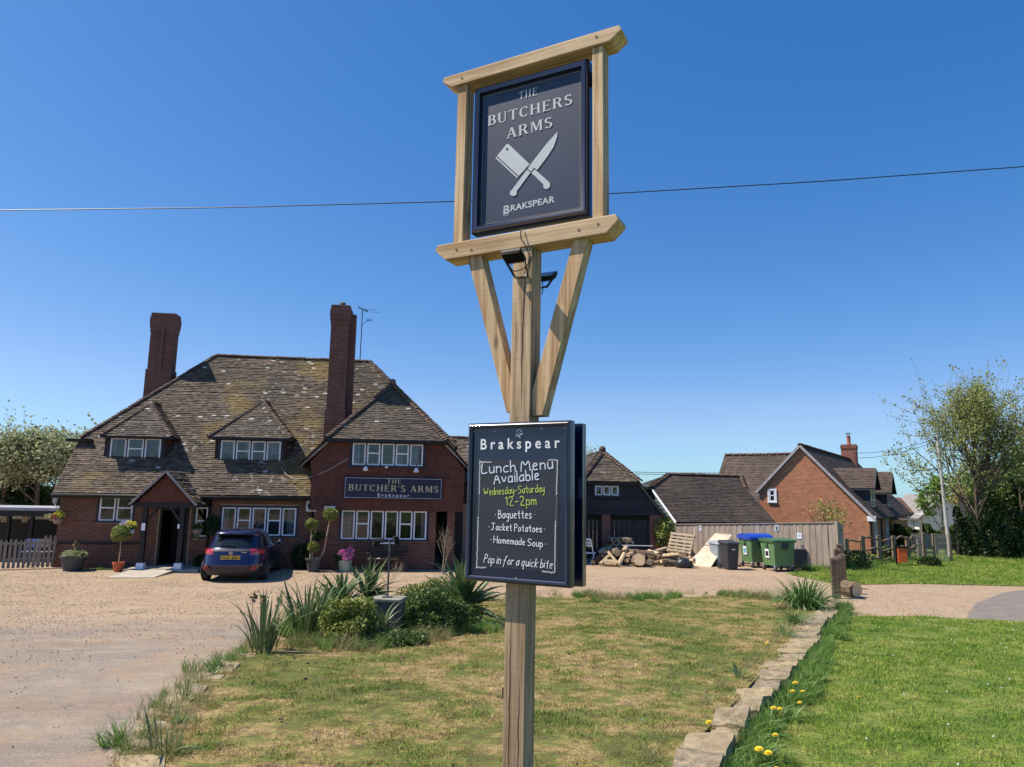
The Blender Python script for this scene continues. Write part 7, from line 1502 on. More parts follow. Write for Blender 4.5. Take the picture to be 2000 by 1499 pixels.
def cls(c):
    x, y, z = c; ax = abs(x)
    if ax > .62:
        for wy in (.78, 3.28):
            if (y-wy)**2+(z-.30)**2 < .345**2: return None
    if y < .62 and .985 <= z < 1.33 and ax < .60-.12*(z-.98)/.35 and y < ip(z, YR)+.16: return 'glass'
    if y < .55 and .80 < z < .955 and ax > .50: return 'red'
    if y < .3 and .895 < z < .955 and ax <= .50: return 'plastic'
    if y < .75 and (z < .47-.10*(ax > .62)) : return 'plastic'
    if z < .27: return 'plastic'
    if ax > .5 and 1.0 <= z < 1.345:
        if (.95-(1.345-z)*.35) < y < ip(z, YF)-.30 and not (abs(y-1.62-(z-1)*.1) < .05): return 'side'
    if y > 1.9 and .99 < z < 1.40 and y > ip(z, YF)-.2: return 'side'
    return 'body'
for j in range(NZ-1):
    for k in range(NA):
        q = (j*NA+k, j*NA+(k+1) % NA, (j+1)*NA+(k+1) % NA, (j+1)*NA+k); g = cls(V[list(q)].mean(0))
        if g: groups[g].append(q)
top = tuple((NZ-1)*NA+k for k in range(NA))
for g, nm, m_ in (('body', 'body', M_blue), ('glass', 'rear_window', M_cglass), ('side', 'side_windows', M_cglass), ('plastic', 'bumper', M_plast), ('red', 'tail_lights', M_red)):
    mb = MB(); mb.v = [tuple(v) for v in V]; mb.f = list(groups[g])+([top] if g == 'body' else []); 
    if g == 'red':
        for s in (-1, 1): 
            mb2 = MB(); mb2.v = mb.v; mb2.f = [f for f in groups['red'] if np.sign(V[list(f)].mean(0)[0]) == s]; o = mb2.build('tail_light', m_, CAR_, smooth=True)
            bm = bmesh.new(); bm.from_mesh(o.data); bmesh.ops.delete(bm, geom=[v for v in bm.verts if not v.link_faces], context='VERTS'); bm.to_mesh(o.data); bm.free()
        continue
    o = mb.build(nm, m_, CAR_, smooth=True); bm = bmesh.new(); bm.from_mesh(o.data); bmesh.ops.delete(bm, geom=[v for v in bm.verts if not v.link_faces], context='VERTS'); bm.to_mesh(o.data); bm.free()
m = MB(); m.box(-.78, .78, .3, 3.7, .2, .5); m.box(-.6, .6, 1.0, 2.8, .5, .95); m.build('chassis', M_metalk, CAR_)
for x in (-.78, .78):
    for y in (.78, 3.28):
        w = MB(); w.tube([(x-.11, y, .31), (x-.09, y, .31), (x+.09, y, .31), (x+.11, y, .31)], [.27, .31, .31, .27], 24); wo = w.build('wheel', M_rub, CAR_); s = 1 if x > 0 else -1
        rr3 = MB(); rr3.tube([(x+s*.095, y, .31), (x+s*.118, y, .31)], .2, 20)
        for k in range(10): a = k*math.pi/5; rr3.bar((x+s*.12, y, .31), (x+s*.12, y+.19*math.cos(a), .31+.19*math.sin(a)), .03, .02)
        rr3.build('rim', mat('alloy_dark', (.12, .12, .13), .35, metal=.6), wo)
pb_ = MB(); pb_.box(-.26, .26, .0, .012, .66, .77); po_ = pb_.build('number_plate', mat('plate_yellow', (.62, .42, .03), .5, bump=0), CAR_); po_.location = (0, ip(.7, YR)-.062, 0)
sans(po_, 'RA21 BZD', (-.23, .683), (.23, .683), .07, -.002, M_metalk, 1.1, .02, name='plate_lettering')
m = MB()
for k in range(20):
    a, b = 2*math.pi*k/20, 2*math.pi*(k+1)/20
    m.add([(.055*math.cos(a), 0, .038*math.sin(a)), (.055*math.cos(b), 0, .038*math.sin(b)), (.042*math.cos(b), 0, .026*math.sin(b)), (.042*math.cos(a), 0, .026*math.sin(a))], [(0, 1, 2, 3)])
    m.add([(.02*math.cos(a), -.001, .03*math.sin(a)), (.02*math.cos(b), -.001, .03*math.sin(b)), (.013*math.cos(b), -.001, .022*math.sin(b)), (.013*math.cos(a), -.001, .022*math.sin(a))], [(0, 1, 2, 3)])
o = m.build('badge', mat('chrome', (.6, .62, .66), .15, metal=1, bump=0), CAR_); o.location = (0, ip(.84, YR)-.072, .845)
m = MB(); m.box(.28, .42, 0, .004, .88, .895); o = m.build('badge', _mc['chrome'], CAR_); o.location = (0, ip(.88, YR)-.07, -.02)
m = MB(); m.bar((.02, ip(1.02, YR)-.07, 1.03), (-.30, ip(1.06, YR)-.06, 1.045), .02, .03); m.ball((.04, ip(1.02, YR)-.06, 1.03), .03, 8, 6); m.build('wiper', M_metalk, CAR_)['kind'] = 'stuff'
for s in (-1, 1):
    m = MB(); m.box(s*.62-.09, s*.62+.09, .0, .02, .42, .52) if False else m.prism([(s*.52, -.012, .36), (s*.70, .02, .36), (s*.74, .04, .45), (s*.60, -.008, .50)], (0, .02, 0)); m.build('reflector', mat('reflector_red', (.22, .03, .03), .4), CAR_)
    m = MB(); m.ball((s*.95, 2.55, 1.0), .085, 10, 7); m.bar((s*.82, 2.6, .97), (s*.93, 2.55, .98), .04, .06); o = m.build('wing_mirror', M_blue, CAR_, smooth=True); 
m = MB(); m.box(-.55, .55, .33, .42, 1.355, 1.372); m.build('spoiler_lip', M_metalk, CAR_)
m = MB(); m.prism([(-.03, .75, 1.495), (.03, .75, 1.495), (0, .95, 1.50), (0, .80, 1.56)][:3], (0, 0, .05)); m.build('aerial_fin', M_blue, CAR_)
# ================================================================== THINGS ON AND BEFORE THE PUB
def pw(u, y, z=0): w_ = PB.W(u, y, z); return Vector([float(c) for c in w_])
def on_pub(nm, label, cat, u, y, z, group=None): return thing(nm, label, cat, pw(u, y, z), PB.a, group)
# name board
a_ = PB.L(673, 931, GY-.1); b_ = PB.L(863, 977, GY-.1); cu_, cz_ = (a_[0]+b_[0])/2, (a_[1]+b_[1])/2-.0; W2, H2_ = (b_[0]-a_[0])/2, abs(a_[1]-b_[1])/2
NB = on_pub('name_board', 'long navy name board with gold lettering on the tile hung gable', 'sign', cu_, GY-.09, cz_)
M_nb = mat('name_board_navy', (.010, .012, .045), .4, .1, 3, bump=0); M_gl = mat('gold_lettering', (.50, .43, .28), .5, .1, 10, bump=0); M_wl = mat('pale_lettering', (.55, .56, .62), .5, bump=0)
m = MB(); m.box(-W2, W2, 0, .045, -H2_, H2_); m.build('board', M_nb, NB, bevel=.006)
m = MB(); q = .035; t_ = .013
for x0, x1, z0, z1 in ((-W2+q, W2-q, -H2_+q, -H2_+q+t_), (-W2+q, W2-q, H2_-q-t_, H2_-q), (-W2+q, -W2+q+t_, -H2_+q+t_, H2_-q-t_), (W2-q-t_, W2-q, -H2_+q+t_, H2_-q-t_)): m.box(x0, x1, -.003, -.0005, z0, z1)
m.build('border_line', M_wl, NB)
def nbp(x, y): u, z = PB.L(x/10+680, y/10+920, GY-.1); return (u-cu_, z-cz_)
serif(NB, 'THE', nbp(755, 245), nbp(1038, 250), .145, -.003, M_gl, track=.16, name='board_lettering')
serif(NB, "BUTCHER'S ARMS", nbp(-5-0, 385), nbp(1765, 428), .235, -.003, M_gl, track=.1, name='board_lettering')
sans(NB, 'Brakspear', nbp(570, 503), nbp(1195, 517), .125, -.003, M_wl, 1.5, .02, name='board_lettering')
# two small swan floodlights above it
for px, py, lb in ((714, 916, 'white round floodlight under the left of the upper gable window'), (813, 919, 'white round floodlight under the right of the upper gable window')):
    u, z = PB.L(px, py, GY-.25); t = on_pub('wall_floodlight', lb, 'light', u, GY-.22, z, 'floodlights over the name board'); m = MB(); m.lathe([(.035, .09), (.06, .06), (.095, -.03), (.10, -.06), (.0, -.05)], n=14); o = m.build('lamp_shade', M_white, t, smooth='auto'); o.rotation_euler = (R(-12), 0, 0); m = MB(); m.tube([(0, 0, .08), (0, .05, .2), (0, .2, .22)], .012, 6); m.build('arm', M_metalk, t)
for px, py, lb in ((608, 989, 'white air conditioning unit under the eave beside the gable'), (643, 1000, 'white air conditioning unit half hidden by the tall topiary')):
    yy = -.32 if px < 620 else -.62; u, z = PB.L(px, py, yy); t = on_pub('air_conditioner', lb, 'air conditioner', u, yy, z, 'air conditioning units'); m = MB(); m.box(-.19, .19, 0, .3, -.2, .2); m.build('casing', mat('unit_white', (.62, .60, .56), .6), t, bevel=.01)
    m = MB(); n = 20
    m.add([(.13*math.cos(2*math.pi*k/n), -.004, .13*math.sin(2*math.pi*k/n)) for k in range(n)], [tuple(range(n))]); fo = m.build('fan_opening', M_metalk, t); m = MB()
    for r3 in (.045, .085, .12):
        for k in range(16): a, b = 2*math.pi*k/16, 2*math.pi*(k+1)/16; m.bar((r3*math.cos(a), -.012, r3*math.sin(a)), (r3*math.cos(b), -.012, r3*math.sin(b)), .006, .006)
    for k in range(6): a = k*math.pi/3; m.bar((0, -.013, 0), (.125*math.cos(a), -.013, .125*math.sin(a)), .006, .006)
    m.build('grille', M_metalk, t)['kind'] = 'stuff'
    m = MB(); m.bar((-.15, .29, -.21), (-.15, .0, -.21), .03, .03); m.bar((.15, .29, -.21), (.15, 0, -.21), .03, .03); m.build('bracket', M_metalk, t)['kind'] = 'stuff'
# bell box etc
u, z = PB.L(667, 863, GY); m = MB(); m.box(-.14, .14, -.05, 0, -.03, .03); tag(m.build('bulkhead_light', M_white, None, loc=pw(u, GY-.05, z), rz=PB.a), 'small cream bulkhead light under the gable eave left of the window', 'light')
u, z = PB.L(755, 913, GY); m = MB(); m.box(-.05, .05, -.06, 0, -.03, .03); tag(m.build('sensor_box', M_white, None, loc=pw(u, GY-.03, z), rz=PB.a), 'small white sensor box under the middle of the upper gable window', 'sensor')
# cable across the gable
m = MB(); A1 = pw(*[PB.L(550, 912, .5)[0], .5, PB.L(550, 912, .5)[1]]); B1u, B1z = PB.L(680, 896, GY-.08); B1 = pw(B1u, GY-.08, B1z); mid = at(592, 935, float((A1.y+B1.y)/2)-.3); P = []
for k in range(15):
    f = k/14; p = (1-f)**2*np.array(A1)+2*f*(1-f)*(np.array(mid)*2-(np.array(A1)+np.array(B1))/2)+f*f*np.array(B1); P.append(tuple(p-np.array(A1)))
m.tube(P, .012, 5); tag(m.build('slack_cable', mat('pale_cable', (.40, .38, .36), .7), None, loc=A1), 'slack pale cable swagged from the second dormer to the gable', 'cable')
# aerial on the ridge
u, z0_ = PB.L(703, 708, RY+.5); zt_ = PB.L(703, 604, RY+.5)[1]; t = on_pub('tv_aerial', 'television aerial on a thin mast behind the right hand chimney', 'aerial', u, RY+.5, z0_-.8); H0 = zt_-z0_+.8
m = MB(); m.tube([(0, 0, 0), (0, 0, H0)], .022, 6); m.build('mast', M_metalk, t); m = MB(); m.bar((-.22, 0, H0+.08), (.25, 0, H0-.1), .03, .03)
for k in range(6): x = -.18+.08*k; zz3 = H0+.08-.38*(x+.22); m.bar((x, -.35, zz3+.02), (x, .35, zz3+.02), .01, .01)
m.bar((0, 0, H0-.02), (.65, 0, H0-.0), .014, .014); m.bar((.05, 0, H0-.1), (.8, 0, H0-.12), .01, .01); m.build('antenna', M_metalk, t)['kind'] = 'stuff'
m = MB(); m.bar((0, 0, H0-.75), (.3, 0, H0-.5), .02, .02)
for k in range(4): m.bar((.22+.07*k, -.12, H0-.5), (.22+.07*k, .12, H0-.5), .012, .012); m.bar((.22+.07*k, 0, H0-.58), (.22+.07*k, 0, H0-.42), .012, .012)
m.bar((.2, 0, H0-.5), (.46, 0, H0-.5), .015, .015); m.build('small_antenna', M_metalk, t)['kind'] = 'stuff'
# pots
def pot(nm, label, c, r0, r1, h, m_, rim=.02, cat='plant pot'):
    t = thing(nm, label, cat, c); m = MB(); m.lathe([(0, 0), (r0, 0), (r0+(r1-r0)*.5, h*.5), (r1, h-.06), (r1+rim, h-.055), (r1+rim, h), (r1-.02, h), (r1-.03, h-.05), (0, h-.05)], n=24); m.build('pot', m_, t, smooth='auto'); return t
M_pgrey = mat('pot_grey', (.06, .065, .075), .6, .2, 4); M_porange = mat('pot_terracotta', (.50, .13, .05), .7, .15, 5); M_pgreen = mat('pot_pale_green', (.30, .37, .30), .5, .1, 4)
def ball_fol(t, c, r, m_, n, ls, seed, nm='foliage_ball'):
    C = blob_points(n, c, (r, r, r*.86), np.random.default_rng(seed), .62, .28); leafy(nm, C, ls, m_, t, seed, kind='stuff')
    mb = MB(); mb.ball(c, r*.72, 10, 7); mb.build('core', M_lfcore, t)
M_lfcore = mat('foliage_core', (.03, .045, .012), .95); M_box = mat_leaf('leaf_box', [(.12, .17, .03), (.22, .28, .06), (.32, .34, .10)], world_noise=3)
q = gw(141, 1115); t = pot('planter', 'wide dark grey planter of pale herbs left of the pub porch', q, .28, .4, .5, M_pgrey, .03); C = blob_points(1700, (0, 0, .52), (.46, .42, .16), np.random.default_rng(3), .3, .3); C = C[C[:, 2] > .42]; leafy('herbs', C, .06, M_lf_pale, t, 3, kind='stuff'); C = blob_points(160, (.05, 0, .75), (.1, .1, .2), np.random.default_rng(4), .2, .3); leafy('dry_stems', C, .07, M_dead, t, 4, kind='stuff')
q = gw(230, 1117); t = pot('lollipop_tree', 'clipped ball tree on a thin stem in an orange pot', q, .13, .18, .31, M_porange, .012, 'topiary'); zt3 = at(229, 1043, float(q[1]))[2]; m = MB(); m.tube([(0, 0, .25), (.02, 0, .7), (-.02, 0, zt3-.1)], .018, 6); m.build('stem', M_barkp, t); ball_fol(t, (0, 0, zt3), .31, M_box, 3600, .045, 5)
# three-ball topiary in dark pot
q = gw(612, 1117); t = pot('topiary', 'three ball topiary with crooked stems in a dark pot, left of the gable', q, .2, .27, .46, M_pgrey, .03, 'topiary'); yq = float(q[1])
def lp(px, py, dy=0): p = at(px, py, yq+dy); return (float(p[0]-q[0]), float(p[1]-q[1]), float(p[2]-q[2]))
for bx, by, rr3, sx in ((609, 1024, .22, 605), (646, 1005, .24, 622), (612, 1068, .2, 609)):
    c = lp(bx, by); m = MB(); m.tube([lp(sx, 1098), lp((sx*2+bx)/3+(3 if bx > 640 else 0), 1075), c], .022, 6); m.build('stem', M_barkp, t); ball_fol(t, c, rr3, M_box, 2600, .05, int(bx))
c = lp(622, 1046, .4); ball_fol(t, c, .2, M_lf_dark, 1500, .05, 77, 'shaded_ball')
q = gw(673, 1117); t = pot('flower_pot', 'pale green pot of bright pink flowers before the gable wall', q, .19, .24, .40, M_pgreen, .0, 'flowers'); C = blob_points(1500, (.02, 0, .56), (.27, .24, .22), np.random.default_rng(6), .5, .5); C = C[C[:, 2] > .36]; leafy('flowers', C, .075, mat_leaf('petal_pink', [(.50, .06, .28), (.75, .18, .48), (.85, .38, .62)], world_noise=8), t, 6, kind='stuff'); C = blob_points(500, (-.12, 0, .45), (.3, .22, .16), np.random.default_rng(7), .4, .4); leafy('leaves', C, .08, M_lf_dark, t, 7, kind='stuff')
# shaded topiary at the right
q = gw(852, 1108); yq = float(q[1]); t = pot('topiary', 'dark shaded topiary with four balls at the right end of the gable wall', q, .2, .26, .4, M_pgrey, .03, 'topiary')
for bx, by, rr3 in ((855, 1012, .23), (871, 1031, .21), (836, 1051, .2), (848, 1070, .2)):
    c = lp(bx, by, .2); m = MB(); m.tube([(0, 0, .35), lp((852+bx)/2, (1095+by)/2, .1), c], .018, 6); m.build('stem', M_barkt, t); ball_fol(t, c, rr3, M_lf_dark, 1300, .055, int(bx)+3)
m = MB(); c = lp(845, 1091); m.box(c[0]-.05, c[0]+.05, c[1]-.3, c[1]-.29, c[2]-.05, c[2]+.05); m.build('pot_label', M_white, t)
# plant climbing in the dark behind the car
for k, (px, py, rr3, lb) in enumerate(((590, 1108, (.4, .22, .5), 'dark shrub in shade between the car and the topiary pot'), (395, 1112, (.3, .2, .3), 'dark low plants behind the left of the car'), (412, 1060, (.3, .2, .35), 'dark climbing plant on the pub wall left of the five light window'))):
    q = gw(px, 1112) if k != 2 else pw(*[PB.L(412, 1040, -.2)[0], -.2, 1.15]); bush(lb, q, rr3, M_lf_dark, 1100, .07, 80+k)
# bench under the gable window
bu = PB.L(755, 1100, -1.0)[0]; t = on_pub('bench', 'dark timber bench in the shade under the gable window', 'bench', bu, -.95, 0); M_bw = mat('bench_wood', (.03, .026, .024), .7, .3, 8)
for i in range(4): m = MB(); m.box(-.7, .7, -.2+i*.12, -.1+i*.12, .42, .45); m.build('slat', M_bw, t)
for i in range(3): m = MB(); m.box(-.7, .7, .28, .31, .55+i*.13, .65+i*.13); m.build('slat', M_bw, t)
for s in (-1, 1):
    for y in (-.18, .27): m = MB(); m.box(s*.68-.035, s*.68+.035, y-.03, y+.03, 0, .62 if y < 0 else .95); m.build('leg', M_bw, t)
    m = MB(); m.box(s*.68-.04, s*.68+.04, -.22, .3, .62, .66); m.build('armrest', M_bw, t)
for k, dx in enumerate((-.12, .1)): m = MB(); m.lathe([(0, 0), (.06, 0), (.07, .02), (0, .02)], n=12); tag(m.build('ashtray', M_white, None, loc=pw(bu-.45+dx*1.6, -1.08, .452)), 'small white dish on the dark bench, %s of two' % ('left' if k == 0 else 'right'), 'dish')
# hanging baskets
def basket(px, py, y, lb, cols, n=700, bk=None):
    u, z = PB.L(px, py, y); t = on_pub('hanging_basket', lb, 'hanging basket', u, y, z, 'hanging baskets'); m = MB(); m.lathe([(0, -.22), (.1, -.19), (.16, -.1), (.18, 0), (.16, 0), (0, -.02)], n=16); m.build('bowl', bk or mat('basket_pale', (.35, .28, .22), .8), t, smooth=True)
    for k, (m_, c, rr) in enumerate(cols): C = blob_points(n//len(cols), c, rr, np.random.default_rng(int(px)+k), .3, .5); leafy('flowers' if k else 'foliage', C, .055, m_, t, int(px)+k, kind='stuff')
    m = MB(); [m.tube([(.17*math.cos(a), .17*math.sin(a), 0), (0, 0, .5)], .005, 4) for a in (0, 2.1, 4.2)]; m.bar((0, 0, .5), (0, -y-.02 if y < 0 else .1, .5), .015, .015); m.build('bracket', M_metalk, t)['kind'] = 'stuff'
M_pyel = mat_leaf('petal_yellow', [(.35, .38, .03), (.60, .58, .05), (.72, .66, .12)], world_noise=6); M_plil = mat_leaf('petal_lilac', [(.30, .25, .50), (.50, .42, .68), (.62, .55, .74)], world_noise=6)
basket(253, 1034, -.75, 'hanging basket of lilac and yellow pansies left of the porch', [(M_lf_fresh, (0, 0, .05), (.2, .2, .1)), (M_plil, (-.16, -.05, .12), (.15, .15, .14)), (M_pyel, (.05, -.05, .16), (.18, .15, .12))], bk=M_white)
basket(386, 1033, -.5, 'hanging basket of trailing green leaves right of the porch', [(M_lf_mid, (0, -.02, .02), (.18, .18, .16)), (M_lf_pale, (0, 0, -.1), (.12, .1, .25))])
basket(113, 1012, -.25, 'hanging basket of yellow flowers and pale trails at the left corner of the pub', [(M_lf_pale, (-.1, 0, .02), (.3, .2, .12)), (M_pyel, (.08, -.05, .12), (.18, .15, .14)), (mat_leaf('petal_orange', [(.45, .16, .08), (.6, .3, .15), (.5, .2, .1)], world_noise=6), (-.05, -.08, .03), (.16, .12, .1))])
u, z = PB.L(108, 977, -.3); t = on_pub('lantern', 'old fashioned wall lantern at the left corner of the pub', 'lantern', u, -.3, z); m = MB(); m.lathe([(.06, -.12), (.1, .08), (.0, .08)], n=6); m.build('glass', mat('lantern_glass', (.35, .38, .42), .2), t); m = MB(); m.lathe([(.13, .08), (.05, .17), (.0, .2)], n=6); m.build('cap', M_metalk, t); m = MB(); m.tube([(0, 0, -.12), (.05, .1, -.32), (.1, .3, -.38)], .015, 6); m.build('bracket', M_white, t)
# ================================================================== LEFT: SHELTER AND PICKET FENCE
SF = Fr(at(108, 1100, 27.5), 4); sh = thing('shelter', 'dark open sided smoking shelter with a flat roof at the far left', 'shelter', (SF.o[0], SF.o[1], 0), SF.a)
zr = SF.L(60, 995)[1]; x0s = SF.L(-160, 1000)[0]; m = MB(); m.box(x0s, .05, -.15, 3.2, zr-.05, zr+.06); m.build('roof', mat('grey_felt', (.32, .33, .35), .7), sh); m = MB(); m.box(x0s, .03, -.13, -.06, zr-.26, zr-.05); m.build('fascia', M_black, sh)
m = MB(); m.box(x0s, 0, 3.0, 3.1, 0, zr-.5); m.build('back_wall', M_black, sh); m = MB(); m.box(-.1, .0, .2, 3.0, 0, zr-.05); m.build('side_wall', M_black, sh)
for px in (-120, -45, 17, 62): x = SF.L(px, 1040)[0]; m = MB(); m.box(x-.06, x+.06, -.12, 0, 0, zr-.26); m.build('post', M_black, sh)
m = MB(); m.box(x0s, 0, 2.95, 2.99, zr-.5, zr-.3); m.build('clear_strip', mat('pale_strip', (.62, .62, .58), .5), sh)
for px in (8, 49): x, z = SF.L(px, 1012, .8); m = MB(); m.box(-.11, .11, 0, .06, -.17, .17); tag(m.build('heater', mat('heater_tan', (.40, .33, .24), .6), None, loc=SF.W(x, .8, z), rz=SF.a), 'tan box heater hanging in the left shelter, %s one' % ('left' if px < 20 else 'right'), 'heater')
# picket fence in two panels: posts and rails with pointed pickets, each its own part
M_pick = mat_wood('picket_wood', (.30, .265, .22), (.20, .17, .14), 2, knots=False, grain=25, objr=.12)
a = gw(-60, 1115); b = gw(106, 1110); PFn = thing('picket_fence', 'pale weathered picket fence between the shelter and the pub corner', 'fence', a, math.atan2(b.y-a.y, b.x-a.x)); L0 = (b-a).length; npk = 17
m = MB(); m.box(0, L0, .0, .03, .28, .35); m.build('rail', M_pick, PFn); m = MB(); m.box(0, L0, .0, .03, .82, .89); m.build('rail', M_pick, PFn)
for i in range(npk):
    x = L0*(i+.5)/npk; hh = 1.13 if i > npk-4 else (1.0+.02*math.sin(i*1.9)); w_ = .045; m = MB(); m.prism([(x-w_, 0, .04), (x+w_, 0, .04), (x+w_, 0, hh-.08), (x+w_*.6, 0, hh-.02), (x, 0, hh), (x-w_*.6, 0, hh-.02), (x-w_, 0, hh-.08)][::-1], (0, -.02, 0)); m.build('picket', M_pick, PFn)
for k in range(3):
    q = gw(20+34*k, 1108)+Vector((0, .9, 0)); t = thing('garden_chair', ('white and blue metal garden chair behind the picket fence, leftmost', 'metal garden chair behind the middle of the picket fence', 'metal garden chair behind the right of the picket fence')[k], 'chair', q, k*.9, 'chairs behind the picket fence'); mc_ = mat('chair_metal_%s' % 'abc'[k], ((.20, .26, .50), (.35, .36, .38), (.45, .46, .50))[k], .5)
    for s in (-1, 1):
        for y in (-.2, .2): m = MB(); m.tube([(s*.22, y, 0), (s*.22, y, .45 if y < 0 else .9)], .015, 6); m.build('leg', mc_, t)
    m = MB(); m.box(-.22, .22, -.2, .2, .44, .47); m.build('seat', mc_, t); m = MB(); m.box(-.22, .22, .18, .2, .6, .9); m.build('backrest', mc_, t)
# ================================================================== RIGHT: BOLLARDS, LOG, RAIL FENCE, ORANGE BIN, TREE GUARD, POLE, WIRES
M_boll = mat_wood('bollard_wood', (.085, .06, .048), (.05, .036, .03), 2, grain=20, knots=False, objr=.15)
def bollard(px, py, top, w_, lb):
    q = gw(px, py); q.z = -.02; hh = at(px, top, float(q.y))[2]-q.z; t = thing('bollard', lb, 'bollard', q, R(-14), 'timber bollards beside the gravel'); h = w_/2; m = MB(); m.box(-h, h, -h, h, 0, hh-.16); m.box(-h*.86, h*.86, -h*.86, h*.86, hh-.16, hh-.14); m.box(-h, h, -h, h, hh-.14, hh-.05); m.build('post', M_boll, t)
    m = MB(); m.add([(-h, -h, hh-.05), (h, -h, hh-.05), (h, h, hh-.05), (-h, h, hh-.05), (-h*.4, -h*.4, hh), (h*.4, -h*.4, hh), (h*.4, h*.4, hh), (-h*.4, h*.4, hh)], [(0, 1, 5, 4), (1, 2, 6, 5), (2, 3, 7, 6), (3, 0, 4, 7), (4, 5, 6, 7)]); m.build('cap', M_boll, t)
bollard(1634, 1169, 1089, .21, 'nearest dark timber bollard at the end of the stone wall'); bollard(1641, 1160, 1086, .21, 'second dark timber bollard, right behind the nearest one'); bollard(1647, 1150, 1082, .2, 'dark timber bollard by the big log'); bollard(1639, 1138, 1071, .2, 'fourth bollard, mostly hidden behind the nearer ones'); bollard(1643, 1126, 1062, .2, 'farthest bollard near the end of the board fence')
a = gw(1655, 1163); a.z = .19; b = gw(1673, 1168); b.z = .2; t = log_piece(Vector((b.x-.16, b.y+.36, .22)), Vector((b.x+.03, b.y-.02, .22)), .235, 'big sawn log lying on the gravel beside the dark bollards', None, False); t['category'] = 'log'
# rustic rail fence with wavy rails
M_rust = mat_wood('rustic_oak', (.30, .225, .15), (.19, .135, .09), 2, grain=18, knots=False, objr=.12)
psx = [(1655, 1102, 1052), (1687, 1103, 1047), (1719, 1101, 1046), (1748, 1099, 1047), (1775, 1097, 1049), (1797, 1092, 1046)]
q0 = gw(1655, 1102); RFn = thing('rail_fence', 'rustic timber fence with wavy rails before the brick house', 'fence', q0); prev = None; W_ = []
for px, py, tp in psx:
    q = gw(px, py); hh = at(px, tp, float(q.y))[2]; W_.append((q, hh)); m = MB(); c = q-q0; m.bar((c.x, c.y, -.02), (c.x+.0, c.y, hh), .17, .13, up=(0, 1, 0)); m.build('post', M_rust, RFn)
M_rustx = mat('rustic_rail', (.17, .12, .085), .9, .4, 8, bump=.5)
for k in range(len(W_)-1):
    for lv, f in enumerate((.88, .52, .16)):
        if lv == 2 and k in (0, 4): continue
        A2, h1 = W_[k]; B2, h2 = W_[k+1]; pts = []; rs = []; am = random.uniform(-.09, .09); ph = random.uniform(0, 3)
        for j in range(9): g = j/8; p = A2.lerp(B2, g)-q0; pts.append((p.x, p.y-.02, (h1*(1-g)+h2*g)*f+am*math.sin(g*math.pi)-.05*math.sin(g*6.28+ph))); rs.append(.032+.022*math.sin(g*math.pi))
        m = MB(); m.tube(pts, rs, 7); m.build('rail', M_rustx, RFn, smooth=True)
# orange bin on a dark post
q = gw(1752, 1107); t = thing('waste_bin', 'bright orange waste bin on a dark post before the rail fence', 'bin', q, R(-8)); m = MB(); m.box(-.035, .035, -.035, .035, 0, at(1752, 1064, float(q.y))[2]); m.build('post', M_metalk, t); zb_ = at(1760, 1099, float(q.y))[2]; zt4 = at(1760, 1070, float(q.y))[2]
m = MB(); m.prism([(.04, -.1, zb_), (.40, -.1, zb_+.03), (.43, -.1, zt4-.02), (.04, -.1, zt4)][::-1], (0, .3, 0)); m.build('body', mat('bin_orange', (.72, .12, .03), .5, .08, 4, bump=0), t, bevel=.01); m = MB(); m.prism([(.02, -.12, zt4), (.46, -.12, zt4-.02), (.44, -.12, zt4+.05), (.04, -.12, zt4+.07)][::-1], (0, .34, 0)); m.build('lid', M_metalk, t)
# tree guard: wire mesh cage round the sapling with a stake
gq = gw(1820, 1097); t = thing('tree_guard', 'grey wire mesh guard with timber stakes round the sapling', 'tree guard', gq); hg = at(1820, 1045, float(gq.y))[2]; M_wire = mat('galvanised_wire', (.35, .37, .37), .5, metal=.5); m = MB(); rg = .62
for k in range(16):
    z = hg*k/15; 
    for a in range(4): c = [(-rg, -.5), (rg, -.5), (rg, .5), (-rg, .5)]; m.bar((*c[a], z+.01), (*c[(a+1) % 4], z+.01), .012, .012)
for k in range(9):
    for y in (-.5, .5): x = -rg+2*rg*k/8; m.bar((x, y, 0), (x, y, hg), .01, .01)
m.build('mesh', M_wire, t)['kind'] = 'stuff'
for x, y in ((-.62, -.5), (.62, -.5), (0, .5), (-.15, -.5)): m = MB(); m.box(x-.045, x+.045, y-.045, y+.045, 0, hg+.08); m.build('stake', M_rust, t)
for k, (px, hh) in enumerate(((1832, 1.2), (1846, 1.15), (1858, 1.25), (1868, 1.1))):
    pass
q = gw(1838, 1086); t = thing('timber_hurdle', 'low timber hurdle behind the tree guard', 'hurdle', q)
for k in range(3): m = MB(); m.bar((-.3, .1, .35+.3*k), (1.35, .0, .33+.3*k), .03, .1); m.build('rail', M_rust, t)
for x in (-.2, .55, 1.25): m = MB(); m.box(x-.05, x+.05, -.02, .06, 0, 1.15); m.build('post', M_rust, t)
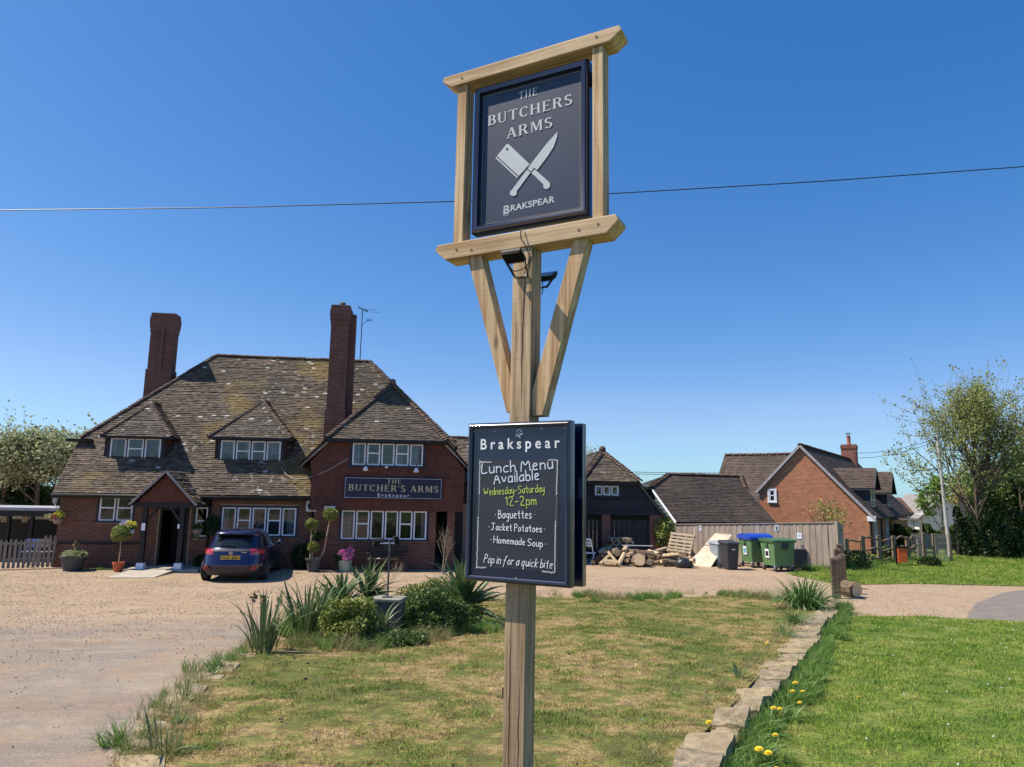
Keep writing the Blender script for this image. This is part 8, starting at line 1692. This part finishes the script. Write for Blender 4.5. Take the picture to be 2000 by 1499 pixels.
# leaning pole
q = gw(1856, 1092); tpx = at(1830, 850, float(q.y)+.2); t = thing('telegraph_pole', 'leaning grey telegraph pole rising through the sapling', 'pole', q); d = Vector([float(c) for c in tpx])-q; m = MB(); m.tube([(0, 0, 0), tuple(d*.5), tuple(d)], [.095, .08, .06], 10); m.build('pole', mat('grey_pole_wood', (.42, .40, .38), .85, .2, 6), t); m = MB(); m.box(d.x-.1, d.x+.1, d.y-.04, d.y+.04, d.z-.25, d.z-.1); m.build('bracket', M_metalk, t)
def wire(pts, r, lb, nm='overhead_wire'):
    o_ = np.array(pts[0]); m = MB(); m.tube([tuple(np.array(p)-o_) for p in pts], r, 5); tag(m.build(nm, M_cable, None, loc=o_), lb, 'wire')
def span(a, b, sag, n=24): a, b = np.array(a, float), np.array(b, float); return [a+(b-a)*i/n-np.array([0, 0, sag*4*(i/n)*(1-i/n)]) for i in range(n+1)]
A0 = at(-400, 413, 15.5); B0 = at(2300, 298, 15.5); P = []
for i in range(41):
    x = -400+2700*i/40; y = np.interp(x, [-400, 0, 440, 886, 1190, 1600, 2000, 2300], [413, 411, 406, 394, 379, 355, 326, 303]); P.append(at(x, y, 15.5))
wire(P, .0125, 'long thin black overhead wire crossing the sky behind the pub sign')
wire([at(1190+(420-190)*i/8, 921+3*i/8+1.2*math.sin(i/8*3.14), 55) for i in range(9)], .02, 'pair of faint wires between the barn and the house, upper one'); wire([at(1190+(420-190)*i/8, 924+5*i/8+1.2*math.sin(i/8*3.14), 55) for i in range(9)], .02, 'pair of faint wires between the barn and the house, lower one')
e_ = np.array(q)+np.array(d)*.97; wire(span(HF.W(chx, 16.5, hL(1661, 884, 16.0)[1]), e_, .25), .014, 'upper of two wires from the brick chimney to the leaning pole'); wire(span(HF.W(chx, 16.5, hL(1661, 893, 16.0)[1]), e_-np.array([0, 0, .12]), .3), .014, 'lower of two wires from the brick chimney to the leaning pole')
wire(span(e_, at(2100, 700, 30), .3), .014, 'wire from the leaning pole up through the spreading tree')
# dark flat trolley shadowed beside the bins
q = gw(1566, 1112); t = thing('black_crate', 'black plastic crate standing in shade right of the green bins', 'crate', q+Vector((0, .3, 0)), R(10)); m = MB(); m.box(-.3, .3, -.15, .15, .0, .78); m.build('body', M_bink, t, bevel=.02); m = MB(); m.tube([(.18, 0, .78), (.18, 0, .92), (.28, 0, .92), (.28, 0, .78)], .015, 6); m.build('handle', M_bink, t)
# contrail
